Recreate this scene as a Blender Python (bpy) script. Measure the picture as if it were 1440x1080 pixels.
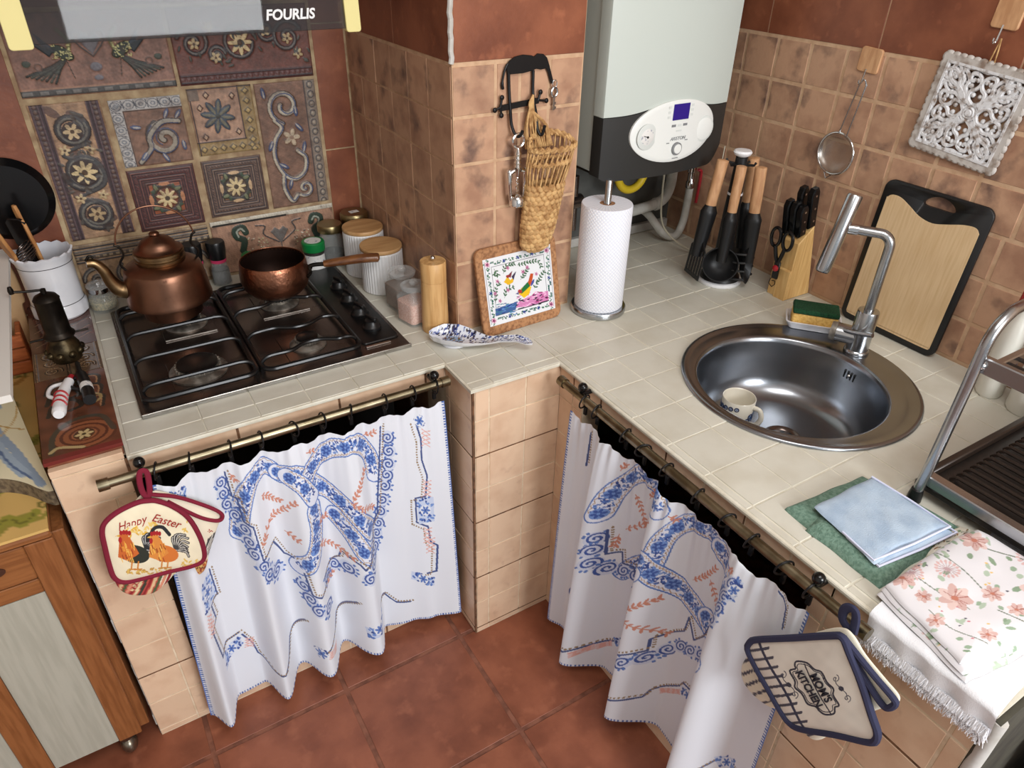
import bpy, bmesh, math, random
import numpy as np
from mathutils import Vector, Matrix

for _o in list(bpy.data.objects):
    bpy.data.objects.remove(_o, do_unlink=True)
sc = bpy.context.scene
COL = sc.collection
PI = math.pi
H = 0.86                      # height of the tiled worktop

# ------------------------------------------------------------------ camera
FPX = 1008.14                 # focal length in pixels of the 1440 px wide frame
YAW, PITCH, ROLL = math.radians(32.026), math.radians(33.154), math.radians(1.267)
CAMPOS = Vector((-0.89294, -1.20182, 1.76235))
_f = Vector((math.sin(YAW) * math.cos(PITCH), math.cos(YAW) * math.cos(PITCH), -math.sin(PITCH)))
_r = _f.cross(Vector((0, 0, 1))).normalized()
_u = _r.cross(_f)
_r2 = math.cos(ROLL) * _r + math.sin(ROLL) * _u
_u2 = -math.sin(ROLL) * _r + math.cos(ROLL) * _u
cam_data = bpy.data.cameras.new('camera')
cam_data.sensor_fit = 'HORIZONTAL'
cam_data.sensor_width = 36.0
cam_data.lens = FPX / 1440 * 36.0
cam_data.clip_start = 0.02
cam = bpy.data.objects.new('camera', cam_data)
COL.objects.link(cam)
cam.matrix_world = Matrix(((_r2.x, _u2.x, -_f.x, CAMPOS.x), (_r2.y, _u2.y, -_f.y, CAMPOS.y),
                           (_r2.z, _u2.z, -_f.z, CAMPOS.z), (0, 0, 0, 1)))
sc.camera = cam

# ------------------------------------------------------------------ world, lights, exposure
world = bpy.data.worlds.new('world')
sc.world = world
world.use_nodes = True
world.node_tree.nodes['Background'].inputs[0].default_value = (0.93, 0.97, 1.0, 1)
world.node_tree.nodes['Background'].inputs[1].default_value = 0.38


def area_light(name, loc, target, sx, sy, power, color):
    d = bpy.data.lights.new(name, 'AREA')
    d.shape = 'RECTANGLE'
    d.size, d.size_y, d.energy, d.color = sx, sy, power, color
    o = bpy.data.objects.new(name, d)
    COL.objects.link(o)
    o.location = loc
    o.rotation_euler = (Vector(target) - Vector(loc)).to_track_quat('-Z', 'Y').to_euler()
    return o


# daylight entering by the window in the wall behind the photographer
area_light('window_daylight', (-0.02, -3.9, 2.1), (0.0, 0.2, 0.8), 1.3, 1.3, 88, (0.95, 0.975, 1.0))
# soft overhead fill, added to brighten worktop, floor and sink; no fixture
area_light('overhead_fill', (-0.35, -1.0, 2.56), (-0.25, -0.5, 0.0), 1.0, 1.0, 21, (1.0, 0.985, 0.96))

sc.view_settings.view_transform = 'Standard'
sc.view_settings.look = 'None'
sc.view_settings.gamma = 1.0
sc.view_settings.use_curve_mapping = False
sc.view_settings.exposure = 0.26

# ------------------------------------------------------------------ helpers: colour and materials


def lin(c):
    if isinstance(c, str):
        c = tuple(int(c[i:i + 2], 16) for i in (0, 2, 4))
    out = []
    for v in c[:3]:
        v = v / 255.0
        out.append(v / 12.92 if v <= 0.04045 else ((v + 0.055) / 1.055) ** 2.4)
    return (out[0], out[1], out[2], 1.0)


MATS = {}


def mat(name, c, rough=0.5, metal=0.0, c2=None, ns=12.0, nd=4.0, lo=0.4, hi=0.62, c3=None, ns3=40.0, lo3=0.5, hi3=0.7,
        bump=0.0, bs=60.0, rnd=0.0, coat=0.0, trans=0.0, ior=1.45, stretch=None, sheen=0.0, attr=False, spec=0.5,
        obj=False, emit=0.0, rough2=None, alpha=1.0, sss=0.0):
    m = bpy.data.materials.new(name)
    m.use_nodes = True
    nt = m.node_tree
    N, L = nt.nodes, nt.links
    b = N['Principled BSDF']
    b.inputs['Roughness'].default_value = rough
    b.inputs['Metallic'].default_value = metal
    b.inputs['IOR'].default_value = ior
    b.inputs['Specular IOR Level'].default_value = spec
    b.inputs['Coat Weight'].default_value = coat
    b.inputs['Coat Roughness'].default_value = 0.08
    b.inputs['Transmission Weight'].default_value = trans
    b.inputs['Alpha'].default_value = alpha
    if sheen:
        b.inputs['Sheen Weight'].default_value = sheen
    if sss:
        b.inputs['Subsurface Weight'].default_value = sss
        b.inputs['Subsurface Radius'].default_value = (0.01, 0.01, 0.01)
    col = None
    if obj:
        src = N.new('ShaderNodeTexCoord').outputs['Object']
    else:
        src = N.new('ShaderNodeNewGeometry').outputs['Position']
    if stretch:
        mp = N.new('ShaderNodeMapping')
        mp.inputs['Scale'].default_value = stretch
        L.new(src, mp.inputs['Vector'])
        src = mp.outputs[0]

    def noise(scale, detail):
        n = N.new('ShaderNodeTexNoise')
        n.inputs['Scale'].default_value = scale
        n.inputs['Detail'].default_value = detail
        L.new(src, n.inputs['Vector'])
        return n.outputs['Fac']

    def mix(fac, a, bb):
        x = N.new('ShaderNodeMix')
        x.data_type = 'RGBA'
        if isinstance(fac, float):
            x.inputs[0].default_value = fac
        else:
            L.new(fac, x.inputs[0])
        for sock, v in ((x.inputs[6], a), (x.inputs[7], bb)):
            if isinstance(v, tuple):
                sock.default_value = v
            else:
                L.new(v, sock)
        return x.outputs[2]

    def ramp(fac, a, bb):
        r = N.new('ShaderNodeMapRange')
        r.inputs['From Min'].default_value = a
        r.inputs['From Max'].default_value = bb
        L.new(fac, r.inputs['Value'])
        return r.outputs[0]

    base = lin(c)
    if attr:
        a = N.new('ShaderNodeAttribute')
        a.attribute_name = 'Col'
        base = a.outputs['Color']
        if c2:
            base = mix(ramp(noise(ns, nd), lo, hi), base, lin(c2))
    else:
        if c2:
            base = mix(ramp(noise(ns, nd), lo, hi), base, lin(c2))
        if c3:
            base = mix(ramp(noise(ns3, 6.0), lo3, hi3), base, lin(c3))
    if rnd:
        oi = N.new('ShaderNodeObjectInfo')
        hs = N.new('ShaderNodeHueSaturation')
        L.new(ramp(oi.outputs['Random'], 0, 1), hs.inputs['Fac']) if False else None
        mr = N.new('ShaderNodeMapRange')
        mr.inputs['To Min'].default_value = 1 - rnd
        mr.inputs['To Max'].default_value = 1 + rnd
        L.new(oi.outputs['Random'], mr.inputs['Value'])
        L.new(mr.outputs[0], hs.inputs['Value'])
        if isinstance(base, tuple):
            hs.inputs['Color'].default_value = base
        else:
            L.new(base, hs.inputs['Color'])
        base = hs.outputs[0]
    if isinstance(base, tuple):
        b.inputs['Base Color'].default_value = base
    else:
        L.new(base, b.inputs['Base Color'])
    if rough2 is not None:
        mr = N.new('ShaderNodeMapRange')
        mr.inputs['From Min'].default_value = 0.35
        mr.inputs['From Max'].default_value = 0.65
        mr.inputs['To Min'].default_value = rough
        mr.inputs['To Max'].default_value = rough2
        L.new(noise(ns * 1.7, 5.0), mr.inputs['Value'])
        L.new(mr.outputs[0], b.inputs['Roughness'])
    if bump:
        bn = N.new('ShaderNodeBump')
        bn.inputs['Strength'].default_value = bump
        bn.inputs['Distance'].default_value = 0.002
        L.new(noise(bs, 5.0), bn.inputs['Height'])
        L.new(bn.outputs[0], b.inputs['Normal'])
    if emit:
        b.inputs['Emission Strength'].default_value = emit
        if isinstance(base, tuple):
            b.inputs['Emission Color'].default_value = base
        else:
            L.new(base, b.inputs['Emission Color'])
    MATS[name] = m
    return m


# ------------------------------------------------------------------ helpers: geometry


class G:
    """collects vertices and faces of ONE mesh"""

    def __init__(s):
        s.v, s.f, s.n = [], [], 0

    def add(s, V, F, M=None):
        V = np.asarray(V, float).reshape(-1, 3)
        if M is not None:
            A = np.array(M)
            V = V @ A[:3, :3].T + A[:3, 3]
        s.v.append(V)
        n = s.n
        s.f.extend([tuple(i + n for i in f) for f in F])
        s.n += len(V)
        return s

    def box(s, x0, x1, y0, y1, z0, z1, b=0.0, M=None):
        if b <= 0:
            V = [(x, y, z) for x in (x0, x1) for y in (y0, y1) for z in (z0, z1)]
            F = [(0, 1, 3, 2), (4, 6, 7, 5), (0, 4, 5, 1), (2, 3, 7, 6), (0, 2, 6, 4), (1, 5, 7, 3)]
            return s.add(V, F, M)
        lo, hi = (x0, y0, z0), (x1, y1, z1)
        V, ix = [], {}
        for sx in (0, 1):
            for sy in (0, 1):
                for sz in (0, 1):
                    sg = (sx, sy, sz)
                    for a in range(3):
                        p = []
                        for k in range(3):
                            e = hi[k] if sg[k] else lo[k]
                            if k != a:
                                e += -b if sg[k] else b
                            p.append(e)
                        ix[sg + (a,)] = len(V)
                        V.append(p)
        F = []
        for a in range(3):
            o1, o2 = [k for k in range(3) if k != a]
            for sa in (0, 1):
                q = []
                for p, r in ((0, 0), (1, 0), (1, 1), (0, 1)):
                    sg = [0, 0, 0]
                    sg[a], sg[o1], sg[o2] = sa, p, r
                    q.append(ix[tuple(sg) + (a,)])
                F.append(tuple(q))
        for a in range(3):
            for bb in range(a + 1, 3):
                c = 3 - a - bb
                for sa in (0, 1):
                    for sb in (0, 1):
                        g0 = [0, 0, 0]
                        g0[a], g0[bb], g0[c] = sa, sb, 0
                        g1 = list(g0)
                        g1[c] = 1
                        F.append((ix[tuple(g0) + (a,)], ix[tuple(g1) + (a,)], ix[tuple(g1) + (bb,)], ix[tuple(g0) + (bb,)]))
        for sx in (0, 1):
            for sy in (0, 1):
                for sz in (0, 1):
                    F.append(tuple(ix[(sx, sy, sz, a)] for a in range(3)))
        return s.add(V, F, M)

    def lathe(s, prof, n=32, M=None, sx=1.0, sy=1.0, a0=0.0, a1=2 * PI):
        V, F, rings = [], [], []
        full = abs(a1 - a0 - 2 * PI) < 1e-6
        m = n if full else n + 1
        for r, z in prof:
            if abs(r) < 1e-7 and full:
                rings.append([len(V)])
                V.append((0, 0, z))
            else:
                ring = []
                for i in range(m):
                    a = a0 + (a1 - a0) * i / n
                    ring.append(len(V))
                    V.append((r * math.cos(a) * sx, r * math.sin(a) * sy, z))
                rings.append(ring)
        for A, B in zip(rings, rings[1:]):
            if len(A) == 1 and len(B) == 1:
                continue
            for i in range(n):
                j = (i + 1) % m
                if len(A) == 1:
                    F.append((A[0], B[j], B[i]))
                elif len(B) == 1:
                    F.append((A[i], A[j], B[0]))
                else:
                    F.append((A[i], A[j], B[j], B[i]))
        return s.add(V, F, M)

    def tube(s, pts, r, n=10, M=None, closed=False, caps=True, flat=1.0):
        P = np.asarray(pts, float)
        k = len(P)
        rr = np.full(k, r, float) if np.isscalar(r) else np.asarray(r, float)
        if closed:
            T = np.roll(P, -1, 0) - np.roll(P, 1, 0)
        else:
            T = np.gradient(P, axis=0)
        T /= np.maximum(np.linalg.norm(T, axis=1, keepdims=True), 1e-12)
        up = np.array([0, 0, 1.0]) if abs(T[0, 2]) < 0.9 else np.array([1.0, 0, 0])
        nrm = np.cross(T[0], up)
        nrm /= np.linalg.norm(nrm)
        V, F = [], []
        for i in range(k):
            nrm = nrm - T[i] * (nrm @ T[i])
            nrm /= np.linalg.norm(nrm)
            bi = np.cross(T[i], nrm)
            for j in range(n):
                a = 2 * PI * j / n
                V.append(P[i] + rr[i] * (math.cos(a) * nrm + math.sin(a) * flat * bi))
        for i in range(k if closed else k - 1):
            a, b2 = i * n, ((i + 1) % k) * n
            for j in range(n):
                j2 = (j + 1) % n
                F.append((a + j, a + j2, b2 + j2, b2 + j))
        if caps and not closed:
            F.append(tuple(range(n))[::-1])
            F.append(tuple((k - 1) * n + j for j in range(n)))
        return s.add(V, F, M)

    def prism(s, poly, z0, z1, b=0.0, M=None):
        P = np.asarray(poly, float)
        n = len(P)
        if b > 0:
            d1 = P - np.roll(P, 1, 0)
            d2 = np.roll(P, -1, 0) - P
            d1 /= np.maximum(np.linalg.norm(d1, axis=1, keepdims=True), 1e-12)
            d2 /= np.maximum(np.linalg.norm(d2, axis=1, keepdims=True), 1e-12)
            area = 0.5 * np.sum(P[:, 0] * np.roll(P[:, 1], -1) - np.roll(P[:, 0], -1) * P[:, 1])
            sg = 1.0 if area > 0 else -1.0
            n1 = np.stack([-d1[:, 1], d1[:, 0]], 1) * sg
            n2 = np.stack([-d2[:, 1], d2[:, 0]], 1) * sg
            nn = n1 + n2
            nn /= np.maximum(np.linalg.norm(nn, axis=1, keepdims=True), 1e-9)
            cs = np.clip(np.sum(nn * n1, 1, keepdims=True), 0.4, 1)
            Q = P + nn * b / cs
            rings = [(Q, z0), (P, z0 + b), (P, z1 - b), (Q, z1)]
        else:
            rings = [(P, z0), (P, z1)]
        V = []
        for R_, z in rings:
            V += [(x, y, z) for x, y in R_]
        F = []
        for k in range(len(rings) - 1):
            for i in range(n):
                j = (i + 1) % n
                F.append((k * n + i, k * n + j, (k + 1) * n + j, (k + 1) * n + i))
        F.append(tuple(range(n))[::-1])
        F.append(tuple((len(rings) - 1) * n + i for i in range(n)))
        return s.add(V, F, M)

    def ring(s, outer, inner, z0, z1, M=None):
        """flat frame between two polygons with the same number of points"""
        n = len(outer)
        V = [(x, y, z0) for x, y in outer] + [(x, y, z0) for x, y in inner] + [(x, y, z1) for x, y in outer] + [(x, y, z1) for x, y in inner]
        F = []
        for i in range(n):
            j = (i + 1) % n
            F += [(i, j, n + j, n + i), (2 * n + i, 3 * n + i, 3 * n + j, 2 * n + j), (i, 2 * n + i, 2 * n + j, j), (n + i, n + j, 3 * n + j, 3 * n + i)]
        return s.add(V, F, M)

    def sphere(s, c, r, n=16, m=10, sc3=(1, 1, 1), M=None):
        prof = [(r * math.sin(PI * i / m), -r * math.cos(PI * i / m)) for i in range(m + 1)]
        prof[0] = (0, -r)
        prof[-1] = (0, r)
        T = Matrix.Translation(c) @ Matrix.Diagonal((*sc3, 1))
        if M is not None:
            T = M @ T
        return s.lathe(prof, n, T)

    def obj(s, name, m, parent=None, smooth=True, angle=38, loc=None, rot=None, fix=True, label=None):
        V = np.concatenate(s.v)
        me = bpy.data.meshes.new(name)
        me.from_pydata(V.tolist(), [], s.f)
        if fix:
            bm = bmesh.new()
            bm.from_mesh(me)
            bmesh.ops.recalc_face_normals(bm, faces=bm.faces)
            bm.to_mesh(me)
            bm.free()
        return link(name, me, m, parent, smooth, angle, loc, rot, label)


def link(name, me, m, parent=None, smooth=True, angle=38, loc=None, rot=None, label=None):
    me.materials.append(MATS[m] if isinstance(m, str) else m)
    if smooth:
        me.polygons.foreach_set('use_smooth', [True] * len(me.polygons))
        if angle:
            me.set_sharp_from_angle(angle=math.radians(angle))
    o = bpy.data.objects.new(name, me)
    COL.objects.link(o)
    if parent is not None:
        o.parent = parent
    if loc is not None:
        o.location = loc
    if rot is not None:
        o.rotation_euler = rot
    if label:
        o['label'] = label
    return o


def thing(name, label, cat, loc=(0, 0, 0), rot=0.0, group=None, kind=None):
    o = bpy.data.objects.new(name, None)
    o.empty_display_size = 0.02
    COL.objects.link(o)
    o.location = loc
    o.rotation_euler = rot if isinstance(rot, (tuple, list)) else (0, 0, rot)
    return tag(o, label, cat, group, kind)


def tag(o, label=None, cat=None, group=None, kind=None):
    if label:
        o['label'] = label
    if cat:
        o['category'] = cat
    if group:
        o['group'] = group
    if kind:
        o['kind'] = kind
    return o


def struct(o, label, cat='wall'):
    return tag(o, label, cat, None, 'structure')


def T(x=0, y=0, z=0):
    return Matrix.Translation((x, y, z))


def Rx(a):
    return Matrix.Rotation(a, 4, 'X')


def Ry(a):
    return Matrix.Rotation(a, 4, 'Y')


def Rz(a):
    return Matrix.Rotation(a, 4, 'Z')


def smoothpath(pts, k=8, closed=False):
    P = [np.asarray(p, float) for p in pts]
    n = len(P)
    out = []
    for i in range(n if closed else n - 1):
        if closed:
            p0, p1, p2, p3 = P[(i - 1) % n], P[i], P[(i + 1) % n], P[(i + 2) % n]
        else:
            p1, p2 = P[i], P[i + 1]
            p0 = P[i - 1] if i > 0 else 2 * p1 - p2
            p3 = P[i + 2] if i + 2 < n else 2 * p2 - p1
        for j in range(k):
            t = j / k
            out.append(0.5 * (2 * p1 + (p2 - p0) * t + (2 * p0 - 5 * p1 + 4 * p2 - p3) * t * t + (3 * p1 - p0 - 3 * p2 + p3) * t ** 3))
    if not closed:
        out.append(P[-1])
    return np.array(out)


def rrect(x0, x1, y0, y1, r, n=6):
    out = []
    for cx, cy, a in ((x1 - r, y0 + r, -PI / 2), (x1 - r, y1 - r, 0), (x0 + r, y1 - r, PI / 2), (x0 + r, y0 + r, PI)):
        for i in range(n + 1):
            t = a + PI / 2 * i / n
            out.append((cx + r * math.cos(t), cy + r * math.sin(t)))
    return out


def circle(r, n=32, cx=0, cy=0, ry=None):
    return [(cx + r * math.cos(2 * PI * i / n), cy + (ry or r) * math.sin(2 * PI * i / n)) for i in range(n)]


def text_mesh(body, size, extrude=0.0004, align='CENTER', shear=0.0, spacing=1.0, bold=0.0):
    cu = bpy.data.curves.new('lettering', 'FONT')
    cu.body, cu.size, cu.extrude, cu.align_x, cu.align_y, cu.shear = body, size, extrude, align, 'CENTER', shear
    cu.space_character = spacing
    cu.offset = size * bold
    cu.resolution_u = 3
    o = bpy.data.objects.new('lettering', cu)
    COL.objects.link(o)
    dg = bpy.context.evaluated_depsgraph_get()
    me = bpy.data.meshes.new_from_object(o.evaluated_get(dg))
    bpy.data.objects.remove(o)
    bpy.data.curves.remove(cu)
    me.materials.clear()
    return me


def text(body, size, m, parent, M, extrude=0.0004, name='lettering', shear=0.0, spacing=1.0, wrap=None, bold=0.0):
    me = text_mesh(body, size, extrude, shear=shear, spacing=spacing, bold=bold)
    if wrap:
        n = len(me.vertices)
        co = np.zeros(n * 3)
        me.vertices.foreach_get('co', co)
        co = np.array([wrap(*p) for p in co.reshape(-1, 3)])
        me.vertices.foreach_set('co', co.ravel())
    else:
        me.transform(M)
    return link(name, me, m, parent, smooth=False)


# ------------------------------------------------------------------ helpers: printed / embroidered / glazed patterns
# a pattern is drawn point by point on the vertices of a fine cloth, paper or glaze grid


class Pattern:
    def __init__(s, X, Y, base):
        s.shape = X.shape
        s.X, s.Y = X.ravel(), Y.ravel()
        s.C = np.tile(np.array(base[:3], float), (s.X.size, 1))
        s.Z = np.zeros(s.X.size)

    def _near(s, x0, x1, y0, y1):
        return np.nonzero((s.X >= x0) & (s.X <= x1) & (s.Y >= y0) & (s.Y <= y1))[0]

    def _put(s, idx, m, c, h):
        k = idx[m]
        if c is not None:
            s.C[k] = c
        if h is not None:
            s.Z[k] = h

    def line(s, pts, w, c=None, h=None, dash=None, close=False):
        pts = list(pts)
        if close:
            pts.append(pts[0])
        run = 0.0
        for (ax, ay), (bx, by) in zip(pts, pts[1:]):
            L = math.hypot(bx - ax, by - ay)
            if L < 1e-9:
                continue
            i = s._near(min(ax, bx) - w, max(ax, bx) + w, min(ay, by) - w, max(ay, by) + w)
            if len(i):
                px, py = s.X[i] - ax, s.Y[i] - ay
                ux, uy = (bx - ax) / L, (by - ay) / L
                t = np.clip(px * ux + py * uy, 0, L)
                d = np.hypot(px - t * ux, py - t * uy)
                m = d <= w / 2
                if dash:
                    m &= ((t + run) % dash) < dash * 0.55
                s._put(i, m, c, h)
            run += L
        return s

    def poly(s, pts, c=None, h=None):
        P = np.asarray(pts, float)
        i = s._near(P[:, 0].min(), P[:, 0].max(), P[:, 1].min(), P[:, 1].max())
        if len(i):
            x, y = s.X[i], s.Y[i]
            m = np.zeros(len(i), bool)
            for (ax, ay), (bx, by) in zip(P, np.roll(P, -1, 0)):
                if ay == by:
                    continue
                k = (ay > y) != (by > y)
                m ^= k & (x < (bx - ax) * (y - ay) / (by - ay) + ax)
            s._put(i, m, c, h)
        return s

    def ell(s, x, y, rx, ry, ang=0.0, c=None, h=None, inner=0.0):
        r = max(rx, ry)
        i = s._near(x - r, x + r, y - r, y + r)
        if len(i):
            dx, dy = s.X[i] - x, s.Y[i] - y
            ca, sa = math.cos(ang), math.sin(ang)
            q = np.hypot((dx * ca + dy * sa) / rx, (-dx * sa + dy * ca) / ry)
            s._put(i, (q <= 1) & (q >= inner), c, h)
        return s

    def rect(s, x0, x1, y0, y1, c=None, h=None):
        i = s._near(x0, x1, y0, y1)
        s._put(i, np.ones(len(i), bool), c, h)
        return s

    def spiral(s, x, y, r, turns, w, c=None, h=None, a0=0.0, sgn=1, r0=0.12):
        n = int(14 * turns) + 4
        pts = []
        for k in range(n + 1):
            t = k / n
            a = a0 + sgn * turns * 2 * PI * t
            q = r * (r0 + (1 - r0) * t)
            pts.append((x + q * math.cos(a), y + q * math.sin(a)))
        return s.line(pts, w, c, h)

    def flower(s, x, y, r, n, c, cc, co=None, h=None, a0=0.0):
        if co is not None:
            s.ell(x, y, r * 1.12, r * 1.12, 0, co, h)
        for k in range(n):
            a = a0 + 2 * PI * k / n
            s.ell(x + 0.58 * r * math.cos(a), y + 0.58 * r * math.sin(a), 0.42 * r, 2.0 * r / n * 0.62 + 0.02 * r, a, c, h)
        s.ell(x, y, 0.24 * r, 0.24 * r, 0, cc, h)
        return s

    def leaf(s, x, y, L, w, ang, c, h=None):
        return s.ell(x + L / 2 * math.cos(ang), y + L / 2 * math.sin(ang), L / 2, w / 2, ang, c, h)

    def spray(s, pts, size, c, rng, w=1.0, step=None):
        """stem with little leaves"""
        s.line(pts, w, c)
        P = smoothpath(pts, 8) if len(pts) > 2 else np.linspace(pts[0], pts[-1], 12)
        acc = 0
        st = step or size * 0.8
        for a, b in zip(P, P[1:]):
            acc += np.hypot(*(b - a))
            if acc > st:
                acc = 0
                an = math.atan2(b[1] - a[1], b[0] - a[0])
                for sg in (-1, 1):
                    s.leaf(a[0], a[1], size * rng.uniform(.7, 1.2), size * 0.45, an + sg * rng.uniform(.5, 1.1), c)
        return s

    def band(s, pts, w, rng, edge, blues, white, ew=1.6):
        """ribbon filled with small flowers and leaves, outlined"""
        P = smoothpath(pts, 8) if len(pts) > 2 else np.linspace(pts[0], pts[-1], 12)
        s.line(P, w + 2 * ew, edge)
        s.line(P, w, white)
        # zigzag along both borders
        L = 0
        zig = [[], []]
        for k in range(len(P) - 1):
            d = P[k + 1] - P[k]
            l = np.hypot(*d)
            nrm = np.array([-d[1], d[0]]) / max(l, 1e-6)
            m = max(1, int(l / (w * 0.09)))
            for j in range(m):
                p = P[k] + d * j / m
                q = w * (0.47 if (len(zig[0]) % 2) else 0.37)
                zig[0].append(tuple(p + nrm * q))
                zig[1].append(tuple(p - nrm * q))
        for zz in zig:
            s.line(zz[::2] if False else zz, max(0.9, w * .03), (178, 150, 120))
        for k in range(0, len(P) - 1):
            d = P[k + 1] - P[k]
            l = np.hypot(*d)
            nrm = np.array([-d[1], d[0]]) / max(l, 1e-6)
            m = max(1, int(l * w / 11))
            for _ in range(m):
                p = P[k] + d * rng.random() + nrm * rng.uniform(-.33, .33) * w
                s.ell(p[0], p[1], rng.uniform(.05, .12) * w, rng.uniform(.035, .07) * w, rng.uniform(0, PI), blues[rng.randrange(len(blues))])
        acc = w
        for a, b in zip(P, P[1:]):
            acc += np.hypot(*(b - a))
            if acc > w * 1.15:
                acc = 0
                s.flower(a[0], a[1], w * 0.30, 6, blues[0], blues[2], blues[2])
        return s

    def colours(s):
        v = s.C / 255.0
        l = np.where(v <= 0.04045, v / 12.92, ((v + 0.055) / 1.055) ** 2.4)
        return np.concatenate([l, np.ones((len(l), 1))], 1)


def sheet(name, P, colours, m, parent=None, thick=0.0, smooth=True, back=True, label=None):
    """grid of points P (nv, nu, 3); a second layer and a rim when thick"""
    nv, nu = P.shape[:2]
    idx = np.arange(nv * nu).reshape(nv, nu)
    a, b = idx[:-1, :-1], idx[:-1, 1:]
    c, d = idx[1:, 1:], idx[1:, :-1]
    Q = np.stack([a, b, c, d], -1).reshape(-1, 4)
    V = P.reshape(-1, 3)
    if thick:
        du = np.gradient(P, axis=1)
        dv = np.gradient(P, axis=0)
        nr = np.cross(du, dv)
        nr /= np.maximum(np.linalg.norm(nr, axis=2, keepdims=True), 1e-12)
        V2 = (P + nr * thick).reshape(-1, 3)
        n = nv * nu
        rim = np.concatenate([idx[0, :], idx[1:, -1], idx[-1, -2::-1], idx[-2:0:-1, 0]])
        r2 = np.roll(rim, -1)
        if back:
            Q = np.concatenate([Q, Q[:, ::-1] + n, np.stack([r2, rim, rim + n, r2 + n], 1)])
            V = np.concatenate([V, V2])
        else:
            j = np.arange(len(rim)) + n
            Q = np.concatenate([Q, np.stack([r2, rim, j, np.roll(j, -1)], 1)])
            V = np.concatenate([V, V2[rim]])
        if colours is not None:
            colours = np.concatenate([colours, colours if back else colours[rim]])
    me = bpy.data.meshes.new(name)
    me.vertices.add(len(V))
    me.vertices.foreach_set('co', V.ravel())
    nq = len(Q)
    me.loops.add(nq * 4)
    me.loops.foreach_set('vertex_index', Q.ravel().astype(np.int32))
    me.polygons.add(nq)
    me.polygons.foreach_set('loop_start', np.arange(0, nq * 4, 4, dtype=np.int32))
    me.update(calc_edges=True)
    me.validate()
    if colours is not None:
        at = me.color_attributes.new('Col', 'FLOAT_COLOR', 'POINT')
        at.data.foreach_set('color', np.ascontiguousarray(colours, dtype=np.float32).ravel())
    return link(name, me, m, parent, smooth, 50 if thick else 0, label=label)


def quadmap(corners, U, V):
    """perspective map of the unit square to four corners TL TR BR BL"""
    (x0, y0), (x1, y1), (x2, y2), (x3, y3) = corners
    A, B = [], []
    for (u, v), (x, y) in zip(((0, 0), (1, 0), (1, 1), (0, 1)), corners):
        A.append([u, v, 1, 0, 0, 0, -u * x, -v * x])
        A.append([0, 0, 0, u, v, 1, -u * y, -v * y])
        B += [x, y]
    h = np.linalg.solve(np.array(A), np.array(B))
    w = h[6] * U + h[7] * V + 1
    return (h[0] * U + h[1] * V + h[2]) / w, (h[3] * U + h[4] * V + h[5]) / w


def rough_noise(X, Y, seed, scale):
    r = np.random.RandomState(seed)
    out = np.zeros_like(X)
    for k in range(10):
        fx, fy = r.normal(0, scale, 2)
        out += np.sin(X * fx + Y * fy + r.uniform(0, 6.28))
    return out / 4.5


TILE_CACHE = {}


def tile(parent, m, loc, size, axis, thick=0.006, b=0.0007, name='tile'):
    """one wall, floor or worktop tile: size = two in-plane extents, axis = normal direction ('-y','-x','z')"""
    key = (round(size[0], 4), round(size[1], 4), axis, thick, b, m)
    me = TILE_CACHE.get(key)
    if me is None:
        g = G()
        a, c, t = size[0] / 2, size[1] / 2, thick
        if axis in ('-y', '+y'):
            g.box(-a, a, -t / 2, t / 2, -c, c, b)
        elif axis in ('-x', '+x'):
            g.box(-t / 2, t / 2, -a, a, -c, c, b)
        else:
            g.box(-a, a, -c, c, -t / 2, t / 2, b)
        me = bpy.data.meshes.new(name)
        me.from_pydata(np.concatenate(g.v).tolist(), [], g.f)
        bm = bmesh.new()
        bm.from_mesh(me)
        bmesh.ops.recalc_face_normals(bm, faces=bm.faces)
        bm.to_mesh(me)
        bm.free()
        me.materials.append(MATS[m])
        TILE_CACHE[key] = me
    o = bpy.data.objects.new(name, me)
    COL.objects.link(o)
    o.parent = parent
    o.location = loc
    return o


def tiles_grid(parent, m, ax, c, us, vs, gap=0.005, thick=0.006, skip=None, seed=0, name='tile'):
    """tiles between the joint lines us x vs on the plane ax = c (front side faces the camera)"""
    rg = random.Random(seed)
    out = []
    us, vs = sorted(us), sorted(vs)
    for u0, u1 in zip(us, us[1:]):
        for v0, v1 in zip(vs, vs[1:]):
            if u1 - u0 < 0.012 or v1 - v0 < 0.012:
                continue
            if skip and skip((u0 + u1) / 2, (v0 + v1) / 2):
                continue
            cu, cv = (u0 + u1) / 2, (v0 + v1) / 2
            s = (u1 - u0 - gap, v1 - v0 - gap)
            d = rg.uniform(-0.0006, 0.0006)
            if ax == 'y':
                o = tile(parent, m, (cu, c + d, cv), s, '-y', thick, name=name)
            elif ax == 'x':
                o = tile(parent, m, (c + d, cu, cv), s, '-x', thick, name=name)
            else:
                o = tile(parent, m, (cu, cv, c + d), s, 'z', thick, name=name)
            out.append(o)
    return out

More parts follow.
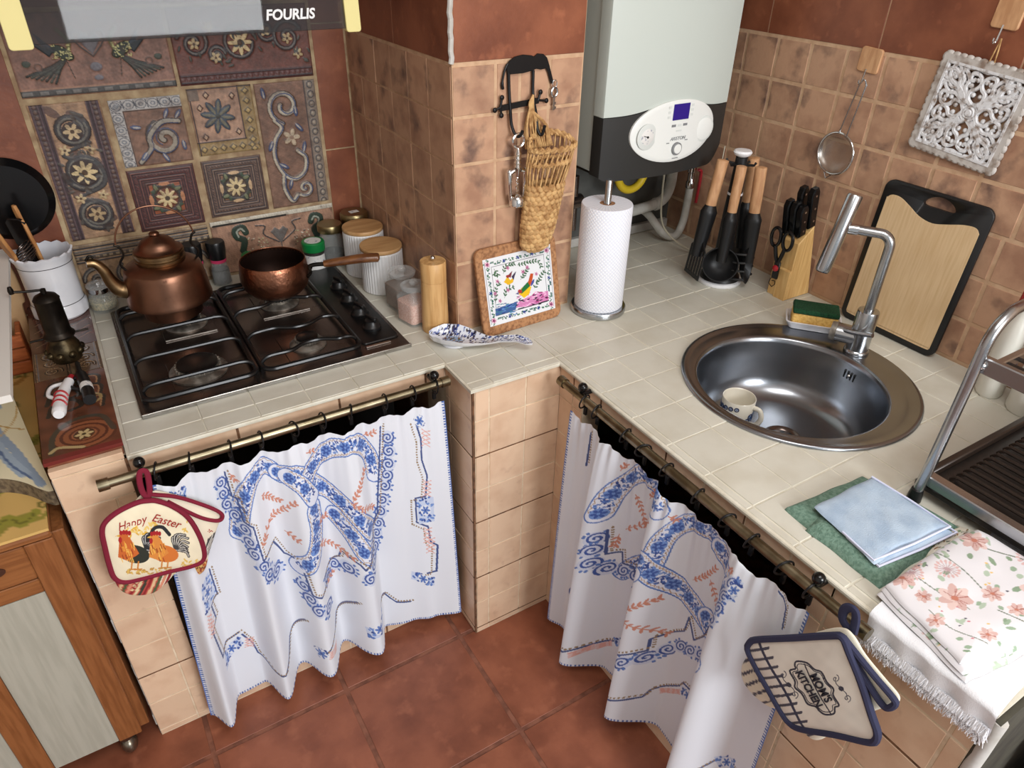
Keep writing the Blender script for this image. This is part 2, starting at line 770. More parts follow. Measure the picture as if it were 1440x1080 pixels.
# ------------------------------------------------------------------ materials
mat('floor_tile', (148, 88, 64), 0.42, c2=(118, 66, 47), ns=9, nd=7, lo=.38, hi=.68, c3=(160, 98, 72), ns3=22, lo3=.56, hi3=.8, bump=.15, bs=90, rnd=.06)
mat('floor_grout', (138, 88, 68), 0.8, c2=(108, 66, 50), ns=30)
mat('wall_tile', (190, 150, 121), 0.5, c2=(160, 120, 96), ns=16, nd=8, lo=.42, hi=.70, c3=(104, 80, 70), ns3=15, lo3=.54, hi3=.74, bump=.25, bs=120, rnd=.07)
mat('wall_grout', (204, 170, 138), 0.85, c2=(190, 154, 122), ns=40)
mat('brown_tile', (146, 88, 62), 0.42, c2=(112, 62, 43), ns=8, nd=8, lo=.36, hi=.66, c3=(168, 104, 74), ns3=26, lo3=.58, hi3=.85, bump=.2, bs=100, rnd=.03)
mat('beige_tile', (226, 195, 165), 0.4, c2=(210, 174, 144), ns=14, nd=6, lo=.45, hi=.72, c3=(194, 158, 133), ns3=30, lo3=.62, hi3=.85, bump=.15, bs=120, rnd=.04)
mat('beige_grout', (232, 214, 188), 0.85, c2=(214, 192, 162), ns=30)
mat('dark_grout', (128, 92, 66), 0.9, c2=(92, 66, 48), ns=60)
mat('cream_tile', (209, 206, 193), 0.33, c2=(197, 192, 176), ns=10, nd=6, lo=.45, hi=.75, bump=.25, bs=45, rnd=.03, rough2=.5)
mat('cream_grout', (222, 218, 203), 0.6, c2=(212, 206, 188), ns=40, bump=.2, bs=90)
mat('plaster', (206, 204, 200), 0.9, c2=(180, 176, 168), ns=14, bump=.3)
mat('grey_plaster', (98, 98, 94), 0.9, c2=(80, 80, 77), ns=9, nd=6, bump=.4)
mat('shaded_end', (74, 72, 62), 0.9, c2=(54, 52, 46), ns=12, bump=.4)  # counter end, its shade put into the colour
mat('white_wall', (226, 224, 218), 0.9)
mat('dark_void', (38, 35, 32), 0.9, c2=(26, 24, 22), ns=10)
mat('mosaic_grout', (150, 124, 96), 0.9, c2=(184, 162, 128), ns=26, nd=7, bump=.5, bs=130)
mat('glazed', (255, 255, 255), 0.5, attr=True, c2=(74, 54, 46), ns=60, nd=7, lo=.5, hi=.92, bump=.3, bs=160)
mat('print_cloth', (255, 255, 255), 0.9, attr=True, bump=.12, bs=900, sheen=.1)
mat('print_gloss', (255, 255, 255), 0.18, attr=True, coat=.5)
mat('print_matte', (255, 255, 255), 0.7, attr=True)

# ------------------------------------------------------------------ the setting
XR, YB, YA, XC0, XC1, YC = 0.845, 0.883, 0.58, -0.152, 0.191, 0.25   # right wall, hob wall, alcove wall, chimney breast
g = G()
g.box(-2.6, 1.0, -3.0, 1.1, -0.05, -0.0018)
floor = struct(g.obj('floor', 'floor_grout', smooth=False), 'terracotta tiled kitchen floor with brown joints', 'floor')
fx = [-0.294 - 0.345 * k for k in range(-2, 5)]
fy = [0.012 - 0.336 * k for k in range(-1, 5)]
tiles_grid(floor, 'floor_tile', 'z', -0.004, fx, fy, gap=0.012, thick=0.008, seed=3)

g = G()
g.box(-2.6, 1.0, -3.0, 1.1, 2.6, 2.7)
struct(g.obj('ceiling', 'white_wall', smooth=False), 'plain white kitchen ceiling above the cupboards', 'ceiling')
g = G()
g.box(-2.7, -2.6, -3.0, 1.1, 0, 2.6)
struct(g.obj('wall_left', 'white_wall', smooth=False), 'plain white side wall beyond the wooden cart', 'wall')

# wall behind the hob
g = G()
g.box(-2.6, XC0, YB, YB + 0.1, 0, 2.6)
wall_back = struct(g.obj('wall_back', 'mosaic_grout', smooth=False), 'wall behind the gas hob with a panel of old relief tiles', 'wall')
zs = [0.86, 1.181, 1.512, 1.84, 2.17]
tiles_grid(wall_back, 'brown_tile', 'y', YB + .0018, [-0.247, -0.156], zs, gap=.004, seed=5)
tiles_grid(wall_back, 'brown_tile', 'y', YB + .0018, [-2.29, -1.955, -1.62, -1.285, -0.953], [.20, .53] + zs, gap=.004, seed=6)
tiles_grid(wall_back, 'brown_tile', 'y', YB + .0018, [-0.953, -0.60, -0.247], [1.57, 1.84, 2.17], gap=.004, seed=6)

# chimney breast between hob and boiler
g = G()
g.box(XC0, XC1, YC, YB + 0.1, 0, 2.6)
wall_column = struct(g.obj('wall_column', 'wall_grout', smooth=False), 'tiled masonry column between the gas hob and the boiler', 'wall')
ZR = [0.862, 0.94, 1.045, 1.171, 1.285, 1.389, 1.496]
tiles_grid(wall_column, 'wall_tile', 'y', YC + .0018, [XC0 - .002, -.045, .018, .098, XC1], ZR, gap=.008, seed=7)
tiles_grid(wall_column, 'brown_tile', 'y', YC + .0018, [XC0 + .004, XC1], [1.5, 1.83, 2.16], gap=.003, seed=8)
ys = [.253, .368, .478, .579, .679, .782, YB - .004]
tiles_grid(wall_column, 'wall_tile', 'x', XC0 + .0018, ys, ZR, gap=.005, seed=9)
tiles_grid(wall_column, 'brown_tile', 'x', XC0 + .0018, [.253, .55, YB - .004], [1.5, 1.83, 2.16], gap=.003, seed=10)
g = G()
g.tube([(XC0 - .001 + .0015 * math.sin(i * 2.1), YC - .001 + .001 * math.cos(i * 1.7), 1.5 + i * .012) for i in range(60)], .006, 8)
g.obj('corner_grout', 'plaster', wall_column, smooth=False)

# alcove wall with the boiler, its white skirting
g = G()
g.box(XC1 - .05, XR + .1, YA, YA + .1, 0, 2.6)
wall_alcove = struct(g.obj('wall_alcove', 'grey_plaster', smooth=False), 'bare grey alcove wall behind the boiler pipes', 'wall')
g = G()
g.box(XC1 + .002, XR - .01, YA - .018, YA, H + .001, H + .03, .002)
struct(g.obj('baseboard_alcove', 'plaster', smooth=False), 'low white upstand under the boiler pipes', 'baseboard')

# right-hand wall
g = G()
g.box(XR, XR + .1, -3.0, YA + .1, 0, 2.6)
wall_right = struct(g.obj('wall_right', 'wall_grout', smooth=False), 'wall with small tan tiles below and large brown tiles above the sink', 'wall')
yu = [.575, .468, .358, .246, .136, .027, -.083, -.168, -.278, -.388, -.498, -.608, -.718, -.828, -.94]
yl = [.575, .468, .358, .246, .136, .029, -.043, -.153, -.263, -.373, -.483, -.593, -.703, -.813, -.93]
tiles_grid(wall_right, 'wall_tile', 'x', XR + .0018, yu, [1.179, 1.286, 1.395, 1.502], gap=.010, seed=11)
tiles_grid(wall_right, 'wall_tile', 'x', XR + .0018, yl, [.862, .965, 1.073, 1.179], gap=.010, seed=12)
tiles_grid(wall_right, 'brown_tile', 'x', XR + .0018, [.575, .29, -.053, -.385, -.72, -1.05], [1.505, 1.84, 2.17], gap=.003, seed=13)

# ------------------------------------------------------------------ masonry base units with tiled fronts
ZJ = [0.002, .021, .129, .231, .332, .438, .548, .656, .764, .8495]
YF = 0.135                                                     # front of the unit under the hob
hb = thing('hob_counter', 'masonry base unit under the hob, tiled in beige, behind the curtain', 'counter', (-.66, YF, 0))
g = G()
o = Matrix.Translation((.66, -YF, 0))
g.box(-1.085, -.962, YF - .0022, YB - .002, 0, .8495, M=o)
g.box(-.963, -.25, YF - .0022, YF + .05, .80, .8495, M=o)
g.box(-.963, -.25, YF - .0022, YF + .04, 0, .055, M=o)
g.obj('body', 'beige_grout', hb, smooth=False)
ofs = lambda objs, dx, dy, dz=0: [setattr(q, 'location', (q.location.x + dx, q.location.y + dy, q.location.z + dz)) for q in objs]
ofs(tiles_grid(hb, 'beige_tile', 'y', YF, [-1.087, -.995, -.957], ZJ[:-1], gap=.004, thick=.008, seed=20), .66, -YF)
ofs(tiles_grid(hb, 'beige_tile', 'y', YF, [-1.087, -.957], [.764, .8495], gap=.004, thick=.008, seed=21), .66, -YF)
ofs(tiles_grid(hb, 'beige_tile', 'y', YF, [-.955, -.742, -.518, -.304, -.252], [.802, .8495], gap=.005, thick=.008, seed=22), .66, -YF)
ofs(tiles_grid(hb, 'beige_tile', 'y', YF, [-.957, -.915, -.80, -.69, -.58, -.47, -.36, -.25], [.002, .05], gap=.005, thick=.008, seed=23), .66, -YF)


def joint(parent, o, *b):
    q = G()
    q.box(*b, M=o)
    return q.obj('dark_joint', 'dark_grout', parent, smooth=False, fix=False)


for x in (-.956, -.742, -.518, -.304):
    joint(hb, o, x - .0028, x + .0028, YF - .0034, YF + .01, .80, .8495)
joint(hb, o, -1.086, -.96, YF - .0034, YF + .01, .229, .233)
for x in (-.915, -.69, -.47):
    joint(hb, o, x - .0028, x + .0028, YF - .0034, YF + .01, 0, .052)
g = G()
rg = random.Random(2)
for k in range(21):
    z = .0 + k * .04
    g.box(-1.088 + rg.uniform(-.0015, .0015), -1.083, YF + .002, YF + .05 + rg.uniform(-.02, .02), z, z + .0401, .001, M=o)
g.obj('plaster_edge', 'plaster', hb, smooth=False)
g = G()
g.box(-.963, -.25, .50, .52, .05, .83, M=o)
g.obj('back_panel', 'dark_void', hb, smooth=False)

pc = thing('corner_pier', 'square beige tiled pier standing between the two curtained openings', 'pier', (-.123, .07, 0))
o = Matrix.Translation((.123, -.07, 0))
g = G()
g.box(-.248, -.0005, -.0022, .247, 0, .8495, M=o)
g.obj('body', 'beige_grout', pc, smooth=False)
ofs(tiles_grid(pc, 'beige_tile', 'y', 0.0, [-.244, -.205, -.103, -.001], ZJ, gap=.004, thick=.008, seed=24), .123, -.07)
ofs(tiles_grid(pc, 'beige_tile', 'x', -.246, [.002, .115, .136], ZJ, gap=.004, thick=.008, seed=25), .123, -.07)
for z in (.656, .438, .231, .021):
    joint(pc, o, -.2494, -.0005, -.0034, .01, z - .002, z + .002)
    joint(pc, o, -.2494, -.24, .0, .135, z - .0018, z + .0018)
joint(pc, o, -.2498, -.2445, -.0038, .001, .002, .8495)

sb = thing('sink_counter', 'long masonry base unit under the sink, tiled in beige, behind the curtain', 'counter', (.03, -.55, 0))
o = Matrix.Translation((-.03, .55, 0))
g = G()
g.box(-.0022, .05, -.10, -.002, 0, .8495, M=o)
g.box(-.0022, .05, -.80, -.10, .79, .8495, M=o)
g.box(-.0022, .05, -.80, -.10, 0, .055, M=o)
g.box(-.0022, XR - .002, -1.06, -.765, 0, .8495, M=o)
g.obj('body', 'beige_grout', sb, smooth=False)
ofs(tiles_grid(sb, 'beige_tile', 'x', 0.0, [-.10, -.06, -.003], ZJ, gap=.004, thick=.008, seed=26), -.03, .55)
ofs(tiles_grid(sb, 'beige_tile', 'x', 0.0, [-.80, -.71, -.603, -.495, -.386, -.276, -.165, -.1], [.79, .8495], gap=.005, thick=.008, seed=27), -.03, .55)
ofs(tiles_grid(sb, 'beige_tile', 'x', 0.0, [-.80, -.69, -.58, -.47, -.36, -.25, -.14, -.1], [.002, .052], gap=.005, thick=.008, seed=28), -.03, .55)
ofs(tiles_grid(sb, 'beige_tile', 'x', 0.0, [-1.062, -1.03, -.915, -.80, -.765], [.002, .1, .21, .32, .43, .54, .645, .752, .8495], gap=.006, thick=.008, seed=29), -.03, .55)
for y in (-.60, -.386, -.165, -.06):
    joint(sb, o, -.0034, .01, y - .0028, y + .0028, .79, .8495)
for z in (.43, .645):
    joint(sb, o, -.0034, .01, -1.06, -.80, z - .002, z + .002)
g = G()
g.box(.66, .68, -.80, -.0, .05, .83, M=o)
g.obj('back_panel', 'dark_void', sb, smooth=False)
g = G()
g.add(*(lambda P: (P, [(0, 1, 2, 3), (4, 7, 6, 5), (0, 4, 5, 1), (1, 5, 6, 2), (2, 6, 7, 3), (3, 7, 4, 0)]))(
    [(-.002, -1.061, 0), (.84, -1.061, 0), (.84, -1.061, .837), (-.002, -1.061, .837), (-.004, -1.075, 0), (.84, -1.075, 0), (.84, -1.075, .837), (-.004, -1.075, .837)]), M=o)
g.obj('end_face', 'shaded_end', sb, smooth=False)  # dark colour stands in for shade on this end of the counter
g = G()
g.tube([(.004 + .0015 * math.sin(i * 1.9), -1.0705, .01 + i * .0275) for i in range(31)], .0105, 12, o)
g.obj('corner_plaster', 'plaster', sb, label='rough white plastered corner')

# ------------------------------------------------------------------ continuous tiled worktop with the sink hole
SX, SY, SR = .432, -.349, .27
BX, BY, BR = .405, -.350, .212
wt = thing('worktop', 'cream tiled worktop running from the hob round the corner to the sink', 'worktop', (.2, .1, H - .02))
WO = Matrix.Translation((-.2, -.1, -(H - .02)))
g = G()
g.prism([(-.953, .123), (-.256, .123), (-.256, -.008), (-.011, -.008), (-.011, -1.068), (XR - .003, -1.068), (XR - .003, YA - .001),
         (XC1 + .002, YA - .001), (XC1 + .002, YC + .003), (XC0 - .003, YC + .003), (XC0 - .003, YB - .002), (-.953, YB - .002)], .8502, .8586, M=WO)
slab = g.obj('slab', 'cream_grout', wt, smooth=False)
cg = G()
cg.lathe([(0, .7), (.245, .7), (.245, .95), (0, .95)], 48, T(BX + .015 - .2, BY - .1, -(H - .02)))
cutter = cg.obj('cutter', 'cream_grout', wt, smooth=False)
WT = []
WT += tiles_grid(wt, 'cream_tile', 'z', H - .003, [-.006, .012, .119, .228, .337, .445, .553, .65, .745, XR - .006],
                 [-1.064, -1.03, -.92, -.815, -.71, -.603, -.495, -.386, -.276, -.165, -.06, .02, .122, .234, .344, .455, YA - .02], gap=.004,
                 skip=lambda x, y: (x < XC1 + .02 and y > YC - .02), seed=30)
WT += tiles_grid(wt, 'cream_tile', 'z', H - .003, [.012, .119, XC1], [.122, YC - .004], gap=.004, skip=lambda x, y: True, seed=31)
WT += tiles_grid(wt, 'cream_tile', 'z', H - .003, [-.252, -.195, -.095, -.006], [-.005, .02, .122, YC - .004], gap=.004, seed=31)
WT += tiles_grid(wt, 'cream_tile', 'z', H - .003, [-.006, .119, XC1 + .003], [.122, YC - .004], gap=.004, seed=31)
WT += tiles_grid(wt, 'cream_tile', 'z', H - .003, [-.948, -.80, -.69, -.58, -.47, -.36, -.252], [.127, .178, .242], gap=.003, seed=32)
WT += tiles_grid(wt, 'cream_tile', 'z', H - .003, [-.948, -.905], [.242, .317, .427, .539, .644, .75, YB - .004], gap=.004, seed=33)
WT += tiles_grid(wt, 'cream_tile', 'z', H - .003, [-.292, XC0 - .005], [.242, .30, .41, .52, .63, .74, YB - .004], gap=.004, seed=34)
WT += tiles_grid(wt, 'cream_tile', 'z', H - .003, [-.905, -.69, -.5, -.292], [.782, YB - .004], gap=.004, seed=35)
ofs(WT, -.2, -.1, -(H - .02))
bpy.context.view_layer.update()


def cut(ob):
    md = ob.modifiers.new('cut', 'BOOLEAN')
    md.operation, md.solver, md.object = 'DIFFERENCE', 'EXACT', cutter
    dg = bpy.context.evaluated_depsgraph_get()
    me = bpy.data.meshes.new_from_object(ob.evaluated_get(dg))
    ob.modifiers.clear()
    ob.data = me
    return len(me.polygons)


gone = []
for q in [slab] + WT:
    if q is not slab:
        wx, wy = q.location.x + .2 - (BX + .015), q.location.y + .1 - BY
        if math.hypot(wx, wy) > .245 + .09:
            continue
    if cut(q) == 0:
        gone.append(q)
for q in gone:
    bpy.data.objects.remove(q)
bpy.data.objects.remove(cutter)
# whitish worn edge of the worktop
g = G()
g.box(-.012, -.0065, -1.066, -.006, .8506, .859, .002, M=WO)
g.box(-.256, -.008, -.0085, -.0035, .8506, .859, .002, M=WO)
g.box(-.953, -.254, .1215, .1265, .8506, .859, .002, M=WO)
g.obj('edge_bead', 'cream_grout', wt, smooth=False, label='worn whitish bead along the front edge')

# ------------------------------------------------------------------ old relief tiles on the wall behind the hob
CREAM, DARKB, BLUEG, GREEN, PALE = (206, 184, 140), (58, 46, 44), (84, 92, 112), (58, 76, 58), (188, 184, 180)


def relief_tile(x0, x1, z0, z1, base, draw, seed, amp=.003, step=.0015, edge=True):
    w, h = (x1 - x0) * 1000, (z1 - z0) * 1000
    nu, nv = int(w / step / 1000), int(h / step / 1000)
    X, Y = np.meshgrid(np.linspace(0, w, nu), np.linspace(0, h, nv))
    p = Pattern(X, Y, base)
    n = rough_noise(X.ravel(), Y.ravel(), seed, .12)
    p.C *= (1 + .10 * n)[:, None]
    draw(p, w, h, random.Random(seed))
    n2 = rough_noise(X.ravel(), Y.ravel(), seed + 50, .5)
    p.C = np.clip(p.C * (1 + .07 * n2)[:, None], 0, 255)
    Z = p.Z.reshape(nv, nu) * amp
    # soften the relief
    for _ in range(2):
        Z = (Z + np.roll(Z, 1, 0) + np.roll(Z, -1, 0) + np.roll(Z, 1, 1) + np.roll(Z, -1, 1)) / 5
    if edge:
        d = np.minimum(np.minimum(X, w - X), np.minimum(Y, h - Y))
        Z = Z - np.clip(1 - d / 2.5, 0, 1) * .0016
    P = np.stack([x0 + X / 1000, YB - .0045 - Z, z1 - Y / 1000], -1)
    return sheet('relief_tile', P, p.colours(), 'glazed', wall_back, thick=.0045, back=False)


def border(p, x0, x1, y0, y1, cols, hs, w):
    k = 0
    for c, hh in zip(cols, hs):
        p.rect(x0 + k, x1 - k, y0 + k, y1 - k, c, hh)
        k += w
    return k


def d_peacock(p, w, h, r):
    p.rect(0, w, h - 20, h, (150, 112, 90), 0)
    p.rect(0, w, h - 16, h - 2, (70, 68, 66), .3)
    p.line([(4, h - 9), (w - 4, h - 9)], 7, (112, 108, 104), .5, dash=34)
    for sx in (-1, 1):
        c = lambda x: w / 2 + sx * x
        # body, neck, wings and long tail
        for k in range(7):
            p.line([(c(52), 92), (c(74 + 3 * k), 118 - k), (c(92 + 9 * k), 148 - 3 * k)], 5, (72, 74, 66) if k % 2 else (46, 48, 44), .6)
        p.ell(c(62), 84, 25, 13, sx * -.6, (44, 54, 42), .8)
        p.line([(c(48), 80), (c(42), 62), (c(50), 48), (c(60), 36)], 8, (118, 116, 80), .8)
        p.poly([(c(74), 78), (c(110), 38), (c(92), 90)], (52, 62, 72), .6)
        p.poly([(c(72), 76), (c(124), 58), (c(90), 92)], (40, 46, 50), .7)
        for _ in range(46):
            p.ell(c(r.uniform(44, 84)), r.uniform(68, 100), r.uniform(1, 2.6), r.uniform(1, 2), 0, (196, 190, 132), .9)
        p.line([(c(58), 98), (c(50), 140)], 2, (70, 60, 52), .5)
        p.ell(c(118), 112, 9, 9, 0, (96, 72, 62), .3, .6)
        p.ell(c(140), 104, 9, 7, 0, (64, 72, 62), .4)
        p.line(smoothpath([(c(0), 96), (c(30), 62), (c(28), 40), (c(4), 48)], 6), 3, (70, 64, 62), .5)
    p.poly([(w / 2, 92), (w / 2 - 24, 58), (w / 2 - 14, 44), (w / 2, 54), (w / 2 + 14, 44), (w / 2 + 24, 58)], (112, 108, 112), .6)
    p.ell(w / 2, 118, 13, 10, 0, (112, 108, 114), .5)
    p.ell(w / 2, 142, 10, 6, 0, (112, 108, 114), .5)


def d_topright(p, w, h, r):
    p.rect(0, w, h - 26, h, (86, 50, 46), .1)
    p.line([(4, h - 22), (w - 4, h - 22)], 4, (58, 44, 46), .6)
    p.line([(4, h - 6), (w - 4, h - 6)], 4, (58, 44, 46), .6)
    p.line([(4, h - 14), (w - 4, h - 14)], 7, (104, 70, 66), .6, dash=14)
    cx, cy = w / 2 - 10, 84
    for k, (x, y, q, t, s) in enumerate(((cx, cy, 42, .95, 1), (50, 80, 40, 1.6, -1), (w - 60, 78, 42, 1.6, 1), (100, 110, 22, 1.5, 1), (w - 112, 60, 24, 1.5, -1))):
        p.spiral(x, y, q, t, 10, (62, 58, 60), .8, a0=k, sgn=s, r0=.75 if k == 0 else .15)
        p.spiral(x, y, q - 1, t, 4, (104, 98, 94), 1., a0=k, sgn=s, r0=.75 if k == 0 else .15)
    p.flower(cx, cy, 30, 8, CREAM, (84, 62, 44), None, 1.0)
    for x, y in ((50, 82), (w - 60, 80), (96, 116), (w - 116, 60), (92, 44), (w - 36, 118)):
        p.flower(x, y, 14, 5, (190, 168, 128), (84, 62, 44), None, .9, a0=x)
    for _ in range(26):
        p.leaf(r.uniform(8, w - 8), r.uniform(34, h - 36), 15, 6, r.uniform(0, 6.28), (72, 72, 66), .6)


def stripes_v(p, x, h, s=1):
    for k, (ww, c, hh) in enumerate(((4, (84, 66, 72), .6), (12, (70, 54, 54), .2), (4, (92, 74, 78), .6), (5, (60, 48, 52), .1), (4, (96, 78, 80), .6))):
        p.rect(min(x, x + s * ww), max(x, x + s * ww), 0, h, c, hh)
        if k == 1:
            y = 4
            while y < h:
                p.ell(x + s * ww / 2, y, 3.6, 4.6, 0, (104, 84, 76), .7)
                y += 12
        x += s * ww


def d_left(p, w, h, r):
    for _ in range(16):
        p.ell(r.uniform(40, w - 40), r.uniform(14, h - 10), r.uniform(10, 22), r.uniform(8, 16), r.uniform(0, 3), (104, 80, 70), .1)
    stripes_v(p, 4, h)
    stripes_v(p, w - 4, h, -1)
    cx = w / 2
    for k, (y, q) in enumerate(((62, 34), (165, 42), (272, 36))):
        p.spiral(cx, y, q + 2, 1.25, 16, (62, 54, 52), .5, a0=.5 + k, sgn=1 if k % 2 else -1, r0=.72)
        p.spiral(cx, y, q, 1.15, 13, (62, 60, 62), .8, a0=.5 + k, sgn=1 if k % 2 else -1, r0=.72)
        p.spiral(cx, y, q - 1, 1.15, 5, (108, 104, 96), 1., a0=.5 + k, sgn=1 if k % 2 else -1, r0=.72)
    p.line(smoothpath([(cx + 30, 95), (cx - 34, 120), (cx + 34, 150), (cx + 36, 200), (cx - 20, 225), (cx + 30, 250)], 8), 9, (70, 68, 68), .8)
    p.flower(cx, 165, 29, 8, CREAM, (84, 62, 44), DARKB, 1.)
    p.flower(cx, 66, 20, 6, (196, 172, 134), (84, 62, 44), DARKB, 1.)
    p.flower(cx, 272, 20, 6, (172, 148, 112), (84, 62, 44), DARKB, 1.)
    for x, y in ((cx - 28, 108), (cx + 26, 112), (cx - 26, 228), (cx + 26, 226)):
        p.flower(x, y, 13, 5, (190, 168, 130), (84, 62, 44), None, .9)
    for _ in range(24):
        p.leaf(r.uniform(38, w - 38), r.uniform(20, h - 14), 16, 7, r.uniform(0, 6.28), (82, 76, 70), .5)


def d_vine_corner(p, w, h, r):
    p.rect(0, w, 0, 26, (176, 172, 168), .3)
    p.rect(0, 26, 0, h, (176, 172, 168), .3)
    for k in range(1, 8):
        for (x, y) in ((k * 28 - 12, 13), (13, k * 28 - 12)):
            p.ell(x, y, 13, 11, 0, (96, 98, 104), .1, .84)
            p.ell(x, y, 6, 5, 0, (120, 124, 130), .5, .5)
            p.line([(x + 12, y - 10), (x + 16, y + 10)] if y == 13 else [(x - 10, y + 12), (x + 10, y + 16)], 2, (80, 80, 86), .0)
    p.rect(26, w, 26, 30, (88, 70, 62), 0)
    p.rect(26, 30, 26, h, (88, 70, 62), 0)
    p.spiral(w * .66, h * .62, 44, 1.3, 15, (72, 64, 62), .6, a0=2.4, sgn=1)
    p.spiral(w * .66, h * .62, 43, 1.4, 10, (152, 142, 128), .8, a0=2.4, sgn=1)
    p.spiral(w * .66, h * .62, 44, 1.3, 3, (74, 80, 104), .9, a0=2.2, sgn=1, r0=.4)
    p.line(smoothpath([(40, h - 10), (70, h - 40), (74, 92), (110, 60), (150, 62)], 8), 14, (72, 64, 62), .6)
    p.line(smoothpath([(40, h - 10), (70, h - 40), (74, 92), (110, 60), (150, 62)], 8), 9, (150, 142, 130), .8)
    p.line(smoothpath([(50, h - 12), (76, h - 40), (80, 96), (112, 66), (148, 66)], 8), 2.5, (66, 74, 104), .9)
    for x, y, a in ((60, 70, 3.3), (118, 52, 5.2), (150, 110, 1.5), (96, h - 26, 1.1), (60, h - 34, 2.3), (w - 22, 54, 5.4)):
        p.leaf(x, y, 26, 11, a, (86, 94, 120), .8)
        p.leaf(x, y, 20, 4, a, (168, 162, 156), .9)


def d_star(p, w, h, r):
    p.rect(w - 34, w, 0, h, (150, 126, 86), .1)
    p.rect(0, w, h - 32, h, (150, 126, 86), .1)
    p.rect(0, 26, 0, 30, (120, 104, 92), .2)
    for k in range(7):
        for x, y in ((w - 17, 14 + k * 25), (14 + k * 25, h - 16)):
            p.poly([(x, y - 10), (x + 11, y), (x, y + 10), (x - 11, y)], (104, 92, 74), .5)
            p.poly([(x, y - 6), (x + 6, y), (x, y + 6), (x - 6, y)], (176, 150, 100), .7)
    for a, b in (((w - 36, 0), (w - 36, h - 34)), ((0, h - 34), (w - 34, h - 34)), ((0, 3), (w, 3)), ((4, 30), (4, h))):
        p.line([a, b], 3, (70, 58, 56), .5)
    cx, cy = (w - 32) / 2, (h - 34) / 2 + 4
    for x, y in ((24, 48), (cx + 44, 24), (24, cy + 50), (cx + 46, cy + 44), (cx - 20, 18)):
        p.poly([(x, y - 11), (x + 9, y), (x, y + 11), (x - 9, y)], (86, 64, 56), .4)
        p.poly([(x, y - 6), (x + 5, y), (x, y + 6), (x - 5, y)], (190, 160, 132), .5)
    for k in range(8):
        a = k * PI / 4 + .2
        p.leaf(cx, cy, 44, 17, a, (70, 78, 88), .8)
        p.leaf(cx + 4 * math.cos(a), cy + 4 * math.sin(a), 34, 7, a, (112, 108, 92), 1.)
    p.ell(cx, cy, 6, 6, 0, (60, 62, 58), 1.)


def d_frame(red):
    def f(p, w, h, r):
        b0, b1, b2 = ((84, 48, 46), (112, 74, 68), (58, 40, 42)) if red else ((98, 76, 66), (126, 104, 90), (62, 52, 52))
        k = border(p, 0, w, 0, h, [b0, b2, b1, b2, b0, b0, b0, b2, b1, b2, b0, b2, b1, b2], [.1, 0, .5, 0, .3, .3, .3, 0, .5, 0, .3, 0, .5, 0], 3.1)
        for a_ in ((0, 1), (1, 0)):
            for q_ in range(20, int(w) - 18, 8):
                for e_ in (17, w - 17):
                    x_, y_ = (q_, e_) if a_[0] else (e_, q_)
                    p.ell(x_, y_, 2.6, 2.2, q_, b2, .1)
                    p.ell(x_ + 1, y_ - 1, 1.4, 1.2, 0, b1, .5)
        p.rect(k, w - k, k, h - k, (140, 78, 52) if red else (124, 92, 70), .2)
        cx, cy = w / 2, h / 2
        p.ell(cx, cy, 40, 40, 0, (60, 62, 60), .6, .76)
        for q in range(4):
            a = PI / 4 + q * PI / 2
            p.leaf(cx + 26 * math.cos(a), cy + 26 * math.sin(a), 24, 15, a + .5, (56, 58, 50), .5)
            p.leaf(cx + 27 * math.cos(a), cy + 27 * math.sin(a), 20, 9, a + .5, (112, 114, 86), .7)
            p.leaf(cx + 28 * math.cos(a), cy + 28 * math.sin(a), 18, 8, a - .7, (66, 78, 62), .6)
            b = q * PI / 2
            p.ell(cx + 39 * math.cos(b), cy + 39 * math.sin(b), 14, 5, b + PI / 2, (176, 122, 88) if red else (196, 164, 128), .5)
        p.ell(cx, cy, 31, 31, 0, (110, 60, 42) if red else (88, 72, 62), .3)
        p.ell(cx, cy, 30, 30, 0, (52, 46, 42), .3, .9)
        p.flower(cx, cy, 27, 9, CREAM, (76, 62, 48), None, .9)
    return f


def d_vine_tall(p, w, h, r):
    p.rect(w - 30, w, 0, h, (128, 114, 102), .2)
    for k in range(14):
        y = 12 + k * 25
        p.ell(w - 15, y, 9, 10, 0, (74, 72, 72), .6, .7)
        p.ell(w - 15, y, 4, 4, 0, (156, 144, 128), .7)
    p.line([(w - 31, 0), (w - 31, h)], 3, (64, 56, 56), .5)
    for wd, c, dx in ((15, (70, 62, 60), 1), (11, (150, 138, 122), 0), (5, (178, 168, 150), -2), (3, (70, 80, 112), 4)):
        p.spiral(72 + dx, 62, 46, 1.25, wd, c, .7, a0=3.4, sgn=-1, r0=.25)
        p.line(smoothpath([(40 + dx, 96), (56 + dx, 118), (34 + dx, 150), (26 + dx, 196), (44 + dx, 244), (74 + dx, 262), (104 + dx, 244), (112 + dx, 206), (92 + dx, 184)], 8), wd, c, .7)
        p.line(smoothpath([(44 + dx, 244), (40 + dx, 286), (56 + dx, h - 16), (74 + dx, h - 30)], 8), wd, c, .7)
        p.spiral(98 + dx, h - 48, 24, 1.2, wd * .8, c, .7, a0=1)
    p.flower(80, 146, 24, 5, (182, 164, 140), (150, 124, 104), None, .9)
    for x, y, a in ((100, 62, 1.5), (26, 150, 2.), (36, 214, .6), (108, 190, 5.0), (64, 262, 1.9), (22, 40, 4.6), (96, 110, .9)):
        p.leaf(x, y, 30, 12, a, (72, 80, 108), .8)
        p.leaf(x, y, 22, 4, a, (166, 160, 152), .9)


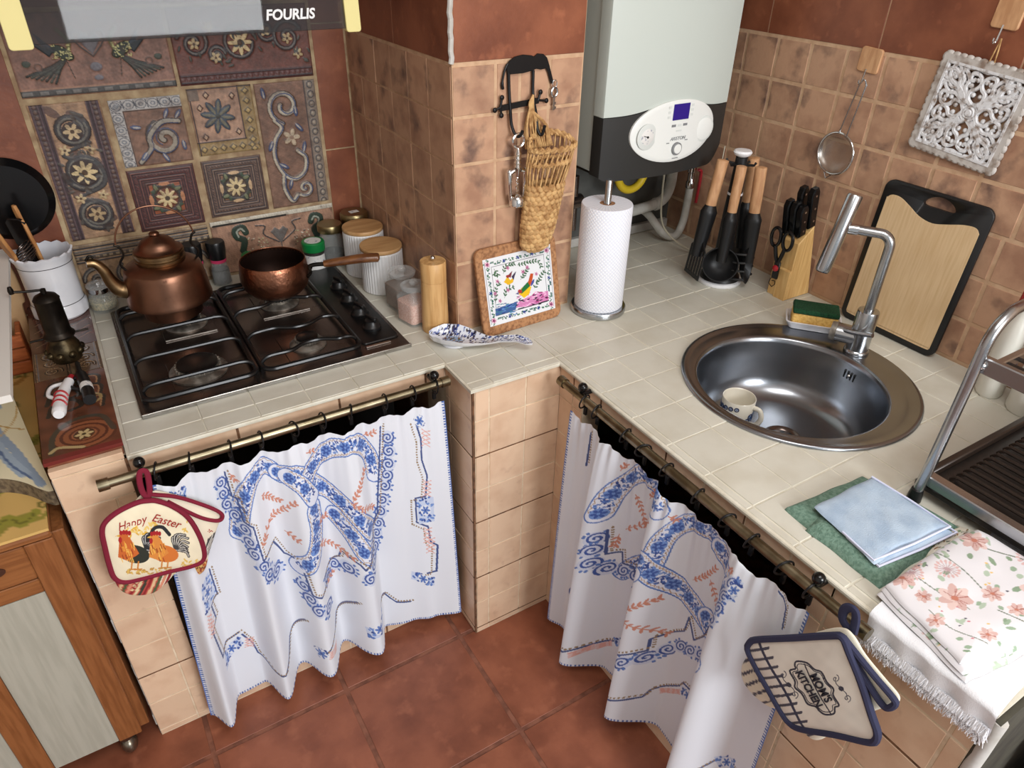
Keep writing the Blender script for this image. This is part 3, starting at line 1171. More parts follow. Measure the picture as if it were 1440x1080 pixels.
def d_heart(p, w, h, r):
    p.rect(0, w, 0, 13, (196, 188, 172), .6)
    p.line([(6, 13), (w * .6, 13)], 5, (44, 42, 40), .1)
    cx = w / 2 + 10
    p.poly([(cx, 96), (cx - 26, 56), (cx - 12, 44), (cx, 54), (cx + 12, 44), (cx + 26, 56)], (98, 92, 88), .7)
    p.line([(cx, 92), (cx, 130)], 3, (98, 92, 88), .6)
    for sx in (-1, 1):
        p.line(smoothpath([(cx + sx * 6, 90), (cx + sx * 46, 60), (cx + sx * 40, 36), (cx + sx * 66, 30)], 6), 4, (64, 60, 60), .6)
        p.line(smoothpath([(cx + sx * 96, 44), (cx + sx * 104, 28), (cx + sx * 124, 34), (cx + sx * 122, 54), (cx + sx * 104, 68), (cx + sx * 112, 96)], 6), 19, (40, 56, 44), .8)
        p.line(smoothpath([(cx + sx * 100, 40), (cx + sx * 108, 31), (cx + sx * 120, 38), (cx + sx * 118, 54)], 6), 5, (150, 154, 140), 1.)
        p.ell(cx + sx * 104, 112, 18, 12, 0, (56, 112, 60), 1.)
        for _ in range(30):
            p.ell(cx + sx * r.uniform(40, 92), r.uniform(60, 110), r.uniform(1, 3), 1.6, 0, r.choice([(188, 184, 140), (52, 62, 50), (210, 200, 180)]), .6)


def d_bottom_left(p, w, h, r):
    for y, ww, c in ((4, 6, (150, 130, 104)), (11, 5, (58, 56, 56)), (19, 7, (104, 96, 88)), (26, 4, (56, 54, 54)), (37, 13, (82, 72, 64)), (48, 4, (60, 56, 56))):
        p.line([(0, y), (w, y)], ww, c, .5)
    p.line([(0, 37), (w, 37)], 6, (140, 122, 98), .8, dash=16)
    for k, x in enumerate((40, 120, 205, 285)):
        p.spiral(x, 100, 36, 1.5, 11, (66, 62, 62), .8, a0=k, sgn=1 if k % 2 else -1)
        p.spiral(x, 100, 35, 1.5, 4, (126, 118, 108), 1., a0=k, sgn=1 if k % 2 else -1)


relief_tile(-.945, -.607, 1.385, 1.562, (134, 100, 86), d_peacock, 1)
relief_tile(-.598, -.255, 1.385, 1.562, (104, 62, 52), d_topright, 2)
relief_tile(-.943, -.789, 1.036, 1.370, (164, 132, 104), d_left, 3)
relief_tile(-.773, -.607, 1.202, 1.366, (124, 94, 78), d_vine_corner, 4)
relief_tile(-.589, -.428, 1.208, 1.377, (168, 134, 112), d_star, 5)
relief_tile(-.775, -.612, 1.030, 1.194, (82, 52, 50), d_frame(True), 6)
relief_tile(-.592, -.434, 1.038, 1.194, (92, 66, 58), d_frame(False), 7)
relief_tile(-.420, -.256, 1.036, 1.376, (122, 92, 76), d_vine_tall, 8)
relief_tile(-.603, -.248, .868, 1.026, (158, 122, 100), d_heart, 9)
relief_tile(-.947, -.611, .868, 1.024, (150, 122, 94), d_bottom_left, 10)

# ------------------------------------------------------------------ decorated ledge at the left end of the hob counter
ZL = .882
lt = thing('ledge', 'raised ledge of brown decorated tiles beside the hob', 'ledge', (-1.018, .52, H - .02))
o = Matrix.Translation((1.018, -.52, -(H - .02)))
g = G()
g.box(-1.085, -.9555, .148, YB - .006, H - .0095, ZL - .0085, .001, M=o)
g.obj('bed', 'brown_tile', lt, smooth=False)
g = G()
g.box(-1.086, -.9575, YF - .004, .1475, H - .0095, .866, .001, M=o)
g.obj('front_tile', 'beige_tile', lt, smooth=False)


def ledge_tile(y0, y1, base, draw, seed):
    x0, x1 = -1.089, -.952
    w, h = (x1 - x0) * 1000, (y1 - y0) * 1000
    nu, nv = int(w / 1.6), int(h / 1.6)
    X, Y = np.meshgrid(np.linspace(0, w, nu), np.linspace(0, h, nv))
    p = Pattern(X, Y, base)
    p.C *= (1 + .14 * rough_noise(X.ravel(), Y.ravel(), seed, .08))[:, None]
    draw(p, w, h, random.Random(seed))
    p.C = np.clip(p.C, 0, 255)
    Z = p.Z.reshape(nv, nu) * .0012
    P = np.stack([x0 + X / 1000 + 1.018, y1 - Y / 1000 - .52, ZL - (H - .02) + Z], -1)
    return sheet('tile', P, p.colours(), 'print_gloss', lt, thick=.008, back=False)


def l_front(p, w, h, r):
    p.rect(0, w, h - 16, h, (112, 44, 40))
    cx, cy = w * .55, h - 66
    for q, c in ((60, (86, 50, 34)), (54, (140, 84, 54)), (44, (84, 46, 32)), (38, (136, 82, 52)), (28, (92, 52, 36)), (23, (148, 92, 60))):
        p.ell(cx, cy, q, q * .86, .2, c)
    p.flower(cx, cy, 17, 6, (196, 176, 128), (70, 62, 40), (78, 52, 34), .4)
    for y in (26, 70, 118):
        p.line(smoothpath([(18, y + 40), (30, y), (66, y - 8), (80, y + 22), (58, y + 34)], 7), 10, (56, 46, 38))
        p.line(smoothpath([(118, y + 44), (122, y + 4), (96, y - 10), (84, y + 14)], 7), 9, (60, 50, 40))
        p.line(smoothpath([(114, y + 44), (118, y + 6), (96, y - 5)], 7), 3, (168, 122, 84))
    p.spiral(100, 120, 22, 1.2, 6, (168, 140, 92), .4)
    p.line(smoothpath([(16, h - 26), (24, h - 90), (60, h - 128), (110, h - 120), (128, h - 60)], 7), 11, (70, 62, 50))
    p.line(smoothpath([(14, h - 30), (30, h - 40), (70, h - 22)], 7), 8, (178, 158, 112))


def l_mid(p, w, h, r):
    for x in (6, w - 6, w / 2):
        p.line([(x, 0), (x, h)], 7, (58, 46, 38), .6)
        p.line([(x, 0), (x, h)], 3, (150, 118, 90), .8, dash=7)
    for x in (w * .27, w * .75):
        for y in (24, 66, 104):
            p.spiral(x, y, 20, 1.5, 6, (52, 44, 38), .6, a0=y, sgn=1 if y > 50 else -1)
            p.spiral(x, y, 19, 1.5, 2.4, (154, 124, 92), .8, a0=y, sgn=1 if y > 50 else -1)


def l_back(p, w, h, r):
    for k in range(6):
        y = 20 + k * 40
        p.line(smoothpath([(10, y + 20), (50, y - 8), (90, y + 16), (128, y - 10)], 7), 9, (66, 46, 40))
        p.line(smoothpath([(10, y + 24), (50, y - 3), (90, y + 21), (128, y - 5)], 7), 3, (128, 92, 74))


ledge_tile(.142, .463, (98, 58, 40), l_front, 31)
ledge_tile(.466, .60, (104, 80, 60), l_mid, 32)
ledge_tile(.603, YB - .006, (92, 56, 46), l_back, 33)

# ------------------------------------------------------------------ cooker hood
mat('smoked_glass', (58, 57, 58), 0.02, spec=.4, alpha=.55)
mat('cream_plastic', (226, 214, 146), 0.55)
mat('hood_metal', (62, 60, 60), 0.35, .7)
mat('white_ink', (232, 232, 232), 0.6)
mat('steel', (176, 174, 170), 0.27, 1.0, c2=(150, 147, 142), ns=30, stretch=(1, 1, 12))
mat('chrome', (214, 214, 214), 0.1, 1.0)
mat('dark_steel', (122, 110, 103), 0.2, .9, c2=(102, 91, 86), ns=8, rough2=.28)
mat('black_enamel', (15, 15, 16), 0.3, c2=(30, 28, 27), ns=14, lo=.5, hi=.8)
mat('black_plastic', (20, 20, 21), 0.36)
mat('cast_alu', (172, 167, 158), 0.45, .8, c2=(120, 114, 106), ns=40)
hd = thing('cooker_hood', 'cooker hood with smoked glass visor and pale yellow end caps above the hob', 'cooker hood', (-.60, .44, 1.556))
o = Matrix.Translation((.60, -.44, -1.556))
tilt = T(0, .40, 1.556) @ Rx(math.radians(-3)) @ T(0, -.40, -1.556)
g = G()
g.box(-.905, -.312, .397, .403, 1.558, 1.74, .001, M=o @ tilt)
g.obj('glass_visor', 'smoked_glass', hd, smooth=False)
for x0, x1 in ((-.928, -.890), (-.322, -.290)):
    g = G()
    g.prism(rrect(x0, x1, 1.551, 1.745, .006, 3), -.408, -.392, .001, M=o @ tilt @ Rx(PI / 2))
    g.obj('end_cap', 'cream_plastic', hd, smooth=False, label='pale yellow end cap')
g = G()
g.box(-.90, -.318, .45, YB - .008, 1.735, 1.81, .004, M=o)
g.box(-.72, -.48, .55, YB - .008, 1.80, 2.59, .004, M=o)
g.obj('body', 'hood_metal', hd, smooth=False)
text('FOURLIS', .026, 'white_ink', hd, o @ tilt @ T(-.435, .3963, 1.588) @ Rx(PI / 2), shear=.2, extrude=.0002, bold=.03)
text('P 50 - 1 2 3', .010, 'white_ink', hd, o @ tilt @ T(-.80, .3963, 1.574) @ Rx(PI / 2), extrude=.0002) if False else None

# ------------------------------------------------------------------ gas hob
hob = thing('gas_hob', 'black four-burner gas hob with cast grates set into the worktop', 'hob', (-.6, .51, H + .0006))
o = Matrix.Translation((.6, -.51, -H))
ZH = H + .0006
g = G()
g.prism(rrect(-.907, -.290, .240, .782, .006, 3), H, H + .008, .002, M=o)
g.obj('tray', 'dark_steel', hob, smooth=False)
g = G()
g.box(-.907, -.290, .2345, .2405, H + .0005, H + .0105, .001, M=o)
g.obj('front_trim', 'steel', hob, smooth=False, label='bright chrome front strip')
g = G()
g.prism(rrect(-.398, -.300, .285, .77, .012, 4), H + .008, H + .0125, .002, M=o)
g.obj('control_panel', 'black_enamel', hob, smooth=False)
g = G()
g.box(-.395, -.33, .268, .276, H + .008, H + .012, .001, M=o)
g.obj('lighter_strip', 'chrome', hob, smooth=False)
for x, y in ((-.345, .356), (-.345, .440), (-.342, .528), (-.338, .618)):
    k = G()
    k.lathe([(0, 0), (.024, 0), (.024, .006), (.019, .010), (.016, .022), (.012, .024), (0, .024)], 24, o @ T(x, y, H + .0125))
    k.box(-.004, .004, -.019, .019, .020, .032, .002, M=o @ T(x, y, H + .0125) @ Rz(.25))
    k.obj('knob', 'black_plastic', hob)
for x, y, rr in ((-.767, .360, .048), (-.748, .612, .036), (-.512, .356, .028), (-.509, .612, .036)):
    k = G()
    s_ = .062
    k.prism(rrect(x - s_, x + s_, y - s_ - .008, y + s_ + .008, .004, 2), H + .008, H + .0105, .0008, M=o)
    bu = k.obj('burner', 'dark_steel', hob, smooth=False)
    k = G()
    k.box(x - s_, x + s_, y - s_ - .0115, y - s_ - .007, H + .008, H + .0118, .001, M=o)
    k.obj('plate_edge', 'steel', bu, smooth=False)
    k = G()
    k.lathe([(rr + .016, 0), (rr + .016, .004), (rr + .006, .010), (rr + .002, .012), (0, .012)], 32, o @ T(x, y, H + .0105))
    k.obj('burner_ring', 'cast_alu', bu)
    k = G()
    k.lathe([(rr, 0), (rr + .001, .006), (0, .006)], 36, o @ T(x, y, H + .0225))
    for a in range(30):
        k.box(rr - .002, rr + .0022, -.0012, .0012, .0, .008, M=o @ T(x, y, H + .0225) @ Rz(a * 2 * PI / 30))
    k.obj('flame_ring', 'cast_alu', bu)
    k = G()
    k.lathe([(rr * .93, 0), (rr * .93, .004), (rr * .8, .006), (0, .0065)], 32, o @ T(x, y, H + .0305))
    k.obj('burner_cap', 'black_enamel', bu)


def grate(x0, x1, burners, kink=1.0):
    k = G()
    z0, z1 = H + .026, H + .042
    y0, y1 = .258, .742
    loop = [(x, y, z0) for x, y in rrect(x0, x1, y0, y1, .025, 5)]
    k.tube(loop, .0062, 8, o, closed=True)
    xm = (x0 + x1) / 2
    for bx, by, rr in burners:
        for dy in (-.062, .062):
            k.tube(smoothpath([(x0, by + dy, z0), (x0 + .012, by + dy, z1 - .004), (x0 + .03, by + dy, z1), (bx - .055, by + dy, z1), (bx - .02, by + dy * kink, z1),
                               (bx + .02, by + dy * kink, z1), (bx + .055, by + dy, z1), (x1 - .03, by + dy, z1), (x1 - .012, by + dy, z1 - .004), (x1, by + dy, z0)], 5), .0048, 8, o)
    for x, y in ((x0, y0 + .03), (x1, y0 + .03), (x0, y1 - .03), (x1, y1 - .03)):
        k.lathe([(0, 0), (.006, 0), (.006, .02), (0, .02)], 8, o @ T(x, y, H + .008))
    k.obj('grate', 'black_enamel', hob)


grate(-.893, -.655, ((-.767, .360, .05), (-.748, .612, .04)))
grate(-.641, -.408, ((-.512, .356, .03), (-.509, .612, .04)), .72)

# ------------------------------------------------------------------ things on and around the hob
mat('copper', (142, 104, 84), 0.30, 1.0, c2=(100, 68, 52), ns=7, nd=6, lo=.42, hi=.72, c3=(58, 36, 28), ns3=42, lo3=.66, hi3=.78, rough2=.46, bump=.08, bs=60)
mat('hammered_copper', (156, 106, 82), 0.26, 1.0, c2=(104, 64, 48), ns=9, lo=.45, hi=.75, bump=.7, bs=85, rough2=.4)
mat('copper_inside', (50, 34, 28), 0.5, .8)
mat('brass', (158, 132, 96), 0.3, 1.0, c2=(112, 88, 62), ns=12, rough2=.45)
mat('aged_brass', (86, 74, 52), 0.42, .9, c2=(40, 34, 26), ns=30, bump=.5, bs=70)
mat('dark_bronze', (44, 38, 32), 0.42, .8, c2=(26, 23, 20), ns=30)
mat('handle_wood', (122, 78, 44), 0.3, c2=(84, 48, 26), ns=6, stretch=(2, 14, 14), coat=.5)
mat('bamboo', (214, 172, 116), 0.45, c2=(190, 144, 90), ns=9, stretch=(12, 12, 1), nd=3)
mat('lid_wood', (200, 158, 108), 0.5, c2=(180, 136, 88), ns=6, stretch=(1.5, 9, 9))
mat('utensil_wood', (190, 138, 84), 0.55, c2=(164, 110, 62), ns=10, stretch=(10, 10, 2))
mat('white_ceramic', (226, 226, 230), 0.16, coat=.4, c2=(206, 208, 216), ns=9)
mat('ribbed_white', (228, 228, 228), 0.4)
mat('clear_glass', (236, 242, 240), 0.03, alpha=.12, spec=.7, coat=.7)
mat('glass_lid', (228, 232, 232), 0.04, alpha=.24, spec=.8, coat=.8)
mat('pink_salt', (206, 152, 134), 0.9, c2=(226, 184, 166), ns=260, bump=.6, bs=420)
mat('brown_sugar', (130, 100, 80), 0.9, c2=(104, 78, 62), ns=260, bump=.5, bs=420)
mat('oregano', (176, 158, 108), 0.95, c2=(112, 102, 62), ns=220, bump=.8, bs=300)
mat('peppercorn', (34, 30, 32), 0.7, c2=(62, 54, 50), ns=230, bump=.8, bs=260)
mat('green_plastic', (18, 128, 62), 0.35)
mat('label_paper', (228, 226, 222), 0.7, c2=(170, 172, 182), ns=120, lo=.6, hi=.64)
mat('pink_ring', (206, 62, 104), 0.4)
mat('gold_lid', (150, 134, 98), 0.36, 1.0)
mat('white_plastic', (236, 236, 238), 0.35)
mat('red_plastic', (164, 36, 44), 0.35)
mat('gloss_black', (14, 14, 15), 0.2)

# copper kettle
kt = thing('kettle', 'old copper kettle with domed lid and thin wire handle on the back burner', 'kettle', (-.767, .612, H + .0475))
g = G()
g.lathe([(0, 0), (.062, 0), (.068, .004), (.073, .040), (.092, .042), (.0985, .044), (.099, .048), (.0975, .055), (.0945, .085), (.0900, .115), (.0875, .126), (.0855, .130),
         (.0600, .143), (.052, .145), (.0, .145)], 56)
g.obj('body', 'copper', kt)
g = G()
g.lathe([(.0555, .1445), (.057, .147), (.0575, .153), (.054, .155), (.054, .160), (.057, .162), (.057, .168), (.052, .170), (.0, .170)], 48)
g.obj('collar', 'brass', kt)
g = G()
g.lathe([(.0530, .1695), (.055, .172), (.049, .175), (.043, .180), (.040, .187), (.030, .197), (.014, .203), (.012, .205), (.0, .205)], 48)
g.sphere((0, 0, .209), .010, 16, 8, (1.2, 1.2, .7))
g.obj('lid', 'copper', kt)
g = G()
sp = smoothpath([(-.080, -.004, .085), (-.103, -.006, .092), (-.117, -.008, .115), (-.125, -.01, .145), (-.138, -.011, .166), (-.155, -.012, .170)], 6)
g.tube(sp, np.interp(np.linspace(0, 1, len(sp)), [0, .2, .5, 1], [.024, .019, .0135, .0095]), 16)
g.obj('spout', 'brass', kt)
g = G()
g.tube(smoothpath([(-.155, -.012, .176), (-.145, -.011, .186), (-.138, -.011, .180)], 5), .003, 8)
g.obj('spout_cap', 'dark_bronze', kt)
for sx in (-1, 1):
    g = G()
    g.tube(smoothpath([(sx * .078, 0, .130), (sx * .088, 0, .150), (sx * .076, 0, .170), (sx * .080, 0, .190), (sx * .090, 0, .198)], 5), .0028, 8)
    g.obj('handle_ear', 'dark_bronze', kt)
g = G()
arc = [(.086 * math.cos(a), 0, .190 + .086 * math.sin(a)) for a in np.linspace(PI * .98, PI * .02, 28)]
g.tube(arc, .0020, 8)
g.obj('wire_handle', 'copper', kt)

# copper saucepan
pn = thing('saucepan', 'small hammered copper saucepan with brown wooden handle on the rear burner', 'saucepan', (-.509, .604, H + .0475))
g = G()
g.lathe([(0, 0), (.050, 0), (.066, .006), (.082, .024), (.0885, .045), (.088, .062), (.085, .082), (.083, .094), (.0815, .0955), (.0805, .094),
         (.0825, .080), (.085, .06), (.085, .045), (.078, .025), (.062, .009), (0, .004)], 56)
g.obj('bowl', 'hammered_copper', pn)
g = G()
g.lathe([(.0808, .0942), (.0822, .078), (.0845, .058), (.0842, .045), (.0775, .026), (.0615, .010), (0, .0052)], 48)
g.obj('lining', 'copper_inside', pn)
hx = math.atan2(-.068, .195)
A = Rz(hx)
g = G()
g.tube(smoothpath([(.080, 0, .060), (.10, 0, .070), (.135, 0, .071)], 6), .0055, 10, A, flat=1.0)
g.tube(smoothpath([(.084, -.03, .050), (.093, -.014, .056), (.088, 0, .068), (.093, .014, .056), (.084, .03, .050)], 6), .004, 8, A)
g.obj('bracket', 'dark_bronze', pn)
g = G()
hp = smoothpath([(.128, 0, .0715), (.17, 0, .075), (.22, 0, .079), (.262, 0, .0795), (.276, 0, .078)], 6)
g.tube(hp, np.interp(np.linspace(0, 1, len(hp)), [0, .1, .6, .9, 1], [.0105, .0130, .0155, .015, .006]), 14, A, flat=.8)
g.obj('handle', 'handle_wood', pn, label='glossy brown wooden handle')


def jar_mat(n):
    return MATS[n]


def canister(x, y, r, h, label):
    t = thing('canister', label, 'canister', (x, y, H + .0006), .3, 'ribbed white storage canisters by the hob')
    k = G()
    n = 88
    prof = [(.93, 0), (1, .004), (1, h - .016), (.97, h - .012)]
    V, F = [], []
    for i, (q, z) in enumerate(prof):
        for j in range(n):
            rr = r * q * (1 + (.012 if j % 2 else -.008) * (1 if 0 < i < 3 else .3))
            V.append((rr * math.cos(2 * PI * j / n), rr * math.sin(2 * PI * j / n), z))
    for i in range(3):
        for j in range(n):
            F.append((i * n + j, i * n + (j + 1) % n, (i + 1) * n + (j + 1) % n, (i + 1) * n + j))
    F.append(tuple(range(n)))
    F.append(tuple(3 * n + j for j in range(n)))
    k.add(V, F)
    k.obj('body', 'ribbed_white', t, angle=20)
    k = G()
    k.lathe([(0, h - .0115), (r * .98, h - .0115), (r * 1.01, h - .009), (r * 1.01, h - .002), (r * .99, h), (0, h)], 48)
    k.obj('lid', 'lid_wood', t, label='round flat wooden lid')
    return t


canister(-.216, .585, .058, .132, 'ribbed white canister with round wooden lid, the one nearer the pepper mill')
canister(-.217, .716, .058, .142, 'ribbed white canister with round wooden lid, the one further back')


def glass_jar(x, y, s, h, fill, fm, label, rz):
    t = thing('glass_jar', label, 'jar', (x, y, H + .0006), rz, 'square glass storage jars by the hob')
    k = G()
    a = s / 2
    P0 = rrect(-a, a, -a, a, .012, 4)
    ring = lambda q, z: [(px * q, py * q, z) for px, py in P0]
    c0 = [(a * .86 * math.cos(math.atan2(py, px)), a * .86 * math.sin(math.atan2(py, px))) for px, py in P0]
    rings = [ring(.96, 0), ring(1, .004), ring(1, h * .62), [(px, py, h * .74) for px, py in c0], [(px, py, h * .82) for px, py in c0],
             [(px * .95, py * .95, h * .82) for px, py in c0], [(px * .95, py * .95, h * .74) for px, py in c0], ring(.955, h * .60), ring(.955, .006)]
    n = len(P0)
    V = [v for r_ in rings for v in r_]
    F = [(i * n + j, i * n + (j + 1) % n, (i + 1) * n + (j + 1) % n, (i + 1) * n + j) for i in range(len(rings) - 1) for j in range(n)]
    F += [tuple(range(n))[::-1], tuple((len(rings) - 1) * n + j for j in range(n))]
    k.add(V, F)
    k.obj('body', 'clear_glass', t)
    k = G()
    k.prism([(px * .945, py * .945) for px, py in P0], .007, fill, .002)
    k.obj('contents', fm, t, label='pink salt' if fm == 'pink_salt' else 'brown sugar')
    k = G()
    k.lathe([(0, h * .83), (a * .92, h * .83), (a * .96, h * .86), (a * .94, h * .90), (a * .80, h * .93), (a * .70, h * .90), (0, h * .90)], 40)
    k.sphere((0, 0, h * .955), .012, 16, 8, (1, 1, .8))
    k.obj('lid', 'glass_lid', t)
    k = G()
    k.lathe([(a * .80, h * .812), (a * .88, h * .812), (a * .88, h * .828), (a * .80, h * .828)], 32)
    k.obj('seal', 'glass_lid', t)
    return t


glass_jar(-.214, .452, .078, .115, .068, 'brown_sugar', 'square glass jar of brown sugar with glass lid, behind the salt', .15)
glass_jar(-.222, .360, .072, .115, .062, 'pink_salt', 'square glass jar of pink salt with glass lid', .25)

pm = thing('pepper_mill', 'tall bamboo pepper mill with steel knob against the column', 'pepper mill', (-.196, .292, H + .0006))
g = G()
g.lathe([(0, 0), (.033, 0), (.034, .004)] + [(.0335 + .0008 * (i % 2), .006 + .003 * i) for i in range(10)] + [(.034, .04), (.033, .09), (.032, .138), (.031, .139)], 40)
g.lathe([(.0, .1395), (.032, .1395), (.0325, .142), (.0325, .188), (.031, .190), (0, .190)], 40)
g.obj('body', 'bamboo', pm)
g = G()
g.sphere((0, 0, .1965), .0065, 14, 8)
g.obj('knob', 'chrome', pm)

# spice jars at the back
t = thing('spice_jar', 'small spice jar with bright green screw lid beside the saucepan', 'jar', (-.345, .795, H + .0006))
g = G()
g.lathe([(0, 0), (.027, 0), (.029, .003), (.029, .060), (.026, .066), (0, .066)], 32)
g.obj('body', 'peppercorn', t)
g = G()
g.lathe([(.0294, .010), (.0297, .010), (.0297, .055), (.0294, .055)], 32)
g.obj('paper_label', 'label_paper', t)
g = G()
g.lathe([(.0, .066), (.033, .066)] + [(.0335, .068), (.0335, .090), (.031, .093), (.0, .093)], 48)
g.obj('lid', 'green_plastic', t)
g = G()
g.lathe([(0, .0932), (.024, .0932), (.024, .0938), (0, .0938)], 32)
g.obj('lid_sticker', 'label_paper', t)

t = thing('preserve_jar', 'tall clear jar with gold lid and dark peppercorns behind the green-lidded jar', 'jar', (-.283, .815, H + .0006))
g = G()
g.lathe([(0, .0), (.034, 0), (.036, .004), (.036, .085), (.030, .10), (.030, .11), (.028, .11), (.028, .10), (.034, .084), (.034, .006), (0, .004)], 36)
g.obj('body', 'clear_glass', t)
g = G()
g.lathe([(0, .0065), (.0335, .0065), (.0335, .042), (0, .040)], 32)
g.obj('contents', 'peppercorn', t)
g = G()
g.lathe([(0, .106), (.036, .106), (.037, .108), (.037, .124), (.035, .128), (0, .128)], 36)
g.obj('lid', 'gold_lid', t)

t = thing('lidded_jar', 'squat jar with dull metal lid and price sticker in the far corner', 'jar', (-.200, .828, H + .0006))
g = G()
g.lathe([(0, 0), (.040, 0), (.042, .005), (.042, .11), (.036, .12), (0, .12)], 36)
g.obj('body', 'clear_glass', t)
g = G()
g.lathe([(0, .006), (.039, .006), (.039, .10), (0, .10)], 32)
g.obj('contents', 'brown_sugar', t)
g = G()
g.lathe([(0, .1205), (.041, .1205), (.042, .124), (.042, .142), (.039, .146), (0, .146)], 36)
g.obj('lid', 'gold_lid', t)
g = G()
g.box(-.014, .014, -.009, .009, .1462, .1466, M=Rz(.1))
g.obj('price_sticker', 'label_paper', t)


def grinder(x, y, label):
    t = thing('spice_grinder', label, 'spice grinder', (x, y, H + .0006), 0, 'black-capped spice grinders behind the hob')
    k = G()
    k.lathe([(0, 0), (.026, 0), (.027, .003), (.026, .04), (.021, .062), (.019, .068), (.017, .068), (.019, .06), (.024, .04), (.025, .006), (0, .004)], 32)
    k.obj('body', 'clear_glass', t)
    k = G()
    k.lathe([(0, .006), (.0245, .006), (.0230, .046), (0, .046)], 28)
    k.obj('contents', 'peppercorn', t)
    k = G()
    k.lathe([(.0198, .067), (.0215, .068), (.0215, .076), (.0198, .077)], 28)
    k.obj('ring', 'pink_ring', t)
    k = G()
    k.lathe([(0, .077), (.0215, .077), (.025, .100), (.026, .122), (.024, .128), (0, .128)], 32)
    k.obj('cap', 'black_plastic', t)


grinder(-.607, .835, 'black-capped spice grinder with pink ring between kettle and saucepan')
grinder(-.668, .845, 'black-capped spice grinder half hidden behind the copper kettle')

t = thing('herb_jar', 'small glass jar of dried oregano with glass and chrome lid under the kettle spout', 'jar', (-.914, .826, H + .0006))
g = G()
k6 = [(math.cos(2 * PI * i / 10), math.sin(2 * PI * i / 10)) for i in range(10)]
g.lathe([(0, 0), (.033, 0), (.037, .006), (.038, .028), (.033, .046), (.026, .052), (.024, .052), (.031, .045), (.0355, .028), (.034, .008), (0, .005)], 12)
g.obj('body', 'clear_glass', t)
g = G()
g.lathe([(0, .0075), (.033, .009), (.034, .030), (.0, .034)], 24)
g.obj('contents', 'oregano', t)
g = G()
g.lathe([(.025, .053), (.029, .053), (.030, .056), (.030, .066), (.025, .066)], 32)
g.obj('band', 'chrome', t)
g = G()
g.lathe([(0, .0665), (.031, .0665), (.032, .070), (.026, .076), (.012, .078), (0, .078)], 32)
g.obj('lid', 'glass_lid', t)

# white crock with cooking tools
CX, CY = -1.012, .806
t = thing('utensil_crock', 'white glazed ceramic crock with wavy rim holding wooden spoons', 'crock', (CX, CY, ZL + .0012))
g = G()
n = 60
V, F = [], []
prof = [(.0, .0), (.058, 0), (.0635, .006), (.0635, .03), (.060, .036), (.0595, .045), (.0605, .13), (.063, .15), (.067, .158), (.069, .166), (.065, .168), (.061, .160), (.057, .13), (.056, .012), (0, .010)]
for i, (r_, z) in enumerate(prof):
    for j in range(n):
        a = 2 * PI * j / n
        w = 1 + (.022 * math.sin(a * 15) if 8 <= i <= 11 else 0) + (.012 * math.sin(a * 15) if i in (2, 3) else 0)
        V.append((max(r_, .0005) * w * math.cos(a), max(r_, .0005) * w * math.sin(a), z + (.0022 * math.sin(a * 15) if 8 <= i <= 11 else 0)))
for i in range(len(prof) - 1):
    for j in range(n):
        F.append((i * n + j, i * n + (j + 1) % n, (i + 1) * n + (j + 1) % n, (i + 1) * n + j))
g.add(V, F)
g.obj('body', 'white_ceramic', t)
for z, q in ((.140, .0622), (.038, .0607)):
    g = G()
    g.lathe([(q, z), (q + .0006, z + .0008), (q, z + .0016)], 60)
    g.obj('line', 'dark_bronze', t)


def spoon(label, x, y, lean, az, L, head, m='utensil_wood', kind='wooden_spatula', cat='spatula'):
    """a flat cooking tool standing in the crock"""
    o_ = thing(kind, label, cat, (CX + x, CY + y, ZL + .0135), (0, 0, 0), 'cooking tools in the white crock')
    Mx = Rz(az) @ Ry(lean)
    k = G()
    k.prism([(-.006, 0), (.006, 0), (.007, L * .6), (head * .5, L * .72), (head * .5, L * .96), (head * .3, L), (-head * .3, L), (-head * .5, L * .96), (-head * .5, L * .72), (-.007, L * .6)],
            -.004, .004, .0015, M=Mx @ Rz(PI / 2) @ Rx(PI / 2))
    k.obj('blade', m, o_)
    return o_


spoon('broad wooden spatula at the outer side of the white crock', -.016, -.012, -.26, .35, .25, .055)
spoon('narrow wooden spoon handle upright in the white crock', .004, .016, -.10, .5, .275, .016)
spoon('slim wooden spatula in front in the white crock', .012, -.004, -.12, .4, .245, .022)
spoon('black plastic spatula in the white crock', -.004, .022, -.16, .9, .25, .05, 'gloss_black', 'black_spatula')
t = thing('whisk', 'small coiled steel whisk resting in the white crock', 'whisk', (CX, CY, ZL + .0135))
g = G()
for k in range(7):
    z = .145 + k * .0062
    rr = .020 + .006 * math.sin(k * .6)
    g.tube([(-.030 + rr * math.cos(a) * .9, -.022 + rr * math.sin(a), z + .012 * math.cos(a)) for a in np.linspace(0, 2 * PI, 20, endpoint=False)], .0014, 6, closed=True)
g.obj('coil', 'dark_steel', t)
g = G()
g.tube([(-.01, -.005, 0), (-.022, -.014, .10), (-.03, -.022, .150)], .003, 8)
g.obj('handle', 'dark_steel', t)

# dark round pan hung on the wall behind the crock
t = thing('griddle_pan', 'round black griddle pan hanging on the wall behind the white crock', 'pan', (-1.045, YB - .012, 1.165))
g = G()
g.lathe([(0, .006), (.080, .006), (.095, -.006), (.099, -.008), (.100, -.005), (.084, .009), (0, .009)], 48, Rx(PI / 2))
g.obj('dish', 'gloss_black', t)
g = G()
g.prism(rrect(-.32, -.098, -.016, .016, .012, 4), -.004, .004, .002, M=Rx(PI / 2))
g.obj('handle', 'gloss_black', t)

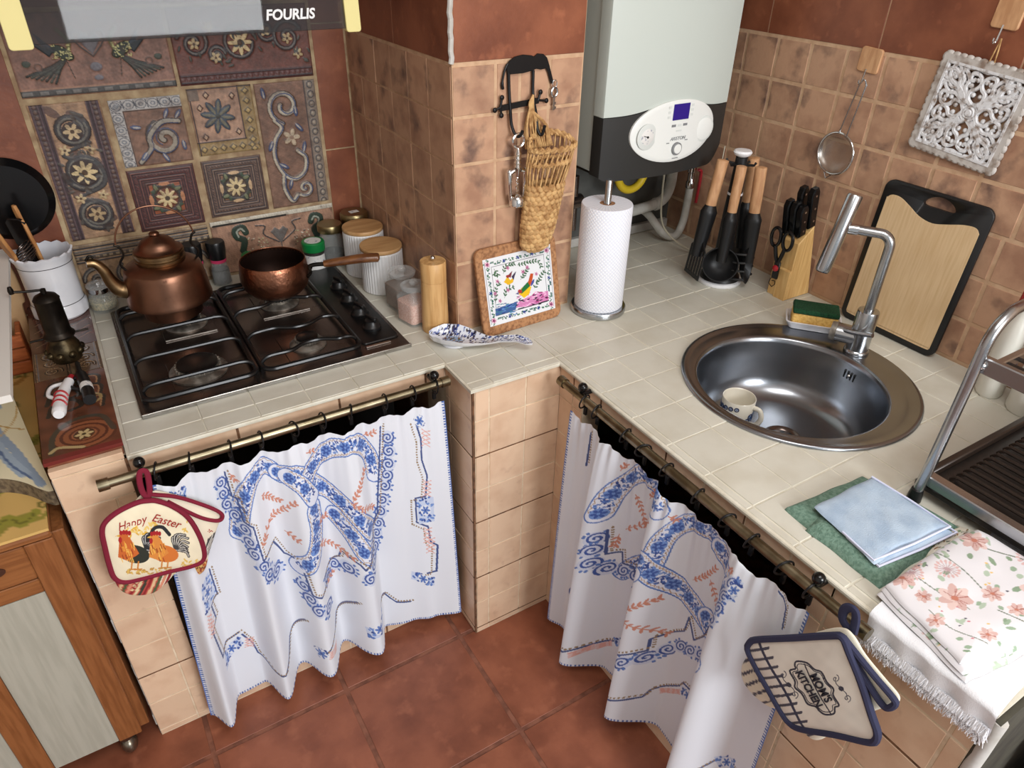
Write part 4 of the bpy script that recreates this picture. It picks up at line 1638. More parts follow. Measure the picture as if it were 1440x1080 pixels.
# antique mill
t = thing('coffee_mill', 'antique brass hand mill with crank standing on the decorated ledge', 'coffee mill', (-1.018, .545, ZL + .0012), .2)
g = G()
g.lathe([(0, 0), (.030, 0), (.033, .008), (.036, .022), (.034, .036), (.028, .048), (.024, .054), (.024, .060), (0, .060)], 28)
for k in range(9):
    g.sphere((.034 * math.cos(k * .7), .034 * math.sin(k * .7), .022), .009, 8, 6)
g.obj('base', 'aged_brass', t)
g = G()
g.tube([(-.058, .012, .058), (0, 0, .060), (.058, -.012, .062)], .0026, 8)
g.obj('cross_rod', 'dark_bronze', t)
g = G()
g.lathe([(0, .060), (.032, .060), (.033, .064), (.028, .070), (.027, .075), (.026, .15), (.027, .152), (.022, .160), (.010, .166), (0, .166)], 28)
g.obj('barrel', 'dark_bronze', t)
g = G()
g.lathe([(0, .166), (.006, .166), (.006, .176), (0, .176)], 12)
g.tube(smoothpath([(0, 0, .174), (-.03, .006, .177), (-.056, .01, .182)], 5), .003, 8)
g.lathe([(0, 0), (.005, 0), (.006, .008), (.004, .016), (0, .017)], 12, T(-.056, .01, .178))
g.obj('crank', 'dark_bronze', t)

# gas lighters lying on the ledge
t = thing('gas_lighter', 'white gas lighter with red swirl print lying on the decorated ledge', 'lighter', (-1.042, .335, ZL + .0150), (0, 0, math.radians(-8)))
g = G()
bp = smoothpath([(0, -.055, 0), (0, -.01, 0), (.002, .03, 0), (.010, .075, 0)], 6)
g.tube(bp, np.interp(np.linspace(0, 1, len(bp)), [0, .06, .5, 1], [.010, .0135, .0125, .010]), 16)
g.obj('body', 'white_plastic', t)
for k in range(3):
    g = G()
    g.tube([(.0138 * math.cos(a), -.030 + .018 * k + .012 * math.sin(a * .8), .0138 * math.sin(a)) for a in np.linspace(.2, PI - .2, 12)], .0022, 6, flat=.5)
    g.obj('swirl', 'red_plastic', t)
g = G()
g.tube(smoothpath([(-.012, .012, 0), (-.026, .03, 0), (-.022, .062, 0), (.004, .070, 0)], 6), .0042, 10)
g.obj('guard', 'white_plastic', t)
g = G()
g.tube([(.010, .074, 0), (.013, .096, 0)], [.0075, .006], 12)
g.obj('nozzle', 'red_plastic', t)
t = thing('kitchen_lighter', 'black gas lighter with white label lying on the decorated ledge', 'lighter', (-.992, .365, ZL + .0140), (0, 0, math.radians(2)))
g = G()
g.tube(smoothpath([(0, -.055, 0), (0, -.01, 0), (-.002, .04, 0), (-.004, .06, 0)], 6), .0125, 14)
g.tube(smoothpath([(-.013, .0, 0), (-.028, .02, 0), (-.022, .05, 0), (-.002, .055, 0)], 6), .0036, 8)
g.obj('body', 'black_plastic', t)
g = G()
g.tube([(-.004, .058, 0), (-.004, .12, 0)], .005, 10)
g.obj('nozzle', 'black_plastic', t)
g = G()
g.tube([(0, -.012, 0), (0, .008, 0)], .0129, 14)
g.obj('paper_label', 'label_paper', t)

# ------------------------------------------------------------------ corner worktop: spoon rest, cork trivet, paper towel
mat('cork', (176, 128, 88), 0.85, c2=(132, 90, 60), ns=120, nd=5, lo=.42, hi=.66, bump=.5, bs=260)
mat('paper', (232, 234, 244), 0.92, bump=.0)
mat('wrought_iron', (24, 23, 24), 0.42, .4)
mat('straw', (206, 166, 112), 0.75, c2=(160, 118, 72), ns=60, c3=(214, 178, 122), ns3=40, lo3=.55, hi3=.75)
mat('boiler_white', (196, 204, 197), 0.36)
mat('panel_white', (232, 234, 230), 0.35)
mat('panel_black', (44, 44, 43), 0.38)
mat('screen', (40, 24, 110), 0.25, emit=.35)
mat('grey_print', (128, 130, 132), 0.6)
mat('pale_ring', (216, 220, 216), 0.4)
mat('pipe_white', (214, 214, 208), 0.4, c2=(190, 188, 180), ns=20)
mat('yellow_hose', (218, 186, 40), 0.5)
mat('cable', (196, 190, 170), 0.5)
mat('tan_wood', (206, 160, 118), 0.5, c2=(186, 138, 98), ns=10, stretch=(10, 10, 2))
mat('block_wood', (222, 184, 122), 0.5, c2=(200, 154, 92), ns=9, stretch=(22, 10, 1.2), nd=3, lo=.35, hi=.7)
mat('board_bamboo', (222, 192, 150), 0.5, c2=(208, 174, 128), ns=7, stretch=(4, 26, 1.6), nd=4, lo=.4, hi=.75)
mat('soft_black', (26, 26, 27), 0.42)
mat('whitewash', (222, 222, 224), 0.8, c2=(140, 122, 108), ns=75, nd=6, lo=.48, hi=.70, bump=.4, bs=160)
mat('whitewash_frame', (196, 190, 184), 0.8, c2=(138, 120, 106), ns=40, nd=6, lo=.46, hi=.7, bump=.4)
mat('sink_steel', (156, 160, 166), 0.25, 1.0, c2=(146, 149, 154), ns=6)
mat('brushed', (182, 185, 188), 0.24, 1.0)
mat('sponge_yellow', (236, 196, 116), 0.95, c2=(214, 168, 90), ns=150, bump=.8, bs=260)
mat('scourer_green', (24, 74, 44), 0.95, c2=(16, 54, 32), ns=220, bump=.8, bs=320)
mat('cream_ceramic', (232, 226, 210), 0.2, coat=.4)
mat('rack_steel', (178, 180, 183), 0.26, 1.0)
mat('tray_black', (36, 32, 30), 0.35)
mat('tray_brown', (52, 42, 36), 0.3, .3)
mat('bottle_white', (226, 224, 214), 0.35)
mat('mesh_steel', (176, 172, 166), 0.35, .9, alpha=.42)


def boolcut(ob, cut_g, parent=None):
    c = cut_g.obj('cutter', 'paper', parent, smooth=False)
    bpy.context.view_layer.update()
    md = ob.modifiers.new('cut', 'BOOLEAN')
    md.operation, md.solver, md.object = 'DIFFERENCE', 'EXACT', c
    me = bpy.data.meshes.new_from_object(ob.evaluated_get(bpy.context.evaluated_depsgraph_get()))
    ob.modifiers.clear()
    ob.data = me
    bpy.data.objects.remove(c)


# spoon rest
sr = thing('spoon_rest', 'blue and white patterned ceramic spoon rest in front of the column', 'spoon rest', (-.14, .155, H + .0006), math.atan2(-.173, .198))
nu, nv = 130, 60
U, V_ = np.meshgrid(np.linspace(0, 1, nu), np.linspace(-1, 1, nv))
xs = -.131 + .262 * U
hw = np.interp(U, [0, .02, .06, .15, .25, .36, .46, .56, .7, .85, .95, .985, 1], [.001, .016, .028, .0405, .044, .040, .029, .019, .0150, .0165, .015, .008, .001])
zz = np.interp(U, [0, .06, .2, .4, .55, .7, .85, 1], [.016, .010, .006, .008, .013, .024, .030, .022])
zz = zz + (np.abs(V_) ** 3.6) * np.interp(U, [0, .1, .25, .45, .6, 1], [.012, .024, .026, .014, .006, .004])
yy = V_ * hw
p = Pattern(xs * 1000, V_ * 10 + 0 * U, (222, 226, 236))
rg = random.Random(4)
for _ in range(760):
    x = rg.uniform(-131, 131)
    v = rg.uniform(-10, 10)
    if x < -30 and abs(v) < 4.5 and rg.random() < .9:
        continue
    p.ell(x, v, rg.uniform(1, 3.4), rg.uniform(.3, .9), rg.uniform(0, .6), rg.choice([(44, 56, 116), (30, 34, 66), (62, 84, 150), (70, 60, 60)]))
p.ell(-72, 0, 26, 5.2, 0, (150, 170, 200))
for _ in range(60):
    p.ell(rg.uniform(-96, -50), rg.uniform(-4.6, 4.6), rg.uniform(1.5, 5), rg.uniform(.3, .9), rg.uniform(0, .5), rg.choice([(120, 86, 46), (86, 62, 40), (168, 132, 74), (70, 92, 60), (140, 160, 190)]))
P = np.stack([xs, yy, zz], -1)
sheet('dish', P, p.colours(), 'print_gloss', sr)
P2 = P.copy()
P2[..., 2] = np.minimum(P[..., 2] - .003, zz - .003)
e_ = np.clip(np.abs(V_), 0, 1) ** 6
P2[..., 2] = P2[..., 2] * (1 - e_) + P[..., 2] * e_
P2[..., 2] = np.maximum(P2[..., 2], .0)
sheet('underside', P2[::-1], None, 'white_ceramic', sr)
g = G()
g.lathe([(0, 0), (.026, 0), (.026, .006), (0, .006)], 28, T(-.068, 0, 0) @ Matrix.Diagonal((1.2, 1, 1, 1)))
g.obj('foot', 'white_ceramic', sr)

# cork trivet with a bird picture, leaning on the column
ct = thing('picture_trivet', 'cork trivet with white bird-and-flower picture tile leaning on the column', 'trivet', (.010, .186, H + .001), (math.radians(-13), math.radians(0), math.radians(2)))
g = G()
g.prism(rrect(-.121, .121, 0, .224, .022, 6), -.012, 0, .002, M=Rx(PI / 2))
bpy.context.view_layer.update()
co_ = g.obj('cork_board', 'cork', ct)
nu, nv = 190, 150
U, V_ = np.meshgrid(np.linspace(0, 1, nu), np.linspace(0, 1, nv))
Xp, Yp = quadmap(((215, 412), (737, 292), (755, 735), (253, 870)), U, V_)
p = Pattern(Xp, Yp, (226, 228, 232))
q = lambda u, v: tuple(float(a) for a in quadmap(((215, 412), (737, 292), (755, 735), (253, 870)), np.array(u), np.array(v)))
p.line([q(.02, .03), q(.98, .03), q(.98, .97), q(.02, .97)], 2, (90, 90, 120), close=True)
p.line([q(.11, .13), q(.89, .13), q(.89, .86), q(.11, .86)], 3, (60, 60, 80), close=True)
rg = random.Random(9)
for k in range(60):
    for (u, v, a) in ((k / 60, .08, 0), (k / 60, .92, 0), (.06, k / 60, 1.5), (.94, k / 60, 1.5)):
        x, y = q(u, v)
        p.leaf(x, y, 17, 7, a + rg.choice([-.9, .7, 2.4, -2.5]) - .2, rg.choice([(52, 104, 84), (44, 90, 100), (70, 120, 90)]))
for u, v in ((.3, .08), (.5, .08), (.72, .08), (.3, .92), (.52, .92), (.74, .92), (.06, .5), (.94, .5)):
    x, y = q(u, v)
    p.flower(x, y, 13, 5, (52, 70, 150), (30, 34, 70))
for u, v in ((.06, .08), (.94, .08), (.06, .92), (.94, .92)):
    x, y = q(u, v)
    p.ell(x, y, 20, 18, 0, (226, 190, 206))
    p.flower(x, y, 15, 5, (150, 60, 110), (60, 20, 50))
for pts in ([(300, 700), (310, 600), (345, 560)], [(300, 470), (330, 520), (300, 500)], [(370, 500), (390, 450), (460, 430)], [(480, 440), (560, 420), (640, 410), (660, 450)],
            [(600, 600), (640, 540), (690, 470)], [(370, 670), (390, 610), (450, 590)], [(500, 540), (530, 500), (560, 460)]):
    p.spray(pts, 22, (60, 100, 70), rg, 3)
for x, y in ((322, 555), (405, 462), (555, 455), (520, 486), (400, 615), (622, 500), (335, 690), (300, 640)):
    p.flower(x, y, 15, 5, (196, 120, 160), (110, 40, 80))
p.poly([(296, 745), (470, 690), (450, 750), (296, 795)], (66, 98, 150))
for _ in range(30):
    x, y = rg.uniform(300, 455), rg.uniform(705, 780)
    p.ell(x, y, 16, 3, -.3, rg.choice([(36, 62, 130), (96, 140, 200), (70, 130, 140)]))
p.poly([(455, 735), (480, 690), (600, 640), (705, 615), (706, 680), (570, 722)], (206, 130, 178))
for _ in range(60):
    x, y = rg.uniform(460, 700), rg.uniform(625, 725)
    p.ell(x, y, 13, 4, rg.uniform(-.6, .2), rg.choice([(160, 40, 110), (240, 190, 220), (60, 40, 60), (226, 150, 200)]))
p.line([(470, 745), (570, 722), (706, 682)], 7, (40, 34, 44))
p.poly([(370, 560), (400, 520), (420, 545), (455, 520), (440, 560), (405, 580)], (226, 178, 40))
p.poly([(400, 515), (440, 480), (425, 530)], (120, 50, 60))
p.poly([(430, 520), (470, 480), (445, 545)], (60, 50, 80))
p.ell(402, 520, 13, 11, 0, (150, 50, 50))
p.poly([(480, 640), (500, 600), (545, 575), (580, 590), (560, 640), (520, 668)], (232, 190, 40))
p.poly([(490, 620), (520, 585), (560, 550), (575, 580), (540, 610), (500, 640)], (40, 110, 60))
p.poly([(555, 560), (575, 500), (600, 495), (590, 540), (570, 585)], (190, 80, 40))
p.ell(590, 560, 8, 26, .5, (70, 80, 150))
p.ell(490, 622, 16, 14, 0, (170, 60, 60))
p.poly([(455, 640), (480, 625), (480, 645)], (90, 90, 140))
P = np.stack([-.102 + .204 * U, -.0005 + 0 * U, .198 - .172 * V_], -1)
A_ = np.array(Ry(0.0))
P = (P.reshape(-1, 3) @ A_[:3, :3].T).reshape(nv, nu, 3)
P[..., 1] -= .0005
sheet('picture_tile', P, p.colours(), 'print_gloss', ct, thick=.0008)

# paper towel stand
pt = thing('paper_towel_stand', 'steel paper towel stand with disc base and upright rod', 'paper towel holder', (.243, .178, H + .0006))
g = G()
g.lathe([(0, 0), (.073, 0), (.075, .002), (.075, .013), (.073, .016), (0, .016)], 56)
g.obj('base', 'brushed', pt)
g = G()
g.lathe([(0, .0161), (.009, .0161), (.009, .355), (.008, .357), (0, .357)], 24)
g.obj('rod', 'brushed', pt)
pr_ = thing('paper_roll', 'roll of quilted white kitchen paper on the steel stand', 'paper roll', (.243, .178, H + .0175))
m = mat('quilted_paper', (236, 238, 246), 0.92)
nt = m.node_tree
wv = []
tc = nt.nodes.new('ShaderNodeTexCoord')
for sgn in (1, -1):
    mp = nt.nodes.new('ShaderNodeMapping')
    mp.inputs['Rotation'].default_value = (0, 0, sgn * .78)
    w_ = nt.nodes.new('ShaderNodeTexWave')
    w_.inputs['Scale'].default_value = 4.5
    nt.links.new(tc.outputs['UV'], mp.inputs[0])
    nt.links.new(mp.outputs[0], w_.inputs[0])
    wv.append(w_)
mm = nt.nodes.new('ShaderNodeMath')
mm.operation = 'MULTIPLY'
nt.links.new(wv[0].outputs['Fac'], mm.inputs[0])
nt.links.new(wv[1].outputs['Fac'], mm.inputs[1])
mxx = nt.nodes.new('ShaderNodeMix')
mxx.data_type = 'RGBA'
mxx.inputs[6].default_value = lin((222, 225, 236))
mxx.inputs[7].default_value = lin((242, 243, 248))
rr_ = nt.nodes.new('ShaderNodeMapRange')
rr_.inputs['From Max'].default_value = .35
nt.links.new(mm.outputs[0], rr_.inputs['Value'])
nt.links.new(rr_.outputs[0], mxx.inputs[0])
nt.links.new(mxx.outputs[2], nt.nodes['Principled BSDF'].inputs['Base Color'])
bn = nt.nodes.new('ShaderNodeBump')
bn.inputs['Strength'].default_value = .35
bn.inputs['Distance'].default_value = .002
nt.links.new(mm.outputs[0], bn.inputs['Height'])
nt.links.new(bn.outputs[0], nt.nodes['Principled BSDF'].inputs['Normal'])
g = G()
g.lathe([(.020, .0), (.064, .0), (.0655, .003), (.0655, .278), (.064, .281), (.020, .281), (.020, .0)], 64)
ro = g.obj('sheets', 'quilted_paper', pr_, angle=50)
uv = ro.data.uv_layers.new(name='UVMap')
for lp in ro.data.loops:
    c = ro.data.vertices[lp.vertex_index].co
    uv.data[lp.index].uv = (math.atan2(c.y, c.x) / (2 * PI) * 4.1, c.z * 10)
g = G()
g.lathe([(.0105, .001), (.0198, .001), (.0198, .280), (.0105, .280), (.0105, .001)], 32)
g.obj('cardboard_core', 'cork', pr_)

# ------------------------------------------------------------------ elephant hook rack on the column and what hangs from it
YH = YC - .0045
hk = thing('hook_rack', 'black wrought-iron elephant hook rack on the tiled column', 'hook rack', (.03, YH, 1.42))
o = T(-.03, -YH, -1.42)


def flat(g_, pts, y0, y1):
    g_.prism([(x, -z) for x, z in pts], -y1, -y0, .0, M=o @ Rx(-PI / 2)) if False else g_.prism([(x, z) for x, z in pts], -y1, -y0, .0006, M=o @ Rx(PI / 2))


g = G()
body = [(-.019, 1.470), (-.022, 1.486), (-.015, 1.497), (.0, 1.505), (.021, 1.508), (.043, 1.505), (.050, 1.502), (.059, 1.508), (.074, 1.506), (.084, 1.498), (.091, 1.482),
        (.104, 1.447), (.098, 1.441), (.088, 1.467), (.082, 1.476), (.069, 1.474), (.056, 1.477), (.048, 1.474), (.022, 1.470)]
flat(g, body, YH - .004, YH)
g.obj('elephant', 'wrought_iron', hk, smooth=False)
for pts in ([(-.019, 1.492), (-.027, 1.477), (-.032, 1.453), (-.030, 1.441)],):
    g = G()
    g.tube(smoothpath([(x, YH - .003, z) for x, z in pts], 5), [.0025] * 10 + [.0035] * 6, 8, o)
    g.obj('tail', 'wrought_iron', hk)
for pts in ([(-.016, 1.474), (-.015, 1.44), (-.0135, 1.40), (-.011, 1.367), (-.006, 1.345), (.001, 1.341), (.008, 1.354)], [(.048, 1.474), (.048, 1.434), (.049, 1.41), (.056, 1.378), (.056, 1.347), (.062, 1.337), (.068, 1.359)]):
    g = G()
    n_ = len(pts)
    yy_ = [YH - .003, YH - .004, YH - .008, YH - .010, YH - .018, YH - .026, YH - .030]
    g.tube(smoothpath([(x, yv, z) for (x, z), yv in zip(pts, yy_)], 5), .0036, 8, o)
    g.obj('hook', 'wrought_iron', hk)
g = G()
flat(g, [(-.040, 1.395), (.064, 1.403), (.064, 1.416), (-.040, 1.408)], YH - .0075, YH - .0045)
g.obj('crossbar', 'wrought_iron', hk, smooth=False)
for x, z in ((-.034, 1.424), (-.052, 1.399), (-.035, 1.386), (.068, 1.427), (.085, 1.407)):
    g = G()
    bx, bz = (-.038, 1.404) if x < 0 else (.062, 1.410)
    g.tube([(bx, YH - .006, bz), (x, YH - .006, z)], .0028, 8, o)
    g.sphere((x, YH - .006, z), .0058, 12, 8, (1, .6, 1), M=o)
    g.obj('finial', 'wrought_iron', hk)

t = thing('bottle_opener', 'steel wing corkscrew with ring handle hanging from the elephant rack', 'corkscrew', (.0, YH - .024, 1.19))
g = G()
g.tube([(.015 * math.cos(a), 0, .141 + .015 * math.sin(a)) for a in np.linspace(0, 2 * PI, 24, endpoint=False)], .0034, 8, closed=True)
g.obj('ring', 'chrome', t)
g = G()
g.lathe([(0, .06), (.004, .06)] + [(.0065 + .0022 * (i % 2), .076 + .005 * i) for i in range(9)] + [(.004, .124), (0, .126)], 16)
g.obj('rack_stem', 'chrome', t)
for sx in (-1, 1):
    g = G()
    g.tube([(sx * .008, 0, .074), (sx * .022, 0, .070), (sx * .021, 0, .04), (sx * .018, 0, .004)], [.006, .0075, .0048, .0042], 10)
    g.sphere((sx * .023, 0, .072), .0065, 12, 8)
    g.obj('wing_arm', 'chrome', t)
g = G()
g.lathe([(.017, -.012), (.0195, -.009), (.0195, .006), (.015, .012), (.012, .012), (.0160, .005), (.0160, -.012), (.017, -.012)], 28)
g.obj('bell', 'chrome', t)
g = G()
g.tube([(.0035 * math.cos(a), .0035 * math.sin(a), .066 - a * .0022) for a in np.linspace(0, 26, 70)], .0012, 6)
g.obj('worm', 'chrome', t)

t = thing('door_key', 'small steel key hanging from the elephant trunk', 'key', (.106, YH - .006, 1.43))
g = G()
g.tube([(.006 * math.cos(a), 0, .012 + .008 * math.sin(a)) for a in np.linspace(0, 2 * PI, 16, endpoint=False)], .0014, 6, closed=True)
g.obj('ring', 'chrome', t)
g = G()
g.tube([(.008 * math.cos(a), 0, -.006 + .010 * math.sin(a)) for a in np.linspace(0, 2 * PI, 18, endpoint=False)], .0028, 8, closed=True)
g.box(-.0025, .0025, -.001, .001, -.046, -.014)
g.box(.002, .0065, -.001, .001, -.044, -.038)
g.box(.002, .0055, -.001, .001, -.033, -.028)
g.obj('blade', 'brushed', t)

# woven straw basket: knotted lower pocket, open strands above, hanging tail
t = thing('straw_basket', 'narrow woven straw basket pocket hanging from the elephant rack', 'basket', (.055, YH - .036, 1.08))
kz = np.linspace(0, .14, 13)


def b_c(z):            # centre x and half-width of the pocket at a height above its base
    return np.interp(z, [0, .06, .14, .20, .24], [-.006, .004, .016, .026, .034]), np.interp(z, [-.02, 0, .03, .06, .14, .20, .24], [.012, .040, .047, .049, .054, .060, .066])


g = G()
for i, z in enumerate(kz):
    cx, w_ = b_c(z)
    n_ = 17
    for j in range(n_):
        a = 2 * PI * (j + .5 * (i % 2)) / n_
        d_ = .62
        R_ = Rz(a) @ Ry(.5)
        g.sphere((0, 0, 0), .0085, 8, 6, (.75, 1.25, .95), M=T(cx + w_ * .93 * math.cos(a), w_ * d_ * math.sin(a) * .75, z) @ Rz(a) @ Rx(.6 if i % 2 else -.6))
for i, (z, q_) in enumerate(((-.010, .75), (-.017, .45), (-.020, .15))):
    cx, w_ = b_c(0)
    n_ = 12 - 3 * i
    for j in range(n_):
        a = 2 * PI * j / n_
        g.sphere((cx + w_ * q_ * math.cos(a), w_ * q_ * .5 * math.sin(a), z), .0085, 8, 6, (1.2, 1, .8))
kn = g.obj('knotted_pocket', 'straw', t)
kn['kind'] = 'stuff'
g = G()
for j in range(26):
    a = 2 * PI * j / 26
    c0, w0 = b_c(.14)
    c1, w1 = b_c(.225)
    dz = .028 if math.sin(a) > 0 else 0
    g.tube(smoothpath([(c0 + w0 * .93 * math.cos(a), w0 * .46 * math.sin(a), .14), ((c0 + c1) / 2 + w1 * .93 * math.cos(a + .06), w1 * .46 * math.sin(a + .06), .185),
                       (c1 + w1 * .95 * math.cos(a + .14), w1 * .48 * math.sin(a + .14), .222 + dz)], 4), .0022, 6)
st = g.obj('open_strands', 'straw', t)
st['kind'] = 'stuff'
for ph, z, rr in ((0, .195, .0032), (1.6, .198, .0032), (.0, .228, .0042), (2.0, .232, .0042)):
    g = G()
    pts = []
    for a in np.linspace(0, 2 * PI, 90, endpoint=False):
        c1, w1 = b_c(z)
        dz = .026 * max(0, math.sin(a)) if z > .21 else 0
        pts.append((c1 + w1 * .97 * math.cos(a), w1 * .49 * math.sin(a) + .0025 * math.sin(22 * a + ph), z + dz + .003 * math.cos(22 * a + ph)))
    g.tube(pts, rr, 7, closed=True)
    g.obj('braid', 'straw', t)
g = G()
rg = random.Random(12)
for j in range(16):
    u = j / 15
    x0 = -.035 + .075 * u
    g.tube(smoothpath([(x0 + .010, .026, .225), (x0 * .8 + rg.uniform(-.006, .006), .024 + rg.uniform(-.004, .004), .275), (-.022 + .028 * u * (1 - u) + rg.uniform(-.004, .004), .020, .318), (-.012, .022, .345)], 5), .0024, 6)
ta = g.obj('hanging_tail', 'straw', t)
ta['kind'] = 'stuff'

# ------------------------------------------------------------------ wall-hung gas boiler
BX0, BX1 = .272, .702
bo = thing('gas_boiler', 'white wall-hung gas boiler with charcoal lower panel and oval controls', 'boiler', (.487, .40, 1.16))
o = T(-.487, -.40, -1.16)
BC, BW = (BX0 + BX1) / 2, (BX1 - BX0) / 2


def fy(x):
    return .262 - .030 * (1 - np.minimum(1, ((x - BC) / BW) ** 2))


g = G()
g.box(BX0 + .002, BX1 - .002, .272, YA - .002, 1.20, 2.05, .004, M=o)
g.obj('casing', 'boiler_white', bo)
g = G()
g.box(BX0 + .01, BX1 - .01, .28, YA - .01, 1.192, 1.2, M=o)
g.obj('bottom_plate', 'panel_black', bo, smooth=False)


def seam(x):
    return 1.343 + .030 * np.exp(-((x - BC) / .10) ** 2)


def bottom(x):
    t_ = (x - BC) / BW
    return 1.188 - .006 + np.where(t_ > .72, .055 * np.clip((t_ - .72) / .28, 0, 1) ** 2.2, 0) + np.where(t_ < -.86, .012 * np.clip((-.86 - t_) / .14, 0, 1) ** 2, 0)


def front_panel(name, m, z0f, z1f, nz):
    x = np.concatenate([[BX0, BX0, BX0 + .002], np.linspace(BX0 + .006, BX1 - .006, 46), [BX1 - .002, BX1, BX1]])
    yv = fy(x)
    yv[0] = yv[-1] = .30
    yv[1] = yv[-2] = .268
    z0, z1 = z0f(x), z1f(x)
    vv = np.linspace(1, 0, nz)[:, None]
    P_ = np.stack([np.broadcast_to(x, (nz, len(x))), np.broadcast_to(yv, (nz, len(x))), z0 + (z1 - z0) * vv], -1)
    A = np.array(o)
    sheet(name, P_ + A[:3, 3], None, m, bo, thick=.004)


front_panel('lower_panel', 'panel_black', bottom, lambda x: seam(x) - .001, 10)
front_panel('front_cover', 'boiler_white', lambda x: seam(x) + .001, lambda x: 2.05 + 0 * x, 6)
OX, OZ, ORX, ORZ = .493, 1.296, .146, .079
th = np.linspace(0, 2 * PI, 64, endpoint=False)


def on_front(x, z, d=0.0):
    return (x - .487, float(fy(x)) - d - .40, z - 1.16)


def oval(name, cx, cz, rx, rz, d0, d1, m, n=48, dome=0.0, parent=bo):
    k = G()
    V, F = [], []
    rings = [(1.0, d0), (1.0, d1 - .001), (.985, d1)] + [(q_, d1 + dome * (1 - q_ ** 2)) for q_ in (.85, .7, .5, .3, .15)]
    for q_, d in rings:
        for i in range(n):
            a = 2 * PI * i / n
            V.append(on_front(cx + rx * q_ * math.cos(a), cz + rz * q_ * math.sin(a), d))
    for r_ in range(len(rings) - 1):
        for i in range(n):
            F.append((r_ * n + i, r_ * n + (i + 1) % n, (r_ + 1) * n + (i + 1) % n, (r_ + 1) * n + i))
    F.append(tuple((len(rings) - 1) * n + i for i in range(n)))
    k.add(V, F)
    return k.obj(name, m, parent, angle=45)


def knobcyl(cx, cz, r_, d0, d1, name, m, parent):
    k = G()
    c0 = on_front(cx, cz, d0)
    k.lathe([(r_, 0), (r_, d1 - d0 - .001), (r_ * .92, d1 - d0), (0, d1 - d0)], 32, T(*c0) @ Rx(PI / 2))
    return k.obj(name, m, parent)


cp = oval('control_oval', OX, OZ, ORX, ORZ, -.002, .006, 'panel_white', 64)
knobcyl(.397, 1.291, .033, .006, .0085, 'gauge_rim', 'pale_ring', cp)
knobcyl(.397, 1.291, .021, .0085, .0092, 'gauge_face', 'label_paper', cp)
g = G()
g.tube([on_front(.397, 1.291, .0102), on_front(.383, 1.295, .0102)], .0010, 6)
g.sphere(on_front(.397, 1.291, .0102), .0030, 10, 6)
g.obj('gauge_needle', 'black_plastic', cp)
knobcyl(.598, 1.290, .034, .006, .0085, 'dial_plate', 'pale_ring', cp)
knobcyl(.598, 1.290, .029, .0085, .0095, 'dial_face', 'panel_white', cp)
knobcyl(.499, 1.251, .0165, .006, .012, 'knob_ring', 'grey_print', cp)
knobcyl(.499, 1.251, .0125, .012, .0145, 'knob', 'panel_white', cp)
sx0, sz0 = .500, 1.345
g = G()
y0 = float(fy(.5)) - .40
g.box(sx0 - .0275 - .487, sx0 + .0275 - .487, y0 - .0085, y0 - .006, sz0 - .020 - 1.16, sz0 + .020 - 1.16, .0008)
g.obj('display', 'screen', cp, smooth=False, label='violet lit display')


def bt(s, size, x, z, shear=0.0, m_='grey_print'):
    c = on_front(x, z, .0068)
    text(s, size, m_, cp, T(*c) @ Rx(PI / 2), extrude=.0003, shear=shear)


bt('ARISTON', .0125, .500, 1.277, .25)
for x_, z_, w_ in ((.499, 1.226, .010), (.467, 1.268, .005), (.532, 1.270, .005)):
    g = G()
    c = on_front(x_, z_, .0068)
    g.box(c[0] - w_, c[0] + w_, c[1] - .0003, c[1] + .0003, c[2] - .0010, c[2] + .0010)
    g.obj('mark', 'grey_print', cp, smooth=False)
for x in (-.020, 0, .020):
    g = G()
    c = on_front(.500 + x, 1.311, .0068)
    g.box(c[0] - .007, c[0] + .007, c[1] - .0004, c[1] + .0004, c[2] - .003, c[2] + .003)
    g.obj('button', 'grey_print' if x else 'pale_ring', cp, smooth=False)
g = G()
c = on_front(.500, 1.297, .0068)
g.box(c[0] - .009, c[0] + .009, c[1] - .0004, c[1] + .0004, c[2] - .002, c[2] + .002)
g.obj('button', 'pale_ring', cp, smooth=False)
for x in (-.040, .040):
    for k in range(3):
        g = G()
        c = on_front(.500 + x, 1.358 - k * .012, .0068)
        g.box(c[0] - .004, c[0] + .004, c[1] - .0004, c[1] + .0004, c[2] - .003, c[2] + .003)
        g.obj('indicator', 'pale_ring', cp, smooth=False)

# pipes under the boiler
YP = .49


def pipe(name, label, cat, pts, r, m, k=8, extra=None):
    P_ = np.array(pts, float)
    c = P_.mean(0)
    t_ = thing(name, label, cat, tuple(c))
    q_ = G()
    q_.tube(smoothpath(pts, k), r, 14, T(*(-c)))
    q_.obj('pipe', m, t_)
    if extra:
        extra(t_, T(*(-c)))
    return t_


def fittings(t_, A):
    for z in (1.09, 1.125, 1.155):
        q_ = G()
        q_.lathe([(.0175, 0), (.021, .002), (.021, .012), (.0175, .014)], 24, A @ T(.755, YP, z))
        q_.obj('collar', 'pipe_white', t_)
    q_ = G()
    q_.lathe([(.0175, 0), (.0205, .002), (.0205, .012), (.0175, .014)], 24, A @ T(.695, YP, .985) @ Ry(PI / 2))
    q_.obj('collar', 'pipe_white', t_)


pipe('drain_pipe', 'white plastic drain pipe with elbow below the boiler', 'pipe', [(.50, YP, .975), (.60, YP, .978), (.69, YP, .985), (.735, YP, 1.0), (.754, YP, 1.04), (.756, YP, 1.10), (.757, YP, 1.185)], .017, 'pipe_white', 8, fittings)


